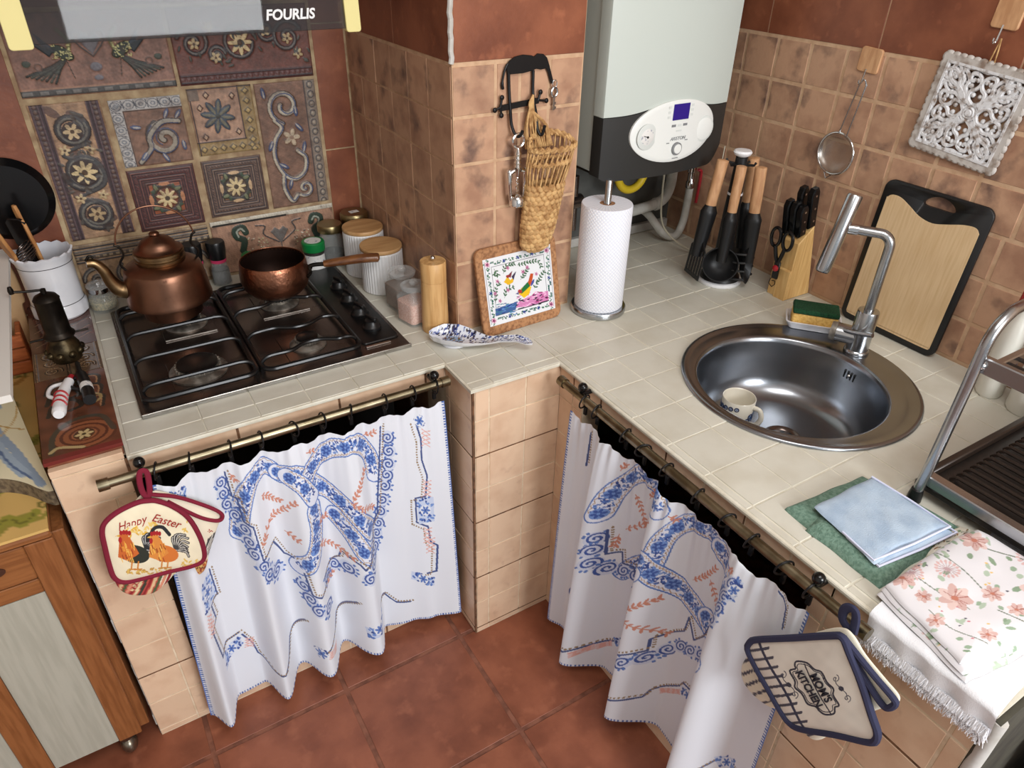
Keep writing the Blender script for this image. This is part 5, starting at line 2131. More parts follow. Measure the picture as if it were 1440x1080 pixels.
def valve(t_, A):
    q_ = G()
    q_.lathe([(.012, 0), (.014, .003), (.014, .02), (.011, .024), (.011, .05), (.014, .053), (.014, .07), (.010, .073), (.010, .095)], 18, A @ T(.812, YP - .03, 1.03))
    q_.obj('valve_body', 'chrome', t_)
    q_ = G()
    q_.tube(smoothpath([(.822, YP - .048, 1.092), (.832, YP - .05, 1.085), (.833, YP - .05, 1.04), (.828, YP - .052, .985)], 6), [.007] * 6 + [.0065] * 7 + [.006] * 6, 10, A, flat=.7)
    q_.obj('valve_lever', 'red_plastic', t_, label='red lever handle')


pipe('filling_hose', 'white hose curving down to the worktop with red valve lever', 'hose', [(.813, YP - .03, 1.03), (.812, YP - .03, .98), (.800, YP - .035, .915), (.768, YP - .04, .877), (.722, YP - .03, .892), (.69, YP + .01, .945), (.68, YP + .05, .96)], .0125, 'pipe_white', 8, valve)
c = (.55, YP - .04, 1.12)
t = thing('gas_hose', 'yellow corrugated gas hose loop under the boiler', 'hose', c)
g = G()
pts = [(.052 * math.cos(a), 0, .052 * math.sin(a) + (.02 if a < PI else 0)) for a in np.linspace(PI * .98, PI * 2.02, 60)]
g.tube(pts, [.011 + .0018 * (i % 2) for i in range(60)], 12)
g.obj('hose', 'yellow_hose', t, angle=80)
pipe('thin_cable', 'thin pale cable looping down under the boiler', 'cable', [(.645, YP - .08, 1.185), (.648, YP - .08, 1.05), (.655, YP - .09, .96), (.69, YP - .12, .905), (.74, YP - .16, .870)], .003, 'cable')
pipe('probe_wire', 'thin wire hanging against the wall beside the utensil stand', 'cable', [(.832, .36, 1.185), (.830, .36, 1.07), (.822, .35, .97), (.80, .34, .90), (.77, .335, .868), (.74, .33, .866)], .0016, 'cable')
t = thing('grey_valve', 'dark grey gas cock on the alcove wall behind the paper roll', 'valve', (.40, YA - .05, 1.03))
g = G()
g.lathe([(0, -.09), (.012, -.09), (.012, .08), (0, .08)], 16)
g.lathe([(0, -.025), (.022, -.025), (.022, .025), (0, .025)], 18, Ry(PI / 2))
g.obj('body', 'dark_steel', t)

# ------------------------------------------------------------------ utensil carousel
UX, UY = .672, .148
RT, TW = Vector((.848, -.530, 0)), Vector((-.530, -.848, 0))
us = thing('utensil_stand', 'black utensil carousel with white knob and white base by the wall', 'utensil stand', (UX, UY, H + .0006))
g = G()
g.lathe([(0, 0), (.062, 0), (.064, .003), (.064, .010), (.060, .013), (0, .013)], 48)
g.obj('base', 'white_plastic', us)
g = G()
g.lathe([(0, .0132), (.058, .0132), (.056, .022), (.036, .040), (.027, .07), (.023, .20), (.0185, .30), (.0160, .365), (0, .366)], 32)
g.obj('post', 'soft_black', us)
g = G()
g.lathe([(.0200, .262), (.0212, .262), (.0209, .268), (.0198, .268)], 32)
g.obj('band', 'white_plastic', us)
g = G()
g.lathe([(0, .366), (.013, .366), (.022, .372), (.025, .378), (.022, .383), (0, .385)], 32)
g.obj('knob', 'white_plastic', us)
for a in range(6):
    g = G()
    v = RT * math.cos(a * PI / 3 + .5) + TW * math.sin(a * PI / 3 + .5)
    g.tube([tuple(v * .012 + Vector((0, 0, .345))), tuple(v * .036 + Vector((0, 0, .347))), tuple(v * .040 + Vector((0, 0, .355)))], .0035, 8)
    g.obj('hook', 'soft_black', us)


def utensil(name, label, a_top, b_top, z_top, a_bot, b_bot, z_bot, head):
    top = Vector((UX, UY, 0)) + RT * a_top + TW * b_top + Vector((0, 0, z_top))
    bot = Vector((UX, UY, 0)) + RT * a_bot + TW * b_bot + Vector((0, 0, z_bot))
    zax = (top - bot).normalized()
    out = (RT * (a_top + a_bot) / 2 + TW * (b_top + b_bot) / 2).normalized()
    xax = out.cross(zax).normalized()
    yax = zax.cross(xax)
    Mx = Matrix(((xax.x, yax.x, zax.x, bot.x), (xax.y, yax.y, zax.y, bot.y), (xax.z, yax.z, zax.z, bot.z), (0, 0, 0, 1)))
    t_ = thing(name, label, 'utensil', tuple(bot), tuple(Mx.to_euler()), 'black kitchen utensils on the carousel')
    L_ = (top - bot).length
    k = G()
    hp_ = [(0, 0, L_ - .125), (0, 0, L_ - .09), (0, 0, L_ - .03), (0, 0, L_ - .006), (0, 0, L_)]
    k.tube(smoothpath(hp_, 4), np.interp(np.linspace(0, 1, 17), [0, .5, .9, 1], [.0155, .0165, .0168, .010]), 14, flat=.85)
    k.obj('handle', 'tan_wood', t_, label='pale wooden handle')
    k = G()
    k.lathe([(0, -.0150), (.0058, -.0150), (.0058, .0150), (0, .0150)], 14, T(0, 0, L_ - .017) @ (Rx(PI / 2)))
    k.obj('hanging_hole', 'black_plastic', t_)
    k = G()
    k.tube(smoothpath([(0, 0, L_ - .1255), (0, 0, L_ - .16), (0, .0, L_ - .22), (0, 0, .06)], 5), np.interp(np.linspace(0, 1, 16), [0, .2, 1], [.0160, .0245, .0185]), 12, flat=.8)
    k.obj('shaft', 'soft_black', t_)
    k = G()
    head(k)
    k.obj('head', 'soft_black', t_)
    return t_


def h_ladle(k):
    k.lathe([(0, -.044), (.025, -.039), (.043, -.023), (.051, 0), (.048, 0), (.041, -.021), (.023, -.036), (0, -.040)], 32, T(0, .004, .050) @ Rx(-PI / 2) @ T(0, 0, 0))
    k.tube([(0, 0, .085), (0, .003, .07)], .008, 10)


def h_turner(k):
    for i in range(6):
        x = -.0375 + .015 * i
        k.box(x - .0046, x + .0046, -.0018, .0018, .006, .082, .001)
    k.box(-.0425, .0425, -.0018, .0018, -.004, .008, .001)
    k.prism([(-.0425, .080), (.0425, .080), (.014, .108), (-.014, .108)], -.0018, .0018, .0005, M=Rx(PI / 2))


def h_server(k):
    k = type('S', (), dict(lathe=lambda s_, p_, n_, M_: k0.lathe(p_, n_, Matrix.Scale(1.25, 4) @ M_), tube=lambda s_, p_, r_, n_: k0.tube([tuple(1.25 * q for q in v) for v in p_], r_, n_)))() if (k0 := k) else k
    k.lathe([(0, -.020), (.018, -.016), (.028, -.006), (.031, 0), (.028, 0), (.017, -.013), (0, -.017)], 28, T(0, .006, .045) @ Rx(-PI / 2) @ Matrix.Diagonal((.8, 1.6, 1, 1)))
    for i in range(4):
        for sx in (-1, 1):
            z = .012 + .020 * i
            k.tube([(sx * .022, .006, z), (sx * .030, -.010, z), (sx * .031, -.020, z)], [.004, .0035, .003], 8)


def h_spoon(k):
    k.lathe([(0, -.010), (.020, -.008), (.028, 0), (.025, 0), (0, -.007)], 28, T(0, .002, .045) @ Rx(-PI / 2) @ Matrix.Diagonal((1, 1.5, 1, 1)))


utensil('soup_ladle', 'black ladle with wooden handle at the front of the carousel', -.010, .046, H + .355, -.026, .070, H + .030, h_ladle)
utensil('slotted_turner', 'black slotted turner with wooden handle on the boiler side of the carousel', -.052, .010, H + .360, -.092, .030, H + .030, h_turner)
utensil('pasta_server', 'black toothed pasta server with wooden handle on the carousel', .046, .034, H + .350, .058, .052, H + .022, h_server)
utensil('serving_spoon', 'black serving spoon with wooden handle behind the carousel post', .042, -.026, H + .358, .060, -.036, H + .035, h_spoon)

# ------------------------------------------------------------------ knife block, knives, scissors
kb = thing('knife_block', 'pale wooden knife block with logo against the right wall', 'knife block', (.79, -.013, H + .0006))
o = T(-.79, .013, 0)
g = G()
g.prism([(.738, 0), (.838, 0), (.788, .212), (.738, .168)], -.021, .046, .002, M=o @ Rx(PI / 2))
g.obj('body', 'block_wood', kb, smooth=False)
g = G()
g.prism([(.731, 0), (.7375, 0), (.7375, .090), (.731, .086)], .006, .046, .0015, M=o @ Rx(PI / 2))
g.obj('step', 'block_wood', kb, smooth=False)
g = G()
g.tube([(.7372, .010 - .004, .052), (.7372, .010 + .008, .044), (.7372, .010 + .010, .028), (.7372, .010 - .002, .022), (.7372, .010 - .010, .032), (.7372, .010 - .008, .042), (.7372, .010 + .002, .040)], .0012, 6, o)
g.obj('logo', 'black_plastic', kb, label='black letter G mark')
text('KNIVES', .006, 'black_plastic', kb, o @ T(.7378, .0075, .013) @ Rz(-PI / 2) @ Rx(PI / 2), extrude=.0003) if False else None


def knife(label, x, y, L_, zb):
    t_ = thing('kitchen_knife', label, 'knife', (x, y, H + zb), (math.radians(2), math.radians(-13), 0), 'black-handled knives in the wooden block')
    k = G()
    k.prism([(-.013, 0), (.013, 0), (.0135, L_ * .5), (.015, L_ * .9), (.010, L_), (-.006, L_), (-.0145, L_ * .85)], -.0095, .0095, .003, M=Rx(PI / 2))
    k.obj('handle', 'gloss_black', t_)
    for q_ in (.18, .5, .82):
        k = G()
        k.lathe([(0, -.0098), (.0030, -.0098), (.0030, .0098), (0, .0098)], 10, T(.001, 0, L_ * q_) @ Rx(PI / 2))
        k.obj('rivet', 'chrome', t_)
    k = G()
    k.box(-.008, .008, -.001, .001, -.10, -.0005)
    k.obj('blade', 'brushed', t_)


knife('black-handled knife at the back of the block, nearest the tap', .782, -.034, .115, .208)
knife('black-handled knife at the back of the block, nearest the carousel', .780, -.002, .112, .206)
knife('black-handled knife in the front row, nearest the carousel', .752, .012, .098, .184)
knife('black-handled knife in the middle of the front row', .753, -.010, .096, .185)
knife('black-handled knife in the front row, nearest the tap', .755, -.030, .088, .187)
t = thing('kitchen_scissors', 'black-handled scissors with red pivot in front of the knife block', 'scissors', (.716, -.010, H + .09))
for sy in (-1, 1):
    g = G()
    g.tube([(-.006, sy * .020 + .0155 * math.cos(a), .088 + .026 * math.sin(a)) for a in np.linspace(0, 2 * PI, 24, endpoint=False)], .0048, 8, closed=True)
    g.tube(smoothpath([(-.006, sy * .016, .064), (-.004, sy * .008, .035), (0, 0, .012)], 5), .0055, 10)
    g.obj('loop_handle', 'gloss_black', t)
g = G()
g.box(-.004, .004, -.010, .010, -.030, .022, .002)
g.obj('blade_guard', 'gloss_black', t)
g = G()
g.lathe([(0, 0), (.009, 0), (.009, .003), (.006, .005), (0, .005)], 18, T(-.004, 0, .002) @ Ry(-PI / 2))
g.obj('pivot', 'red_plastic', t)

# ------------------------------------------------------------------ on the right wall: sieve, carved panel, board
XW = XR - .0012


def wood_hook(label, y, z, a):
    t_ = thing('adhesive_hook', label, 'hook', (XW, y, z), (a, 0, 0), 'square wooden adhesive hooks')
    k = G()
    k.prism(rrect(-.029, .029, -.028, .028, .007, 4), -.0005, .007, .0015, M=Rz(-PI / 2) @ Rx(PI / 2) @ T(0, 0, -.000))
    k.obj('plate', 'tan_wood', t_, smooth=False)
    k = G()
    k.tube(smoothpath([(-.008, 0, -.020), (-.010, 0, -.045), (-.014, 0, -.056), (-.022, 0, -.052), (-.023, 0, -.044)], 6), .0018, 8)
    k.obj('wire_hook', 'chrome', t_)


wood_hook('square wooden adhesive hook holding the small sieve', -.042, 1.484, .06)
wood_hook('square wooden adhesive hook holding the white carved panel', -.326, 1.612, .06)
t = thing('tea_sieve', 'small round steel sieve with wire handle hanging on the tiled wall', 'sieve', (XW - .016, -.022, 1.256), (math.radians(10), 0, 0))
g = G()
g.tube([(0, .0525 * math.cos(a), .0525 * math.sin(a)) for a in np.linspace(0, 2 * PI, 48, endpoint=False)], .0034, 10, closed=True)
g.obj('rim', 'chrome', t)
g = G()
g.lathe([(.0495, 0), (.046, .010), (.036, .0165), (.02, .0175), (0, .0178)], 40, Ry(PI / 2) @ T(0, 0, -.004))
g.obj('mesh', 'mesh_steel', t)
for sy in (-1, 1):
    g = G()
    g.tube([(-.002, sy * .012, .050), (-.004, sy * .0105, .12), (-.006, sy * .009, .178), (-.006, sy * .004, .186)], .0017, 8)
    g.obj('handle_wire', 'brushed', t)
g = G()
g.tube(smoothpath([(-.004, -.010, .178), (-.008, 0, .190), (-.004, .010, .178)], 6), .0018, 8)
g.tube([(0, -.014, -.052), (.0, -.002, -.068), (.0, .012, -.052)], .0016, 6)
g.obj('loops', 'brushed', t)

# carved whitewashed openwork panel
cv = thing('carved_panel', 'square whitewashed carved wooden openwork panel hanging on the wall', 'carved panel', (XW - .002, -.318, 1.416), (math.radians(5.5), 0, 0))
MB = Rz(-PI / 2) @ Rx(PI / 2)              # local x -> -y of the room, local y -> up, local z -> towards the room
S_ = .102
g = G()
for k in range(13):
    u = -S_ + 2 * S_ * (k + .5) / 13
    for px, py in ((u, S_), (u, -S_), (S_, u), (-S_, u)):
        g.sphere((px, py, .005), .0088, 12, 6, (1.12, .75, .6) if abs(py) == S_ else (.75, 1.12, .6), M=MB)
g.ring([(-S_, -S_), (S_, -S_), (S_, S_), (-S_, S_)], [(-S_ + .012, -S_ + .012), (S_ - .012, -S_ + .012), (S_ - .012, S_ - .012), (-S_ + .012, S_ - .012)], .0, .010, M=MB)
g.obj('scalloped_frame', 'whitewash_frame', cv)
g = G()
q_ = S_ - .012
g.ring([(-q_, -q_), (q_, -q_), (q_, q_), (-q_, q_)], [(-q_ + .005, -q_ + .005), (q_ - .005, -q_ + .005), (q_ - .005, q_ - .005), (-q_ + .005, q_ - .005)], .001, .0115, M=MB)
g.obj('inner_frame', 'whitewash', cv, smooth=False)


def scroll(g_, pts, r0, r1, A):
    P_ = smoothpath([(x, y, .006) for x, y in pts], 5)
    g_.tube(P_, np.linspace(r0 * 1.45, r1 * 1.5, len(P_)), 6, A, flat=1.0)


g = G()
for k in range(4):
    for mir in (1, -1):
        A = MB @ Rz(k * PI / 2) @ Matrix.Diagonal((mir, 1, 1, 1))
        scroll(g, [(.004, .016), (.016, .026), (.016, .042), (.006, .050), (.001, .060), (.006, .072), (.016, .078)], .0040, .0026, A)
        scroll(g, [(.016, .078), (.026, .076), (.028, .066), (.020, .062), (.017, .068)], .0036, .0026, A)
        scroll(g, [(.012, .018), (.030, .026), (.044, .044), (.050, .062), (.062, .074), (.076, .074)], .0042, .0030, A)
        scroll(g, [(.076, .074), (.086, .068), (.082, .056), (.070, .056), (.068, .064), (.075, .066)], .0036, .0024, A)
        scroll(g, [(.020, .030), (.030, .046), (.028, .060), (.036, .072), (.048, .082), (.050, .086)], .0036, .0024, A)
        scroll(g, [(.044, .044), (.040, .060), (.050, .072), (.040, .084), (.028, .086)], .0034, .0024, A)
        scroll(g, [(.0, .084), (.012, .086), (.024, .087)], .003, .0024, A)
        scroll(g, [(.06, .086), (.072, .087), (.087, .087)], .003, .003, A)
        scroll(g, [(.026, .018), (.034, .030), (.050, .040), (.060, .052)], .0030, .0022, A)
        for x, y in ((.020, .052), (.034, .034), (.060, .062), (.010, .066), (.044, .066), (.03, .056), (.056, .080), (.008, .036)):
            g.sphere((x, y, .006), .0055, 8, 6, (1, 1, .8), M=A)
g.lathe([(.0, .013), (.006, .013), (.008, .010), (.011, .012), (.014, .009), (.018, .011), (.021, .003)], 24, MB)
ca = g.obj('scrollwork', 'whitewash', cv)
ca['kind'] = 'stuff'
for sy in (-1, 1):
    g = G()
    g.tube([(-.006, sy * .006, .100), (-.008, sy * .003, .13), (-.010, 0, .152)], .0016, 6)
    g.obj('hanging_cord', 'straw', cv)

# cutting board
cb = thing('cutting_board', 'bamboo cutting board with black rim and handle hole leaning on the wall', 'cutting board', (.806, -.316, H + .001), (0, math.radians(4.8), 0))
MB2 = Rz(-PI / 2) @ Rx(PI / 2)
g = G()
g.prism(rrect(-.136, .136, 0, .376, .024, 7), -.0045, .0045, .0015, M=MB2)
rim = g.obj('rim', 'soft_black', cb, angle=50)
bpy.context.view_layer.update()
k = G()
k.prism([(.012 + .040 * math.cos(a) * 1.0, .350 + .0135 * math.sin(a) - .004 * math.cos(2 * a)) for a in np.linspace(0, 2 * PI, 28, endpoint=False)], -.02, .02, M=MB2)
boolcut(rim, k, cb)
inl = [(-.121, .034), (-.119, .022), (-.107, .016), (0, .016), (.107, .016), (.119, .022), (.121, .034), (.121, .17), (.121, .300), (.119, .318), (.106, .327), (.078, .324), (.045, .314), (.010, .306), (-.025, .312), (-.055, .327), (-.084, .340), (-.107, .341), (-.119, .332), (-.121, .318), (-.121, .17)]
inl = [tuple(v) for v in smoothpath([(x, y) for x, y in inl], 4, closed=True)]
g = G()
g.prism(inl, .0046, .0054, .0004, M=MB2)
g.obj('bamboo_face', 'board_bamboo', cb, smooth=False)

# ------------------------------------------------------------------ sink, tap, cup, sponge
sk = thing('sink', 'round stainless steel sink set into the cream worktop', 'sink', (SX, SY, H))
rings = [(SX, SY, .270, .0012), (SX, SY, .2695, .0050), (SX, SY, .266, .0072), (SX, SY, .260, .0075), (SX, SY, .2565, .0058), (SX - .012, SY, .242, .0056),
         (BX, BY, .2195, .0055), (BX, BY, .216, .0048), (BX, BY, .212, .001), (BX, BY, .2095, -.010), (BX, BY, .204, -.06), (BX, BY, .197, -.105), (BX, BY, .186, -.130),
         (BX, BY, .168, -.146), (BX, BY, .140, -.1545), (BX, BY, .09, -.1585), (BX + .02, BY - .006, .046, -.160)]
n = 72
V, F = [], []
for cx, cy, r_, z in rings:
    for i in range(n):
        a = 2 * PI * i / n
        V.append((cx - SX + r_ * math.cos(a), cy - SY + r_ * math.sin(a), z))
for k in range(len(rings) - 1):
    for i in range(n):
        F.append((k * n + i, k * n + (i + 1) % n, (k + 1) * n + (i + 1) % n, (k + 1) * n + i))
g = G()
g.add(V, F)
g.obj('bowl', 'sink_steel', sk, angle=70, fix=False)
DX, DY = BX + .02 - SX, BY - .006 - SY
g = G()
g.lathe([(.0465, -.1600), (.044, -.1580), (.038, -.1600), (.034, -.164), (0, -.166)], 40, T(DX, DY, 0))
g.obj('drain', 'dark_steel', sk)
g = G()
for k in range(9):
    a = 2 * PI * k / 9
    g.box(.011, .033, -.0046, .0046, -.1655, -.1630, .0004, M=T(DX, DY, 0) @ Rz(a))
g.lathe([(0, -.163), (.007, -.163), (.007, -.160), (0, -.1595)], 16, T(DX, DY, 0))
g.obj('strainer', 'gloss_black', sk)
for k in range(4):
    a = -.02 - .045 * k
    g = G()
    x, y = BX - SX + .2065 * math.cos(a), BY - SY + .2065 * math.sin(a)
    g.box(-.0016, .0016, -.0022, .0022, -.011, .011, .0008, M=T(x, y, -.034) @ Rz(a))
    g.obj('overflow_slot', 'gloss_black', sk)
g = G()
g.sphere((BX - SX + .2045 * math.cos(-.09), BY - SY + .2045 * math.sin(-.09), -.034), .005, 10, 6)
g.obj('overflow_screw', 'chrome', sk)

tp = thing('tap', 'brushed steel mixer tap with angled spray head behind the sink', 'tap', (.660, -.337, H + .0062))
g = G()
g.lathe([(0, 0), (.029, 0), (.030, .003), (.029, .007), (.026, .010), (.0255, .11), (.024, .114), (.0135, .115), (0, .115)], 36)
g.obj('body', 'brushed', tp)
g = G()
d = Vector((-.46, .89, 0)).normalized()
g.tube([tuple(Vector((0, 0, .040))), tuple(d * .056 + Vector((0, 0, .040)))], .0235, 28)
g.obj('cartridge', 'brushed', tp)
g = G()
g.tube([tuple(d * .0565 + Vector((0, 0, .040))), tuple(d * .070 + Vector((0, 0, .040)))], [.0245, .0230], 28)
g.obj('cartridge_cap', 'cast_alu', tp)
g = G()
g.tube([(-.028, .038, .052), (-.034, .0, .062), (-.036, -.048, .078)], .0058, 14)
g.obj('lever', 'brushed', tp)
g = G()
neck = [(0, 0, .113), (0, 0, .20), (0, 0, .275)] + [(-.026 * (1 - math.cos(a)) * .42, .026 * (1 - math.cos(a)) * .9, .275 + .028 * math.sin(a)) for a in np.linspace(.2, PI / 2, 7)] + [(-.030, .055, .303), (-.038, .070, .303)]
g.tube(neck, .0115, 18)
g.obj('neck', 'brushed', tp)
g = G()
g.tube([(-.036, .066, .303), (-.052, .086, .303)], .0135, 20)
g.obj('joint', 'chrome', tp)
g = G()
a0, a1 = Vector((-.052, .086, .382)), Vector((-.098, .086, .205))
g.tube([tuple(a0), tuple(a0 + (a1 - a0) * .02), tuple(a0 + (a1 - a0) * .97), tuple(a1)], [.0155, .0172, .0172, .0155], 28)
g.obj('spray_head', 'brushed', tp)
g = G()
g.tube([tuple(a1), tuple(a1 + (a1 - a0) * .012)], .0135, 24)
g.obj('nozzle', 'gloss_black', tp)

cu = thing('cup', 'white cup with blue eye motifs standing in the sink', 'cup', (.352, -.262, H - .1565), 0)
g = G()
g.lathe([(0, .004), (.028, .004), (.030, .0), (.034, .004), (.039, .03), (.0405, .084), (.0395, .0855), (.038, .084), (.0365, .03), (.03, .009), (0, .008)], 44)
g.obj('body', 'cream_ceramic', cu)
mat('eye_blue', (36, 52, 92), 0.3)
mat('eye_light', (96, 132, 182), 0.3)
rg = random.Random(3)
for k in range(34):
    a = k * 2.4
    z = .018 + .058 * ((k * .7549) % 1)
    rr = np.interp(z, [.004, .03, .084], [.034, .039, .0405])
    s_ = .0052 + .0036 * ((k * .37) % 1)
    A = Rz(a) @ T(rr - .0003, 0, z) @ Ry(PI / 2)
    g = G()
    g.lathe([(s_ * .62, 0), (s_, 0), (s_, .0014), (s_ * .62, .0014), (s_ * .62, 0)], 16, A)
    mo = g.obj('eye_motif', 'eye_blue', cu, smooth=False)
    g = G()
    g.lathe([(0, .001), (s_ * .34, .001), (s_ * .34, .0), (0, 0)], 12, A)
    g.obj('iris', 'eye_light', mo, smooth=False)
g = G()
hd_ = Vector((.30, -.95, 0)).normalized()
g.tube(smoothpath([tuple(hd_ * .039 + Vector((0, 0, .070))), tuple(hd_ * .056 + Vector((0, 0, .068))), tuple(hd_ * .063 + Vector((0, 0, .048))), tuple(hd_ * .054 + Vector((0, 0, .026))), tuple(hd_ * .037 + Vector((0, 0, .020)))], 6), .005, 12, flat=1.3)
g.obj('handle', 'cream_ceramic', cu)

AN = -.87
sd = thing('sponge_dish', 'small white ceramic dish beside the tap', 'dish', (.672, -.192, H + .0078), AN)
g = G()
O_, I_ = rrect(-.070, .070, -.044, .044, .014, 5), rrect(-.066, .066, -.040, .040, .012, 5)
n = len(O_)
B_ = rrect(-.060, .060, -.034, .034, .012, 5)
V = [(x, y, 0) for x, y in B_] + [(x, y, .020) for x, y in O_] + [(x, y, .021) for x, y in I_] + [(x * .98, y * .98, .004) for x, y in B_]
F = [(k * n + i, k * n + (i + 1) % n, (k + 1) * n + (i + 1) % n, (k + 1) * n + i) for k in range(3) for i in range(n)] + [tuple(range(n))[::-1], tuple(3 * n + i for i in range(n))]
g.add(V, F)
g.obj('dish', 'white_ceramic', sd)
sg = thing('sponge', 'yellow washing sponge with dark green scouring top in the white dish', 'sponge', (.672, -.192, H + .0122), AN)
g = G()
g.box(-.056, .056, -.031, .031, 0, .036, .004)
g.obj('foam', 'sponge_yellow', sg)
g = G()
g.box(-.057, .057, -.032, .032, .0365, .050, .003)
g.obj('scourer', 'scourer_green', sg)

# ------------------------------------------------------------------ dish rack and bottles
dr = thing('dish_rack', 'two-tier steel dish drying rack with ribbed dark tray beside the cloths', 'dish rack', (.55, -.92, H + .0006))
o = T(-.55, .92, -H)
for y in (-.742, -1.045):
    g = G()
    g.tube(smoothpath([(.288, y, H + .012), (.296, y, .93), (.304, y, 1.08), (.306, y, 1.16), (.312, y, 1.205), (.340, y, 1.234), (.39, y, 1.243), (.60, y, 1.245), (.79, y, 1.235), (.82, y, 1.20), (.824, y, 1.0), (.824, y, H + .012)], 6), .0095, 16, o)
    g.obj('frame_tube', 'rack_steel', dr)
    for x in (.287, .824):
        g = G()
        g.lathe([(0, 0), (.013, 0), (.0125, .012), (.0105, .026), (0, .026)], 16, o @ T(x, y, H))
        g.obj('foot', 'black_plastic', dr)
g = G()
g.box(.300, .815, -1.06, -.725, H + .018, H + .034, .004, M=o)
g.obj('drip_tray', 'tray_black', dr)
g = G()
g.box(.296, .318, -1.06, -.735, H + .034, H + .056, .002, M=o)
g.obj('side_rail', 'rack_steel', dr, smooth=False)
g = G()
g.box(.318, .81, -.742, -.728, H + .034, H + .052, .003, M=o)
g.obj('end_rail', 'tray_brown', dr)
for k in range(20):
    g = G()
    x = .345 + .0225 * k
    g.tube(smoothpath([(x, -.765, H + .040), (x, -.775, H + .050), (x, -.80, H + .052), (x, -1.045, H + .052)], 4), .0036, 8, o)
    g.obj('rib', 'tray_brown', dr)
g = G()
g.box(.312, .326, -1.04, -.745, 1.135, 1.165, .002, M=o)
g.obj('shelf_rail', 'rack_steel', dr, smooth=False)
for k in range(14):
    g = G()
    x = .345 + .032 * k
    g.tube([(x, -.76, 1.140), (x, -1.03, 1.140)], .004, 8, o)
    g.obj('shelf_bar', 'tray_brown', dr)
g = G()
g.box(.326, .81, -.765, -.752, 1.135, 1.155, .002, M=o)
g.obj('shelf_end', 'rack_steel', dr, smooth=False)
for y in (-.742,):
    for x, z in ((.300, 1.15), (.298, H + .045)):
        g = G()
        g.sphere((x + .012, y - .004, z), .010, 12, 8, M=o)
        g.obj('screw_cap', 'chrome', dr)

t = thing('detergent_bottle', 'white detergent bottle with red cap standing behind the dish rack', 'bottle', (.780, -.605, H + .0006), .4)
g = G()
g.lathe([(0, 0), (.034, 0), (.038, .006), (.039, .11), (.036, .15), (.026, .185), (.017, .200), (.016, .215), (0, .215)], 32, Matrix.Diagonal((1, .75, 1, 1)))
g.obj('body', 'bottle_white', t)
g = G()
g.lathe([(0, .2155), (.018, .2155), (.019, .22), (.017, .25), (0, .252)], 24)
g.obj('cap', 'red_plastic', t)
mat('label_violet', (96, 84, 150), 0.5, c2=(214, 210, 226), ns=60, lo=.5, hi=.56)
g = G()
g.lathe([(.0394, .05), (.0396, .05), (.0396, .10), (.0394, .10)], 24, Matrix.Diagonal((1, .75, 1, 1)), a0=-2.6, a1=-.9)
g.obj('paper_label', 'label_violet', t)
t = thing('cleaner_bottle', 'plain cream bottle without visible label behind the dish rack', 'bottle', (.775, -.690, H + .0006))
g = G()
g.lathe([(0, 0), (.036, 0), (.040, .006), (.040, .09), (.034, .14), (.020, .17), (.015, .18), (.015, .20), (0, .20)], 32)
g.obj('body', 'bottle_white', t)
g = G()
g.lathe([(0, .2005), (.017, .2005), (.017, .235), (0, .237)], 24)
g.obj('cap', 'white_plastic', t)

# ------------------------------------------------------------------ curtain rods, rings and embroidered curtains
mat('rod_brass', (150, 140, 116), 0.3, 1.0, c2=(112, 102, 80), ns=18, rough2=.42)
mat('curtain_cloth', (255, 255, 255), 0.92, attr=True, sheen=.15, bump=.1, bs=1200)
BLUES = [(58, 86, 158), (88, 122, 190), (112, 146, 208), (48, 74, 144)]
WHT, NAVY, ORG, GOLD = (226, 230, 238), (66, 84, 138), (204, 138, 116), (150, 126, 92)


def cloth_pattern(X, Y, U, V_, seed):
    p_ = Pattern(X, Y, WHT)
    n_ = rough_noise(X.ravel(), Y.ravel(), seed, .03)
    p_.C *= (1 - .006 * n_)[:, None]
    return p_


def steps(p_, pts, gold=True, off=4.0):
    """stepped cross-stitch outline: blue line with a gold chain beside it"""
    p_.line(pts, 2.4, NAVY)
    p_.line([(x + off, y - off * .7) for x, y in pts], 2.4, GOLD, dash=3.4)


def scrolls(p_, pts, r_, rg):
    """row of stitched spirals"""
    P_ = smoothpath(pts, 10) if len(pts) > 2 else np.linspace(pts[0], pts[-1], 20)
    acc, s_ = r_ * 2, 1
    for a, b in zip(P_, P_[1:]):
        acc += np.hypot(*(b - a))
        if acc > r_ * 1.75:
            acc = 0
            p_.ell(a[0], a[1], r_ * 1.1, r_ * 1.1, 0, (206, 214, 232))
            p_.spiral(a[0], a[1], r_, 1.7, 2.0, BLUES[0], a0=rg.uniform(0, 6), sgn=s_)
            for k in range(6):
                q_ = rg.uniform(0, 6.28)
                p_.ell(a[0] + r_ * 1.2 * math.cos(q_), a[1] + r_ * 1.2 * math.sin(q_), 1.8, 1.4, q_, BLUES[1])
            s_ = -s_


def block(p_, pts, rg):
    p_.poly(pts, (198, 210, 234))
    P_ = np.array(pts)
    c_ = P_.mean(0)
    for _ in range(34):
        i = rg.randrange(len(pts))
        w_ = rg.random() ** .5
        t_ = rg.random()
        q_ = c_ + (P_[i] * (1 - t_) + P_[(i + 1) % len(pts)] * t_ - c_) * w_
        p_.ell(q_[0], q_[1], rg.uniform(1.4, 3), rg.uniform(1, 1.8), rg.uniform(0, 3), rg.choice(BLUES))
    p_.flower(c_[0], c_[1], 6.5, 6, BLUES[1], BLUES[0], WHT)


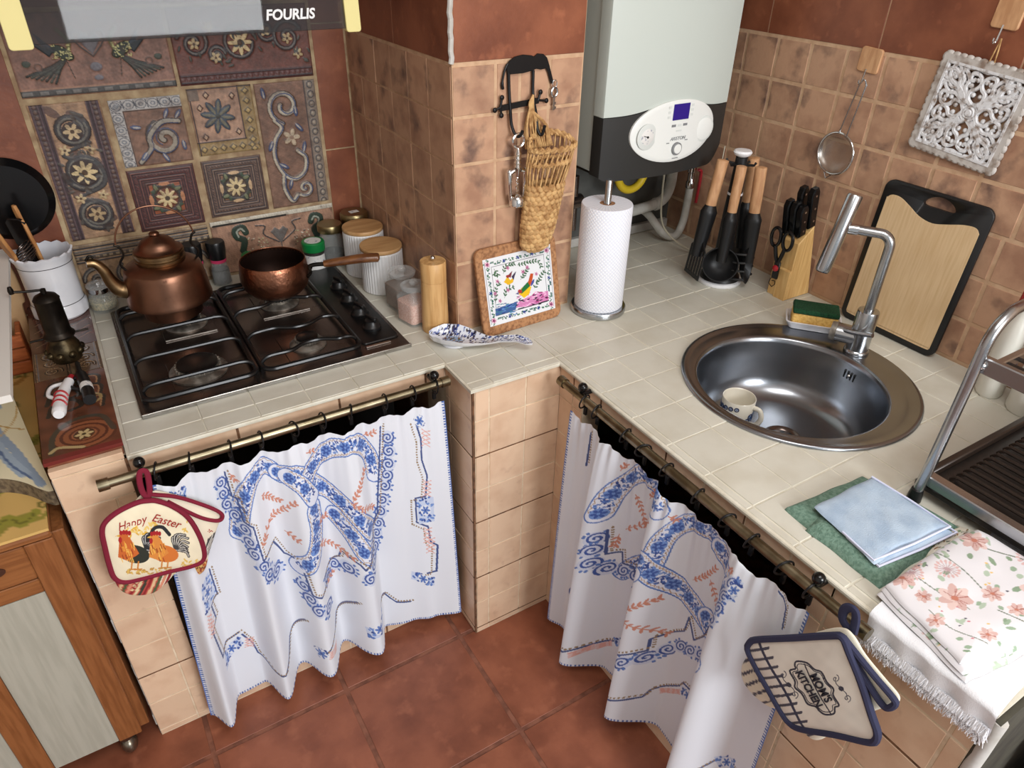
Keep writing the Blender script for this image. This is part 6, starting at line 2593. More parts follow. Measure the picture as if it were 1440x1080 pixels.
def lattice(p_, x, y, w_, h_, sx=0.0):
    n_ = 4
    for k in range(n_):
        p_.line([(x + sx * k, y + h_ * k / n_), (x + w_ + sx * k, y + h_ * (k + 1) / n_)], 1.1, (222, 170, 160))
        p_.line([(x + w_ + sx * k, y + h_ * k / n_), (x + sx * k, y + h_ * (k + 1) / n_)], 1.1, (222, 170, 160))


def folds(U, knots, vals):
    t_ = np.interp(U, knots, np.arange(len(knots)))
    i = np.clip(t_.astype(int), 0, len(knots) - 2)
    f_ = t_ - i
    v_ = np.array(vals)
    return v_[i] + (v_[i + 1] - v_[i]) * (.5 - .5 * np.cos(PI * f_))


def hem_stitch(p_, U, V_, bottom=True, left=True, right=True, nx=120, ny=95):
    C_ = p_.C.reshape(U.shape + (3,))
    tick = np.array((74, 104, 170))
    if left:
        C_[(U < .010) & ((V_ * ny % 1) < .5)] = tick
        C_[U < .0035] = (96, 122, 184)
    if right:
        C_[(U > .990) & ((V_ * ny % 1) < .5)] = tick
        C_[U > .9965] = (96, 122, 184)
    if bottom:
        C_[(V_ > .990) & ((U * nx % 1) < .5)] = tick
    p_.C = C_.reshape(-1, 3)


# curtain under the hob
nu, nv = 560, 440
U, V_ = np.meshgrid(np.linspace(0, 1, nu), np.linspace(0, 1, nv))
X, Y = quadmap(((214.3, 681.2), (620.1, 563.0), (639.9, 852.2), (296.0, 1002.7)), U, V_)
p = cloth_pattern(X, Y, U, V_, 3)
rg = random.Random(21)
for pts in ([(334, 742), (338, 700), (350, 668), (372, 655), (392, 662)], [(388, 660), (420, 660), (448, 680), (485, 704), (520, 738)], [(424, 672), (448, 640), (490, 618), (516, 634), (526, 664)],
            [(438, 706), (442, 734), (436, 766), (418, 786)], [(470, 720), (492, 742), (508, 764), (524, 762)], [(400, 662), (420, 672), (436, 690)]):
    p.band(pts, 21, rg, (86, 122, 190), BLUES, (226, 230, 242))
for pts in ([(310, 676), (320, 706), (342, 732), (354, 762), (372, 784)], [(378, 788), (398, 800)], [(460, 806), (480, 792), (500, 794)], [(512, 796), (526, 770), (534, 734), (540, 690), (546, 640), (542, 604)],
            [(424, 812), (440, 838), (460, 842)], [(366, 776), (380, 792), (404, 798)]):
    scrolls(p, pts, 8.5, rg)
steps(p, [(316, 664), (326, 694), (332, 694), (340, 722), (352, 724), (366, 768), (384, 756), (400, 776), (412, 778)])
steps(p, [(452, 800), (478, 782), (480, 772), (500, 778), (506, 784), (520, 764), (522, 742), (532, 720), (534, 600)])
steps(p, [(424, 792), (434, 818), (446, 820), (462, 804)])
steps(p, [(581, 590), (589, 614), (590, 640), (598, 662), (596, 690), (582, 694), (584, 728), (600, 732), (604, 754), (612, 758), (612, 796), (600, 800)], off=-6)
block(p, [(584, 694), (606, 690), (608, 724), (587, 730)], rg)
block(p, [(580, 586), (592, 582), (593, 594), (583, 598)], rg)
block(p, [(578, 802), (610, 806), (610, 818), (578, 814)], rg)
for x, y in ((590, 600), (592, 668), (594, 734), (598, 748)):
    lattice(p, x, y, 11, 22)
block(p, [(236, 683), (258, 678), (262, 692), (240, 698)], rg)
block(p, [(278, 806), (294, 796), (306, 830), (284, 840)], rg)
steps(p, [(296, 794), (308, 830), (296, 838), (304, 858), (294, 866), (312, 910), (320, 900), (338, 888)])
for x, y in ((286, 842), (290, 852)):
    lattice(p, x, y, 9, 18)
block(p, [(316, 912), (338, 894), (344, 906), (318, 932)], rg)
steps(p, [(342, 892), (356, 906), (364, 922), (380, 929), (396, 924), (404, 910), (408, 892), (428, 868)], off=3)
lattice(p, 346, 898, 12, 14)
block(p, [(440, 898), (452, 894), (452, 908), (442, 910)], rg)
steps(p, [(452, 898), (470, 882), (474, 868), (500, 838)], off=3)
lattice(p, 456, 896, 14, 10)
block(p, [(508, 868), (528, 864), (534, 850), (536, 872), (512, 882)], rg)
steps(p, [(534, 852), (544, 840), (562, 850), (578, 848)], off=3)
for pts in ([(364, 752), (380, 726), (396, 712), (412, 694)], [(366, 690), (384, 698), (394, 700)], [(400, 742), (420, 750)], [(490, 692), (500, 672), (510, 656)], [(488, 694), (508, 704), (526, 712)],
            [(446, 732), (462, 722)], [(446, 756), (470, 766), (494, 774)], [(510, 612), (528, 602)], [(428, 632), (442, 628)], [(322, 664), (332, 672)], [(456, 816), (474, 806)]):
    p.spray(pts, 6.0, ORG, rg, 1.1, 4.0)
hem_stitch(p, U, V_)
xt = -.925 + .64 * U
xb = -.966 + .698 * U
x = xt + (xb - xt) * V_ ** .8
fo = folds(U, [0, .05, .12, .20, .27, .345, .44, .52, .63, .70, .80, .90, 1.0], [-.2, 1, -.8, -.9, .9, -.9, 1., -.9, 1., -.8, -.5, -.1, .5])
ga = .5 * np.sin(U * 2 * PI * 17 + 1.1 * np.sin(U * 21)) + .35 * np.sin(U * 2 * PI * 31 + 2)
y = .079 - fo * (.007 + .040 * V_ ** .75) - ga * .0035 * np.exp(-V_ * 6)
z = .800 + .006 * np.cos(U * 2 * PI * 9.0) * np.exp(-V_ * 9) - .012 * U
z = z - V_ * (.752 + .010 * np.sin(U * 9) - .012 * U)
x = x + .004 * np.sin(U * 40) * V_
ctn = thing('curtain', 'white curtain with blue floral embroidery hanging under the gas hob', 'curtain', (-.62, .09, .04), 0, 'embroidered kitchen curtains')
sheet('cloth', np.stack([x + .62, y - .09, z - .04], -1), p.colours(), 'curtain_cloth', ctn, thick=0)

# curtain under the sink
nu, nv = 520, 440
U, V_ = np.meshgrid(np.linspace(0, 1, nu), np.linspace(0, 1, nv))
X, Y = quadmap(((806.1, 579.4), (1140.3, 865.3), (1021.6, 1183.4), (775.6, 868.0)), U, V_)
p = cloth_pattern(X, Y, U, V_, 4)
rg = random.Random(22)
for pts in ([(852, 716), (864, 692), (884, 674), (906, 668), (926, 690), (936, 712)], [(926, 786), (942, 750), (972, 736), (1002, 756)], [(914, 776), (930, 806), (948, 832), (966, 856), (990, 890)],
            [(1006, 770), (1024, 800), (1028, 824)], [(866, 806), (886, 796), (906, 796)], [(980, 868), (990, 895), (996, 915)]):
    p.band(pts, 22, rg, (86, 122, 190), BLUES, (226, 230, 242))
for pts in ([(848, 750), (842, 786), (860, 802), (882, 812), (890, 842)], [(878, 914), (910, 922), (940, 914), (958, 920), (980, 926)], [(1042, 812), (1026, 842), (1012, 868)], [(806, 832), (814, 856)]):
    scrolls(p, pts, 8.5, rg)
steps(p, [(856, 742), (852, 776), (866, 778), (866, 794), (880, 800), (884, 824)])
steps(p, [(878, 904), (912, 912), (916, 896), (948, 892), (956, 872), (962, 904), (976, 898), (984, 886)])
steps(p, [(810, 894), (816, 900), (848, 906), (880, 904)], off=3)
steps(p, [(872, 966), (900, 981), (906, 974), (938, 971), (944, 966), (962, 982)], off=3)
steps(p, [(943, 1062), (968, 1078), (1004, 1062), (1030, 1076)], off=3)
for x_, y_ in ((820, 904), (834, 906), (912, 976), (926, 976)):
    lattice(p, x_, y_, 13, 7)
block(p, [(850, 902), (878, 902), (878, 914), (852, 914)], rg)
block(p, [(942, 970), (962, 984), (958, 994), (942, 984)], rg)
block(p, [(1004, 1056), (1030, 1062), (1028, 1078), (1006, 1072)], rg)
block(p, [(1046, 806), (1056, 812), (1044, 836), (1034, 830)], rg)
steps(p, [(830, 612), (823, 655)], off=3)
steps(p, [(816, 747), (810, 800), (804, 830), (812, 856)], off=3)
steps(p, [(1096, 832), (1108, 850), (1102, 880)], off=3)
for pts in ([(888, 698), (896, 720), (900, 744)], [(872, 746), (900, 738), (924, 726)], [(964, 818), (984, 812), (1000, 800)], [(990, 818), (998, 846), (1004, 872)], [(890, 850), (910, 842), (930, 838)], [(890, 854), (910, 874), (930, 896)],
            [(864, 752), (858, 770)], [(946, 722), (954, 734)], [(872, 660), (880, 650)], [(1034, 792), (1042, 800)], [(908, 702), (918, 690)]):
    p.spray(pts, 6.0, ORG, rg, 1.1, 4.0)
hem_stitch(p, U, V_)
yt = -.125 - .675 * U
yb_ = -.095 - .715 * U
yy_ = yt + (yb_ - yt) * V_ ** .8
fo = folds(U, [0, .07, .13, .19, .31, .42, .47, .60, .72, .78, .90, 1.0], [.1, -.3, -.5, 1., -.7, -.8, 1., -.8, -.75, 1.2, -.2, .1])
ga = .5 * np.sin(U * 2 * PI * 18 + 1.1 * np.sin(U * 23)) + .35 * np.sin(U * 2 * PI * 33 + 2)
xx = -.056 - fo * (.010 + .046 * V_ ** .6) - ga * .0035 * np.exp(-V_ * 6)
z = .803 + .006 * np.cos(U * 2 * PI * 9.0) * np.exp(-V_ * 9) + .004 * U
z = z - V_ * (.755 + .010 * np.sin(U * 9))
ctn = thing('curtain', 'white curtain with blue floral embroidery hanging under the round sink', 'curtain', (-.05, -.45, .04), 0, 'embroidered kitchen curtains')
sheet('cloth', np.stack([xx + .05, yy_ + .45, z - .04], -1), p.colours(), 'curtain_cloth', ctn, thick=0)


def rod(label, a, b, rot):
    """curtain pole from a to b, with wall brackets"""
    a, b = Vector(a), Vector(b)
    c_ = (a + b) / 2
    L_ = (b - a).length / 2
    t_ = thing('curtain_rod', label, 'curtain rod', tuple(c_), rot, 'brass curtain rods')
    k = G()
    k.tube([(-L_, 0, 0), (0, 0, 0), (L_, 0, 0)], .0098, 20)
    k.obj('pole', 'rod_brass', t_)
    for s_ in (-1, 1):
        k = G()
        k.tube([(s_ * (L_ - .016), 0, 0), (s_ * (L_ + .004), 0, 0)], .0125, 20)
        k.obj('end_cap', 'rod_brass', t_)
        k = G()
        sb_ = s_ * (L_ - (.075 if s_ < 0 else .03 if rot == 0 else .10))
        k.tube([(sb_, 0, .006), (sb_, .020, .004), (sb_, .037, .004)], .006, 10)
        k.sphere((sb_, .006, .022), .0115, 14, 8)
        k.obj('bracket', 'gloss_black', t_)
    return t_


rod('brass curtain rod fixed under the worktop edge in front of the hob', (-1.010, .088, .834), (-.268, .088, .838), 0)
rod('brass curtain rod fixed under the worktop edge in front of the sink', (-.040, -.058, .846), (-.040, -.884, .846), (0, 0, -PI / 2))


def curtain_ring(label, group, loc, rz, tilt):
    t_ = thing('curtain_ring', label, 'curtain ring', loc, rz, group)
    k = G()
    k.tube([(.0035 * math.sin(a + tilt), .0172 * math.cos(a), -.005 + .0172 * math.sin(a)) for a in np.linspace(0, 2 * PI, 24, endpoint=False)], .0019, 8, closed=True)
    k.obj('ring', 'wrought_iron', t_)
    k = G()
    k.box(-.0045, .0045, -.003, .003, -.044, -.022, .001, M=T(0, .006, 0))
    k.obj('clip', 'wrought_iron', t_)


ORD = ('first', 'second', 'third', 'fourth', 'fifth', 'sixth', 'seventh', 'eighth', 'ninth', 'tenth')
rg = random.Random(5)
for k, xk in enumerate((-.300, -.357, -.427, -.509, -.573, -.636, -.707, -.770, -.849, -.912)):
    curtain_ring('black clip ring on the hob curtain rod, ' + ORD[k] + ' from the corner pier', 'black curtain rings under the hob', (xk, .088, .836), rg.uniform(-.25, .25), rg.uniform(-1, 1))
for k, yk in enumerate((-.150, -.195, -.297, -.356, -.427, -.516, -.593, -.652, -.725, -.781)):
    curtain_ring('black clip ring on the sink curtain rod, ' + ORD[k] + ' from the corner pier', 'black curtain rings under the sink', (-.040, yk, .846), -PI / 2 + rg.uniform(-.25, .25), rg.uniform(-1, 1))

# ------------------------------------------------------------------ pot holders and mitts hanging from the rods
mat('burgundy', (126, 26, 50), 0.9)
mat('navy', (50, 52, 78), 0.9)
mat('natural_cotton', (228, 222, 206), 0.95)
mat('red_ink', (166, 46, 40), 0.9)
mat('black_ink', (48, 48, 58), 0.9)


def plane_map(rect, corners, fixed):
    """maps drawing coordinates inside rect to a vertical plane"""
    (x0, y0, x1, y1) = rect

    def f_(px, py, d=0.0):
        u = (np.asarray(px, float) - x0) / (x1 - x0)
        v = (np.asarray(py, float) - y0) / (y1 - y0)
        a, b = quadmap(corners, u, v)
        return fixed(a, b, d)
    return f_


mapL = plane_map((130, 640, 330, 860), ((-1.001, .926), (-.766, .832), (-.847, .401), (-1.1, .559)), lambda a, b, d: np.stack([a, .060 - d + 0 * a, b], -1))
mapR = plane_map((1030, 870, 1280, 1060), ((-.68, .683), (-.94, .963), (-1.017, .745), (-.762, .358)), lambda a, b, d: np.stack([-.082 - d + 0 * a, a, b], -1))


def resample(pts, n, k=5):
    P_ = smoothpath(pts, k, closed=True)
    P_ = np.vstack([P_, P_[:1]])
    s_ = np.concatenate([[0], np.cumsum(np.hypot(*np.diff(P_, axis=0).T))])
    q_ = np.linspace(0, s_[-1], n, endpoint=False)
    return np.stack([np.interp(q_, s_, P_[:, 0]), np.interp(q_, s_, P_[:, 1])], 1)


def pad(name, outline, mp, depth, th, base, draw, parent, off, m='print_cloth', n=230, rings_=110):
    """quilted pad: printed face, plain back, closed edge"""
    O_ = resample(outline, n)
    c_ = O_.mean(0)
    rho = np.linspace(0, 1, rings_) ** .85
    Xp = c_[0] + rho[:, None] * (O_[:, 0] - c_[0])
    Yp = c_[1] + rho[:, None] * (O_[:, 1] - c_[1])
    pt_ = Pattern(Xp, Yp, base)
    pt_.C *= (1 + .02 * rough_noise(Xp.ravel(), Yp.ravel(), 8, .15))[:, None]
    draw(pt_, random.Random(17))
    pt_.C = np.clip(pt_.C, 0, 255)
    D = depth + th * np.sqrt(np.clip(1 - rho ** 5, 0, 1))[:, None] + .0016 * rough_noise(Xp, Yp, 4, .07) * (1 - rho[:, None] ** 3)
    Fp = mp(Xp, Yp, D)
    Bp = np.concatenate([mp(O_[:, 0], O_[:, 1], np.full(n, depth - .0005)), mp(c_[:1], c_[1:], np.full(1, depth - .0025))])
    V = np.concatenate([Fp.reshape(-1, 3), Bp]) - np.array(off)
    idx = np.arange(rings_ * n).reshape(rings_, n)
    a, b = idx[:-1], np.roll(idx, -1, 1)[:-1]
    c2, d2 = np.roll(idx, -1, 1)[1:], idx[1:]
    Q = np.stack([a, b, c2, d2], -1).reshape(-1, 4)
    N_ = rings_ * n
    j_ = np.arange(n) + N_
    rim_ = np.stack([idx[-1], np.roll(idx[-1], -1), np.roll(j_, -1), j_], -1)
    Q = np.concatenate([Q, rim_]).tolist() + [(int(a_), int(b_), N_ + n) for a_, b_ in zip(j_, np.roll(j_, -1))]
    me = bpy.data.meshes.new(name)
    me.from_pydata(V.tolist(), [], Q)
    at = me.color_attributes.new('Col', 'FLOAT_COLOR', 'POINT')
    col = pt_.colours()
    at.data.foreach_set('color', np.concatenate([col, col[-n:], col[:1]]).astype(np.float32).ravel())
    return link(name, me, m, parent, True, 60)


def binding(outline, mp, d, r_, m, parent, off, name='binding', closed=True, flat_=1.0):
    P_ = resample(outline, 110) if closed else smoothpath(outline, 8)
    q_ = mp(P_[:, 0], P_[:, 1], np.full(len(P_), d)) - np.array(off)
    k = G()
    k.tube(q_, r_, 8, closed=closed, flat=flat_)
    return k.obj(name, m, parent)


def ink(body, size, m, parent, mp, d, org, ang, off, shear=0.0, bend=0.0, spacing=1.0, bold=0.0):
    ca, sa = math.cos(ang), math.sin(ang)

    def w_(x, y_, z_):
        yy2 = y_ - bend * x * x
        px, py = org[0] + x * ca + yy2 * sa, org[1] + x * sa - yy2 * ca
        return mp(px, py, np.asarray(d + z_ * .0004)) - np.array(off)
    return text(body, size, m, parent, None, extrude=.5, shear=shear, wrap=w_, spacing=spacing, bold=bold)


e1 = lambda a, b: (a * .2222, 640 + b * .2222)
OFF = (-.94, .06, .62)
# striped and rooster-printed mitt behind
mt = thing('oven_mitt', 'rooster-print oven mitt with burgundy edge hanging behind the Easter pot holder', 'oven mitt', OFF)


def d_mitt(p_, r):
    p_.rect(120, 225, 806, 850, (196, 84, 70))
    for k in range(22):
        x_ = 150 + k * 6.2
        c_ = [(150, 34, 40), (232, 196, 150), (86, 96, 60), (226, 150, 120), (150, 34, 40), (232, 216, 170), (60, 62, 50)][k % 7]
        p_.poly([(x_, 855), (x_ + 4.4, 855), (x_ + 24, 806), (x_ + 19.6, 806)], c_)
    p_.line([(150, 808), (200, 806), (250, 800)], 3, (110, 76, 50), dash=4)
    for k in range(5):
        p_.ell(186 + k * 3.0, 830 - k * 6, 2.2, 2.2, 0, (240, 220, 170), None, .4)
    p_.ell(230, 802, 8, 7, 0, (86, 92, 40))
    p_.ell(246, 799, 9, 6, 0, (164, 40, 40))
    p_.poly([(284, 790), (292, 758), (304, 748), (296, 780)], (70, 70, 72))
    for k in range(5):
        p_.line([(284, 786 + k), (300, 752 + 6 * k)], 1.4, (210, 206, 196))
    p_.poly([(262, 800), (296, 786), (292, 812), (270, 812)], (206, 156, 90))
    for _ in range(26):
        p_.ell(r.uniform(262, 294), r.uniform(790, 812), r.uniform(2, 4), 1.4, r.uniform(0, 3), r.choice([(196, 104, 48), (232, 196, 120), (150, 46, 30)]))
    p_.line([(260, 800), (294, 798)], 2.4, (90, 56, 36), dash=4)


pad('mitt_body', [e1(*q_) for q_ in ((960, 240), (1120, 262), (1300, 318), (1400, 380), (1375, 480), (1330, 620), (1300, 735), (1235, 772), (1165, 725), (1110, 760), (1060, 815), (980, 880), (880, 900), (790, 884), (735, 825), (722, 740), (760, 500), (860, 300))], mapL, -.006, .008, (238, 228, 204), d_mitt, mt, OFF)
binding([e1(*q_) for q_ in ((955, 245), (1120, 262), (1300, 318), (1390, 360), (1405, 395), (1370, 412), (1280, 395), (1180, 352), (1060, 290))], mapL, .002, .0042, 'burgundy', mt, OFF, closed=False)
ink('Easter', 10, 'red_ink', mt, mapL, .0008, (287, 741), .55, OFF, shear=.3)
# pot holder in front
ph = thing('pot_holder', 'cream pot holder with two roosters and red Easter lettering on burgundy loop', 'pot holder', OFF)


def d_easter(p_, r):
    for _ in range(40):
        a = r.uniform(0, 1)
        p_.ell(172 + 50 * a, 742 - 10 * a + r.uniform(-6, 6), r.uniform(2, 4), 1.3, r.uniform(0, 3), r.choice([(226, 180, 70), (236, 206, 120)]))
    for _ in range(30):
        p_.ell(r.uniform(254, 280), r.uniform(722, 742) if r.random() < .5 else r.uniform(778, 792), r.uniform(2, 4), 1.2, r.uniform(0, 3), (226, 190, 96))

    def rooster(x, y, s, bodyc, neckc, tail):
        for k in range(9):
            a = -1.9 + k * .26
            tx, ty = x + s * 20, y - s * 3
            L_ = s * (22 + 5 * math.sin(k * .8))
            q1 = (tx + L_ * .7 * math.cos(a), ty + L_ * .8 * math.sin(a))
            q2 = (tx + L_ * 1.05 * math.cos(a + .35), ty + L_ * .95 * math.sin(a + .35))
            p_.line(smoothpath([(tx, ty), q1, q2], 5), s * 4.0, tail[0])
            p_.line(smoothpath([(tx, ty), q1, q2], 5), s * 1.0, tail[1])
        p_.ell(x + s * 4, y + s * 3, s * 21, s * 13, .2, bodyc)
        p_.poly([(x - s * 18, y - s * 20), (x - s * 4, y - s * 22), (x + s * 10, y + s * 2), (x - s * 6, y + s * 13), (x - s * 20, y + s * 8)], neckc)
        for k in range(30):
            x0, y0_ = x + r.uniform(-19, 4) * s, y + r.uniform(-16, 10) * s
            p_.line([(x0, y0_), (x0 + 2 * s, y0_ + 6 * s)], 1.2, r.choice([(232, 160, 60), (150, 60, 24), (240, 190, 90)]))
        p_.ell(x - s * 12, y - s * 23, s * 6.5, s * 5.5, 0, neckc)
        for k in range(4):
            p_.ell(x - s * (16 - 4 * k), y - s * (29 - abs(k - 1.5)), s * 2.4, s * 3.6, 0, (168, 30, 34))
        p_.ell(x - s * 17, y - s * 17, s * 2.6, s * 4.4, 0, (176, 34, 36))
        p_.poly([(x - s * 24, y - s * 22), (x - s * 18, y - s * 25), (x - s * 18, y - s * 21)], (220, 170, 70))
        for dx in (0, 9):
            p_.line([(x + s * dx, y + s * 14), (x + s * (dx - 1), y + s * 25)], 2.2, (206, 130, 50))
            p_.line([(x + s * (dx - 5), y + s * 26), (x + s * (dx + 5), y + s * 25)], 2, (206, 130, 50))
    rooster(184, 768, .98, (44, 48, 40), (204, 104, 44), [(40, 42, 46), (200, 200, 200)])
    p_.line(smoothpath([(206, 752), (214, 736), (226, 734), (236, 744)], 6), 5, (38, 40, 44))
    rooster(226, 768, .92, (214, 120, 50), (220, 140, 62), [(66, 66, 66), (214, 210, 200)])
    for _ in range(60):
        p_.ell(r.uniform(176, 276), r.uniform(792, 800), r.uniform(1.5, 3.5), 1.3, r.uniform(0, 3), r.choice([(222, 186, 96), (196, 150, 70)]))


PHO = [e1(*q_) for q_ in ((935, 265), (860, 278), (740, 335), (660, 402), (642, 465), (660, 560), (690, 680), (722, 755), (785, 778), (900, 755), (1050, 715), (1200, 680), (1275, 645), (1284, 585), (1250, 480), (1180, 370), (1080, 300), (990, 268))]
pad('pad', PHO, mapL, .008, .010, (238, 228, 198), d_easter, ph, OFF, n=380, rings_=160)
binding(PHO, mapL, .012, .0052, 'burgundy', ph, OFF)
ink('Happy', 16, 'red_ink', ph, mapL, .0190, (183, 728), -.30, OFF, shear=.35)
ink('Easter', 16, 'red_ink', ph, mapL, .0190, (231, 725), .28, OFF, shear=.35)
lp = [(206, 698), (200, 690), (196, 676), (196, 664), (200, 660), (206, 663), (209, 676), (210, 690), (208, 700)]
binding(lp, mapL, .004, .0034, 'burgundy', ph, OFF, name='hanging_loop', closed=False, flat_=1.6)

OFF2 = (-.08, -.86, .70)
h1 = lambda a, b: (1020 + a * .20376, 840 + b * .2037)
mt = thing('oven_mitt', 'striped cotton oven mitt with navy edge hanging behind the printed pot holder', 'oven mitt', OFF2)


def stripes_(p_, x0, y0_, x1, y1, n_, dx, dy, w_):
    for k in range(n_):
        cx_, cy_ = x0 + (x1 - x0) * k / (n_ - 1), y0_ + (y1 - y0_) * k / (n_ - 1)
        for o_, ww in ((-w_, 1.2), (0, 2.0), (w_, 1.2)):
            p_.line([(cx_ - dx, cy_ - dy + o_), (cx_ + dx, cy_ + dy + o_)], ww, (74, 74, 88))


pad('mitt_body', [h1(*q_) for q_ in ((640, 240), (800, 215), (880, 270), (960, 400), (1090, 560), (1190, 680), (1185, 735), (1120, 760), (1000, 800), (860, 900), (740, 940), (640, 990), (560, 960), (480, 830), (380, 778), (300, 760), (200, 690), (125, 600), (102, 510), (130, 430), (220, 380))], mapR, -.010, .009, (232, 226, 206),
    lambda p_, r: stripes_(p_, 1046, 930, 1120, 1040, 9, 34, -13, 1.9), mt, OFF2)
binding([h1(*q_) for q_ in ((840, 255), (930, 370), (1060, 530), (1180, 670), (1200, 715), (1150, 745), (1100, 710), (1000, 560), (900, 390))], mapR, .002, .0052, 'navy', mt, OFF2, closed=False)
ph = thing('pot_holder', 'cream pot holder with navy edge, striped band and kitchen lettering', 'pot holder', OFF2)


def d_mom(p_, r):
    p_.poly([h1(*q_) for q_ in ((170, 280), (275, 285), (360, 440), (430, 560), (500, 680), (580, 870), (430, 880), (200, 560))], (236, 232, 222))
    stripes_(p_, 1074, 908, 1128, 1010, 9, 17, -3, 1.4)
    p_.line([h1(*q_) for q_ in ((275, 285), (370, 460), (430, 560), (500, 680), (582, 870))], 3.6, (50, 52, 78))

    def lab(q_):                     # label frame outline in its own axes: s along the words, t across
        o_ = np.array(h1(672, 590))
        ds, dt = np.array((.48, .877)), np.array((.98, .02))
        return [tuple(o_ + ds * s_ + dt * t_) for s_, t_ in q_]
    fr = [(-42, -6), (-40, 8), (-30, 14), (-26, 22), (-10, 22), (0, 27), (10, 22), (26, 22), (30, 14), (40, 8), (42, -6), (36, -12), (30, -14), (26, -24), (10, -24), (0, -29), (-10, -24), (-26, -24), (-30, -14), (-36, -12)]
    p_.line([tuple(v) for v in smoothpath(lab(fr), 4, closed=True)], 2.6, (56, 56, 70), close=True)
    p_.line([tuple(v) for v in smoothpath(lab([(a * .9, b * .88) for a, b in fr]), 4, closed=True)], 1.3, (56, 56, 70), close=True)
    p_.line(lab([(-38, 3), (-20, 1), (20, 1), (40, 3)]), 1.8, (56, 56, 70))
    p_.line(lab([(-26, -14), (28, -14)]), 1.6, (120, 120, 132), dash=2.6)
    for s_ in (-1, 1):
        o_ = np.array(h1(672, 580)) + np.array((.98, .06)) * s_ * 38
        p_.ell(o_[0], o_[1], 4.2, 3.0, .6, (56, 56, 70))
        for q_ in (-1, 1):
            a_ = o_ + np.array((.52, .854)) * q_ * 16
            p_.line(smoothpath([tuple(o_), tuple((o_ + a_) / 2 + np.array((3 * q_, 0))), tuple(a_)], 5), 1.2, (70, 70, 84))
            p_.spiral(a_[0], a_[1], 5.5, 1.2, 1.2, (70, 70, 84), sgn=q_)


PRO = [h1(*q_) for q_ in ((192, 335), (205, 290), (258, 268), (500, 255), (770, 238), (850, 250), (900, 360), (980, 560), (1050, 780), (1090, 900), (1080, 955), (1030, 968), (800, 918), (560, 880), (480, 838), (425, 765), (330, 600), (240, 440))]
pad('pad', PRO, mapR, .004, .008, (238, 234, 222), d_mom, ph, OFF2, n=400, rings_=170)
binding(PRO, mapR, .007, .0062, 'navy', ph, OFF2)
ang = math.atan2(.854, .52)
ink("MOM'S", 15, 'black_ink', ph, mapR, .0135, (1020 + 712 * .20376, 840 + 582 * .2037), ang, OFF2, shear=.2, bold=.035)
ink('KITCHEN', 14, 'black_ink', ph, mapR, .0135, (1020 + 630 * .20376, 840 + 590 * .2037), ang, OFF2, shear=.2, spacing=.98, bold=.035)
binding([h1(*q_) for q_ in ((845, 262), (800, 215), (775, 160), (790, 105), (830, 92), (865, 120), (868, 180), (850, 262))], lambda px, py, d: mapR(px, py, d - .018), .0, .0042, 'navy', ph, OFF2, name='hanging_loop', closed=False, flat_=1.8)

# ------------------------------------------------------------------ cloths and towels on the worktop
mat('green_terry', (120, 150, 134), 0.95, c2=(92, 122, 106), ns=160, nd=3, lo=.4, hi=.65, bump=.9, bs=420)
mat('blue_cloth', (178, 196, 214), 0.95, c2=(160, 180, 202), ns=26, bump=.5, bs=500)
mat('pale_piping', (214, 218, 240), 0.9)
mat('white_terry', (236, 236, 240), 0.95, bump=.4, bs=700)


def slab_cloth(name, corners, z0, th, m, parent, off, seed, n=46, colours=None, pw=6):
    U_, W_ = np.meshgrid(np.linspace(-1, 1, n), np.linspace(-1, 1, n))
    (ax, ay), (bx, by), (cx, cy), (dx, dy) = corners
    u, w_ = (U_ + 1) / 2, (W_ + 1) / 2
    x_ = (1 - w_) * ((1 - u) * ax + u * bx) + w_ * ((1 - u) * dx + u * cx)
    y_ = (1 - w_) * ((1 - u) * ay + u * by) + w_ * ((1 - u) * dy + u * cy)
    x_ = x_ + .003 * rough_noise(x_, y_, seed, 45) * (np.abs(U_) ** 4 + np.abs(W_) ** 4)
    y_ = y_ + .003 * rough_noise(x_, y_, seed + 1, 45) * (np.abs(U_) ** 4 + np.abs(W_) ** 4)
    z_ = z0 + th * np.sqrt(np.clip(1 - np.maximum(np.abs(U_), np.abs(W_)) ** pw, 0, 1)) + .0011 * rough_noise(x_, y_, seed + 2, 60) * (1 - np.maximum(np.abs(U_), np.abs(W_)) ** 4)
    P_ = np.stack([x_, y_, z_], -1) - np.array(off)
    return sheet(name, P_, colours, m, parent)


ZT = H + .0006
of = (.16, -.74, ZT)
t = thing('green_cloth', 'folded dark green towelling cloth under the light blue cloth', 'cloth', of)
slab_cloth('fold', ((.052, -.640), (.262, -.652), (.280, -.822), (.046, -.700)), ZT, .012, 'green_terry', t, of, 1)
slab_cloth('fold', ((.046, -.690), (.268, -.662), (.284, -.832), (.040, -.846)), ZT, .019, 'green_terry', t, of, 2)
of = (.16, -.75, ZT + .018)
t = thing('blue_cloth', 'folded light blue microfibre cloth with pale edging on the green cloth', 'cloth', of)
for k, (c4, z0) in enumerate(((((.085, -.682), (.240, -.682), (.250, -.842), (.062, -.822)), ZT + .0165), (((.082, -.674), (.244, -.676), (.246, -.830), (.060, -.812)), ZT + .0225))):
    slab_cloth('fold', c4, z0, .007, 'blue_cloth', t, of, 5 + k)
    g = G()
    (a, b, c, d) = c4
    g.tube([(x_ - of[0], y_ - of[1], z0 + .0025 - of[2]) for x_, y_ in ((b[0], b[1]), ((b[0] + c[0]) / 2 + .002, (b[1] + c[1]) / 2), c, ((c[0] + d[0]) / 2, (c[1] + d[1]) / 2 - .002), d, ((a[0] + d[0]) / 2, (a[1] + d[1]) / 2))], .0022, 8)
    g.obj('edging', 'pale_piping', t)

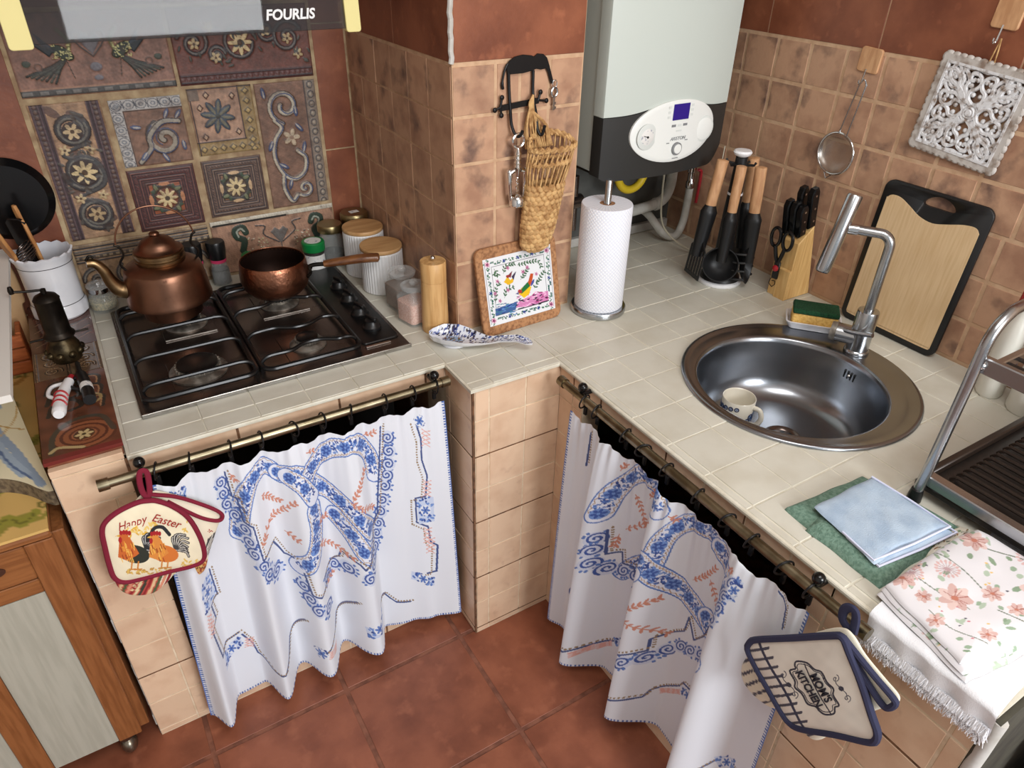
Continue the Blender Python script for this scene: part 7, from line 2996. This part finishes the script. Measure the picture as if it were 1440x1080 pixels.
of = (.12, -.96, ZT)
t = thing('fringed_towel', 'white towel with long fringe draped over the worktop edge under the floral towel', 'towel', of)
nu, nv = 70, 60
U, V_ = np.meshgrid(np.linspace(0, 1, nu), np.linspace(0, 1, nv))
s_ = .386 * V_                                        # arc length from the inner edge to the hanging edge
fl = .345
y = -.868 - .200 * U - .006 * np.sin(V_ * 7)
x = np.where(s_ < fl, .33 - s_, -.0165 - .004 * np.sin(U * 25) * ((s_ - fl) / .05))
z = np.where(s_ < fl, ZT + .006, ZT + .004 - (s_ - fl))
rnd_ = np.clip(1 - np.abs(s_ - fl) / .012, 0, 1)
z = z - .003 * rnd_ + .0012 * rough_noise(x, y, 4, 60)
drop = np.clip((-y - 1.062) / .01, 0, 1)
z = z - drop * .006
sheet('towelling', np.stack([x, y, z], -1) - np.array(of), None, 'white_terry', t)
g = G()
rg = random.Random(8)
for k in range(900):
    u = k / 899
    y0_ = -.868 - .200 * u
    a = (-.0165 + rg.uniform(-.002, .002), y0_, ZT - .030)
    b = (-.021 + rg.uniform(-.004, .003), y0_ + rg.uniform(-.003, .003), ZT - .043)
    c = (-.020 + rg.uniform(-.006, .004), y0_ + rg.uniform(-.008, .006), ZT - .057 + rg.uniform(-.007, .006))
    g.tube([np.array(q_) - np.array(of) for q_ in (a, b, c)], [.0009, .0008, .0005], 3, caps=False)
fr = g.obj('fringe', 'white_terry', t)
fr['kind'] = 'stuff'

of = (.14, -.95, ZT + .008)
t = thing('floral_towel', 'folded white towel printed with pink flowers and green leaves', 'towel', of)
FC = ((1243, 830), (1374, 742), (1475, 815), (1352, 945))


def floral(p_, r):
    pink, rose, leafc, stem = (216, 176, 168), (176, 122, 114), (150, 172, 148), (118, 128, 114)
    for pts in ([(1305, 775), (1340, 795), (1370, 830)], [(1375, 770), (1420, 780), (1450, 800)], [(1290, 820), (1320, 840), (1350, 855)], [(1380, 850), (1420, 865), (1450, 880)], [(1300, 865), (1330, 890), (1372, 905)], [(1400, 840), (1440, 855)]):
        p_.line(smoothpath(pts, 6), 1.4, stem)
    for _ in range(110):
        x_, y_ = r.uniform(1250, 1460), r.uniform(750, 935)
        p_.ell(x_, y_, r.uniform(3, 6.5), r.uniform(2, 3.4), r.uniform(0, 3.1), r.choice([leafc, (176, 192, 172), (136, 158, 132)]))
    for x_, y_, q_ in ((1333, 842, 21), (1268, 820, 19), (1425, 815, 22), (1366, 762, 14), (1375, 828, 12), (1294, 845, 11), (1400, 845, 10), (1440, 880, 15), (1310, 880, 12), (1372, 890, 12), (1290, 798, 10)):
        for k in range(7):
            a_ = 2 * PI * k / 7 + x_
            p_.ell(x_ + q_ * .42 * math.cos(a_), y_ + q_ * .32 * math.sin(a_), q_ * .62, q_ * .30, a_, (222, 196, 190) if k % 2 else (208, 174, 168))
        for k in range(9):
            a_ = r.uniform(0, 6.28)
            p_.line([(x_, y_), (x_ + q_ * .8 * math.cos(a_), y_ + q_ * .6 * math.sin(a_))], 1.0, rose)
        p_.ell(x_, y_, q_ * .22, q_ * .16, 0, (190, 120, 100))
    for x_, y_ in ((1328, 803), (1283, 812), (1418, 775)):
        for k in range(16):
            a_ = 2 * PI * k / 16
            p_.line([(x_, y_), (x_ + 12 * math.cos(a_), y_ + 9 * math.sin(a_))], .9, (190, 160, 164))
            p_.ell(x_ + 13 * math.cos(a_), y_ + 10 * math.sin(a_), 2.4, 1.6, a_, (216, 180, 178))
    for _ in range(30):
        p_.ell(r.uniform(1260, 1450), r.uniform(760, 930), 1.6, 1.2, 0, r.choice([(90, 86, 100), (226, 190, 120), (200, 120, 130)]))


for k, (dx, z0, th) in enumerate(((.020, ZT + .008, .010), (.008, ZT + .015, .010), (0, ZT + .022, .012))):
    n = 170 if k == 2 else 90
    U, V_ = np.meshgrid(np.linspace(0, 1, n), np.linspace(0, 1, n))
    X, Y = quadmap(FC, U, V_)
    p = Pattern(X, Y, (226, 224, 228))
    floral(p, random.Random(30 + k))
    slab_cloth('fold', ((.030 - dx * .6, -.853), (.284, -.852), (.284, -1.052 - dx * .5), (-.004 - dx * .5, -1.004 - dx * .6)), z0, th, 'print_cloth', t, of, 11 + k, n=n, colours=p.colours(), pw=8)
of = (.26, -.846, ZT)
t = thing('floral_cloth', 'thin floral printed cloth tucked between the towels by the dish rack', 'cloth', of)
n = 60
U, V_ = np.meshgrid(np.linspace(0, 1, n), np.linspace(0, 1, n))
p = Pattern(U * 60, V_ * 40, (214, 206, 190))
rg = random.Random(6)
for _ in range(70):
    p.ell(rg.uniform(0, 60), rg.uniform(0, 40), rg.uniform(1, 4), rg.uniform(.8, 2), rg.uniform(0, 3), rg.choice([(120, 140, 110), (150, 110, 80), (90, 90, 84), (226, 220, 210)]))
slab_cloth('fold', ((.17, -.838), (.285, -.822), (.300, -.846), (.17, -.858)), ZT, .009, 'print_cloth', t, of, 21, n=n, colours=p.colours(), pw=8)

# ------------------------------------------------------------------ wooden cart and painted things at the left
mat('cart_wood', (148, 94, 54), 0.42, c2=(128, 78, 42), ns=8, stretch=(14, 14, 1.2), nd=4, coat=.15)
mat('cart_wood_h', (152, 98, 56), 0.42, c2=(130, 80, 44), ns=8, stretch=(1.2, 14, 14), nd=4, coat=.15)
mat('grey_panel', (178, 176, 162), 0.55, c2=(168, 166, 152), ns=7, stretch=(16, 10, 1), nd=4)
mat('dark_wood', (70, 40, 26), 0.6)
mat('ochre_paint', (196, 148, 74), 0.5, attr=True)
mat('orange_wood', (176, 96, 50), 0.5, c2=(150, 76, 38), ns=12, stretch=(2, 12, 12))
mat('pewter', (140, 132, 118), 0.3, .95)
mat('pale_board', (212, 176, 132), 0.6, c2=(196, 156, 112), ns=8)
ZC = .765
YFc = .10
cart = thing('kitchen_cart', 'wooden kitchen cart on casters with grey door and painted top', 'cart', (-1.36, .45, 0))
o = T(1.36, -.45, 0)
g = G()
g.box(-1.120, -1.098, .125, .84, .075, .735, .002, M=o)
g.obj('side_board', 'cart_wood', cart, smooth=False)
g = G()
g.box(-1.62, -1.125, .14, .84, .08, .735, M=o)
g.obj('carcass', 'dark_wood', cart, smooth=False)
g = G()
g.box(-1.62, -1.116, YFc - .002, .86, ZC - .022, ZC - .0065, .004, M=o)
g.obj('top_edge', 'cart_wood_h', cart, smooth=False)
n1, n2 = 90, 130
U, V_ = np.meshgrid(np.linspace(0, 1, n1), np.linspace(0, 1, n2))
p = Pattern(U * 500, V_ * 750, (208, 172, 104))
p.C *= (1 + .06 * rough_noise(p.X, p.Y, 3, .03))[:, None]
rg = random.Random(2)
for k in range(26):
    x, y = rg.uniform(30, 490), rg.uniform(30, 740)
    c = rg.choice([(150, 140, 62), (168, 128, 64), (134, 128, 58), (178, 150, 90)])
    p.line(smoothpath([(x - 50, y + 20), (x - 14, y - 16), (x + 20, y + 8), (x + 46, y - 20)], 6), rg.uniform(12, 24), c)
    p.spiral(x + 30, y - 30, 20, 1.1, 6, (120, 112, 50))
for x, y in ((450, 700), (480, 560), (470, 430)):
    p.line(smoothpath([(x - 60, y + 26), (x - 20, y - 14), (x + 10, y + 10), (x + 30, y - 8)], 6), 26, (150, 146, 60))
    p.line(smoothpath([(x - 60, y + 26), (x - 20, y - 14), (x + 10, y + 10), (x + 30, y - 8)], 6), 4, (110, 106, 44))
P = np.stack([-1.619 + .502 * U + 1.36, .859 - .757 * V_ - .45, ZC + 0 * U], -1)
sheet('painted_top', P, p.colours(), 'ochre_paint', cart, thick=.006)
# door: stiles, rails, recessed grey panel
dr_ = G()
dr_.box(-1.166, -1.116, YFc, YFc + .022, .085, ZC - .024, .002, M=o)
door = dr_.obj('door_stile', 'cart_wood', cart, smooth=False)
for z0, z1 in ((.655, .735), (.60, .652)):
    pass
g = G()
g.box(-1.60, -1.1665, YFc + .001, YFc + .021, .655, ZC - .024, .002, M=o)
dw = g.obj('drawer', 'cart_wood_h', cart, smooth=False)
g = G()
g.prism([(x, z) for x, z in circle(.019, 24, -1.226, .700, .011)], -(YFc + .002), -(YFc - .001), M=o @ Rx(PI / 2))
g.obj('finger_hole', 'dark_wood', dw, smooth=False)
g = G()
g.box(-1.60, -1.1665, YFc + .002, YFc + .021, .615, .652, .002, M=o)
g.obj('rail', 'cart_wood_h', cart, smooth=False)
g = G()
g.box(-1.300, -1.1665, YFc + .004, YFc + .018, .085, .613, .001, M=o)
g.obj('door_panel', 'grey_panel', cart, smooth=False)
g = G()
g.box(-1.350, -1.3005, YFc, YFc + .022, .085, .613, .002, M=o)
g.obj('door_stile', 'cart_wood', cart, smooth=False)
g = G()
g.box(-1.60, -1.3505, YFc + .004, YFc + .018, .085, .613, .001, M=o)
g.obj('door_panel', 'grey_panel', cart, smooth=False)
for x, y in ((-1.155, .135), (-1.585, .135), (-1.155, .80), (-1.585, .80)):
    g = G()
    g.sphere((0, 0, 0), .0262, 24, 14, (.75, 1, 1), M=o @ T(x, y, .0268))
    ca = g.obj('caster', 'pewter', cart)
    g = G()
    g.lathe([(0, .048), (.012, .048), (.020, .058), (.021, .0745), (0, .0745)], 20, o @ T(x, y, 0))
    g.obj('caster_plate', 'dark_wood', ca)

# cream painted board with wavy front lying on the cart
of = (-1.20, .45, ZC + .0005)
pb = thing('painted_board', 'cream painted board with blue leaf and wavy front edge lying on the cart', 'painted board', of)
edge = [(-1.093, .164), (-1.101, .166), (-1.107, .172), (-1.120, .189), (-1.135, .212), (-1.150, .230), (-1.167, .246), (-1.185, .258), (-1.21, .262), (-1.24, .250), (-1.27, .236), (-1.30, .24), (-1.33, .26)]
right = [(-1.093, .164), (-1.128, .400), (-1.157, .608), (-1.167, .700)]
EX = smoothpath(edge, 4)
n2 = 120
tt = np.linspace(0, 1, n2)
RX_ = np.interp(tt, [0, .44, .83, 1], [r_[0] for r_ in right])
RY_ = np.interp(tt, [0, .44, .83, 1], [r_[1] for r_ in right])
dX = EX - EX[0]
Pxy = np.stack([RX_[:, None] + dX[None, :, 0], RY_[:, None] + dX[None, :, 1] * (1 - tt[:, None])], -1)
p = Pattern(Pxy[..., 0] * 1000, Pxy[..., 1] * 1000, (232, 224, 190))
p.C *= (1 + .015 * rough_noise(p.X, p.Y, 5, .02))[:, None]
p.line(smoothpath([(-1192, 470), (-1176, 410), (-1150, 330), (-1128, 250), (-1112, 196)], 8), 16, (150, 168, 188))
p.line(smoothpath([(-1196, 420), (-1180, 360), (-1160, 300), (-1140, 250)], 8), 22, (164, 182, 198))
p.line(smoothpath([(-1188, 380), (-1164, 300), (-1130, 230)], 8), 5, (96, 116, 150))
p.line(smoothpath([(-1190, 470), (-1160, 440), (-1136, 420)], 8), 4, (196, 160, 96))
p.line(smoothpath([(-1196, 400), (-1170, 432), (-1150, 480), (-1146, 540)], 8), 4, (206, 176, 116))
p.line(smoothpath([(-1210, 640), (-1186, 600), (-1180, 540)], 8), 10, (164, 182, 198))
P = np.stack([Pxy[..., 0] + 1.20, Pxy[..., 1] - .45, np.full(Pxy.shape[:2], .036)], -1)
ob = sheet('board', P, p.colours(), 'print_matte', pb, thick=0)
mat('raw_edge', (128, 112, 88), 0.9, c2=(90, 76, 60), ns=90, bump=.8, bs=200)
g = G()
base = [(Pxy[0, i, 0] + 1.20, Pxy[0, i, 1] - .45) for i in range(Pxy.shape[1])]
outl = base[::-1] + [(Pxy[i, 0, 0] + 1.20, Pxy[i, 0, 1] - .45) for i in range(1, n2)] + [(Pxy[-1, -1, 0] + 1.20, Pxy[-1, -1, 1] - .45)]
g.prism(outl, .0, .0355)
g.obj('core', 'raw_edge', pb, smooth=False)

# pale grey shelf top of a stand, seen only at the picture edge
t = thing('shelf_stand', 'narrow pale grey board on legs at the edge above the cart', 'shelf', (-1.30, .60, ZC + .0005))
g = G()
g.prism([(.150, -.475), (.211, -.475), (.221, .265), (-.26, .265), (-.26, .06), (.155, .02)], .271, .285, .0)
g.obj('shelf_board', 'white_wall', t, smooth=False)
for y in (.08, .24):
    g = G()
    g.box(-.25, -.234, y - .01, y + .01, 0, .2705, .001)
    g.obj('leg', 'white_wall', t, smooth=False)

# pale wavy board leaning in the corner behind the crock, and an orange wooden crate below it
t = thing('wavy_board', 'pale salmon board with wavy edge leaning between crock and wall', 'board', (-1.135, .858, ZC + .0005), (math.radians(-4), 0, 0))
g = G()
wv_ = [(-.07, 0), (.020, 0), (.036, .05), (.040, .13), (.050, .15), (.046, .24), (.02, .29), (-.07, .30)]
g.prism([tuple(v) for v in smoothpath(wv_, 4, closed=True)], -.008, .008, .002, M=Rx(PI / 2))
g.obj('panel', 'pale_board', t)
t = thing('wooden_crate', 'orange stained wooden crate at the back of the cart top', 'crate', (-1.155, .775, ZC + .0005))
for k in range(3):
    g = G()
    g.box(-.085, .045, -.035, -.025, .004 + .036 * k, .036 + .036 * k, .002)
    g.obj('slat', 'orange_wood', t, smooth=False)
for x0 in (-.085, .033):
    g = G()
    g.box(x0, x0 + .012, -.0245, .045, 0, .112, .002)
    g.obj('end_post', 'orange_wood', t, smooth=False)

# white appliance beyond the end of the sink counter
t = thing('washing_machine', 'white appliance corner just past the end of the sink counter', 'appliance', (.53, -1.42, 0))
g = G()
g.prism(rrect(-.30, .32, -.30, .30, .02, 4), .02, .585, .006)
g.obj('cabinet', 'white_plastic', t)
g = G()
g.prism(rrect(-.305, .325, -.305, .305, .02, 4), .5855, .62, .006)
g.obj('top', 'white_plastic', t)
for x, y in ((-.25, -.25), (-.25, .25), (.27, -.25), (.27, .25)):
    g = G()
    g.lathe([(0, 0), (.02, 0), (.018, .0195), (0, .0195)], 16, T(x, y, 0))
    g.obj('foot', 'black_plastic', t)
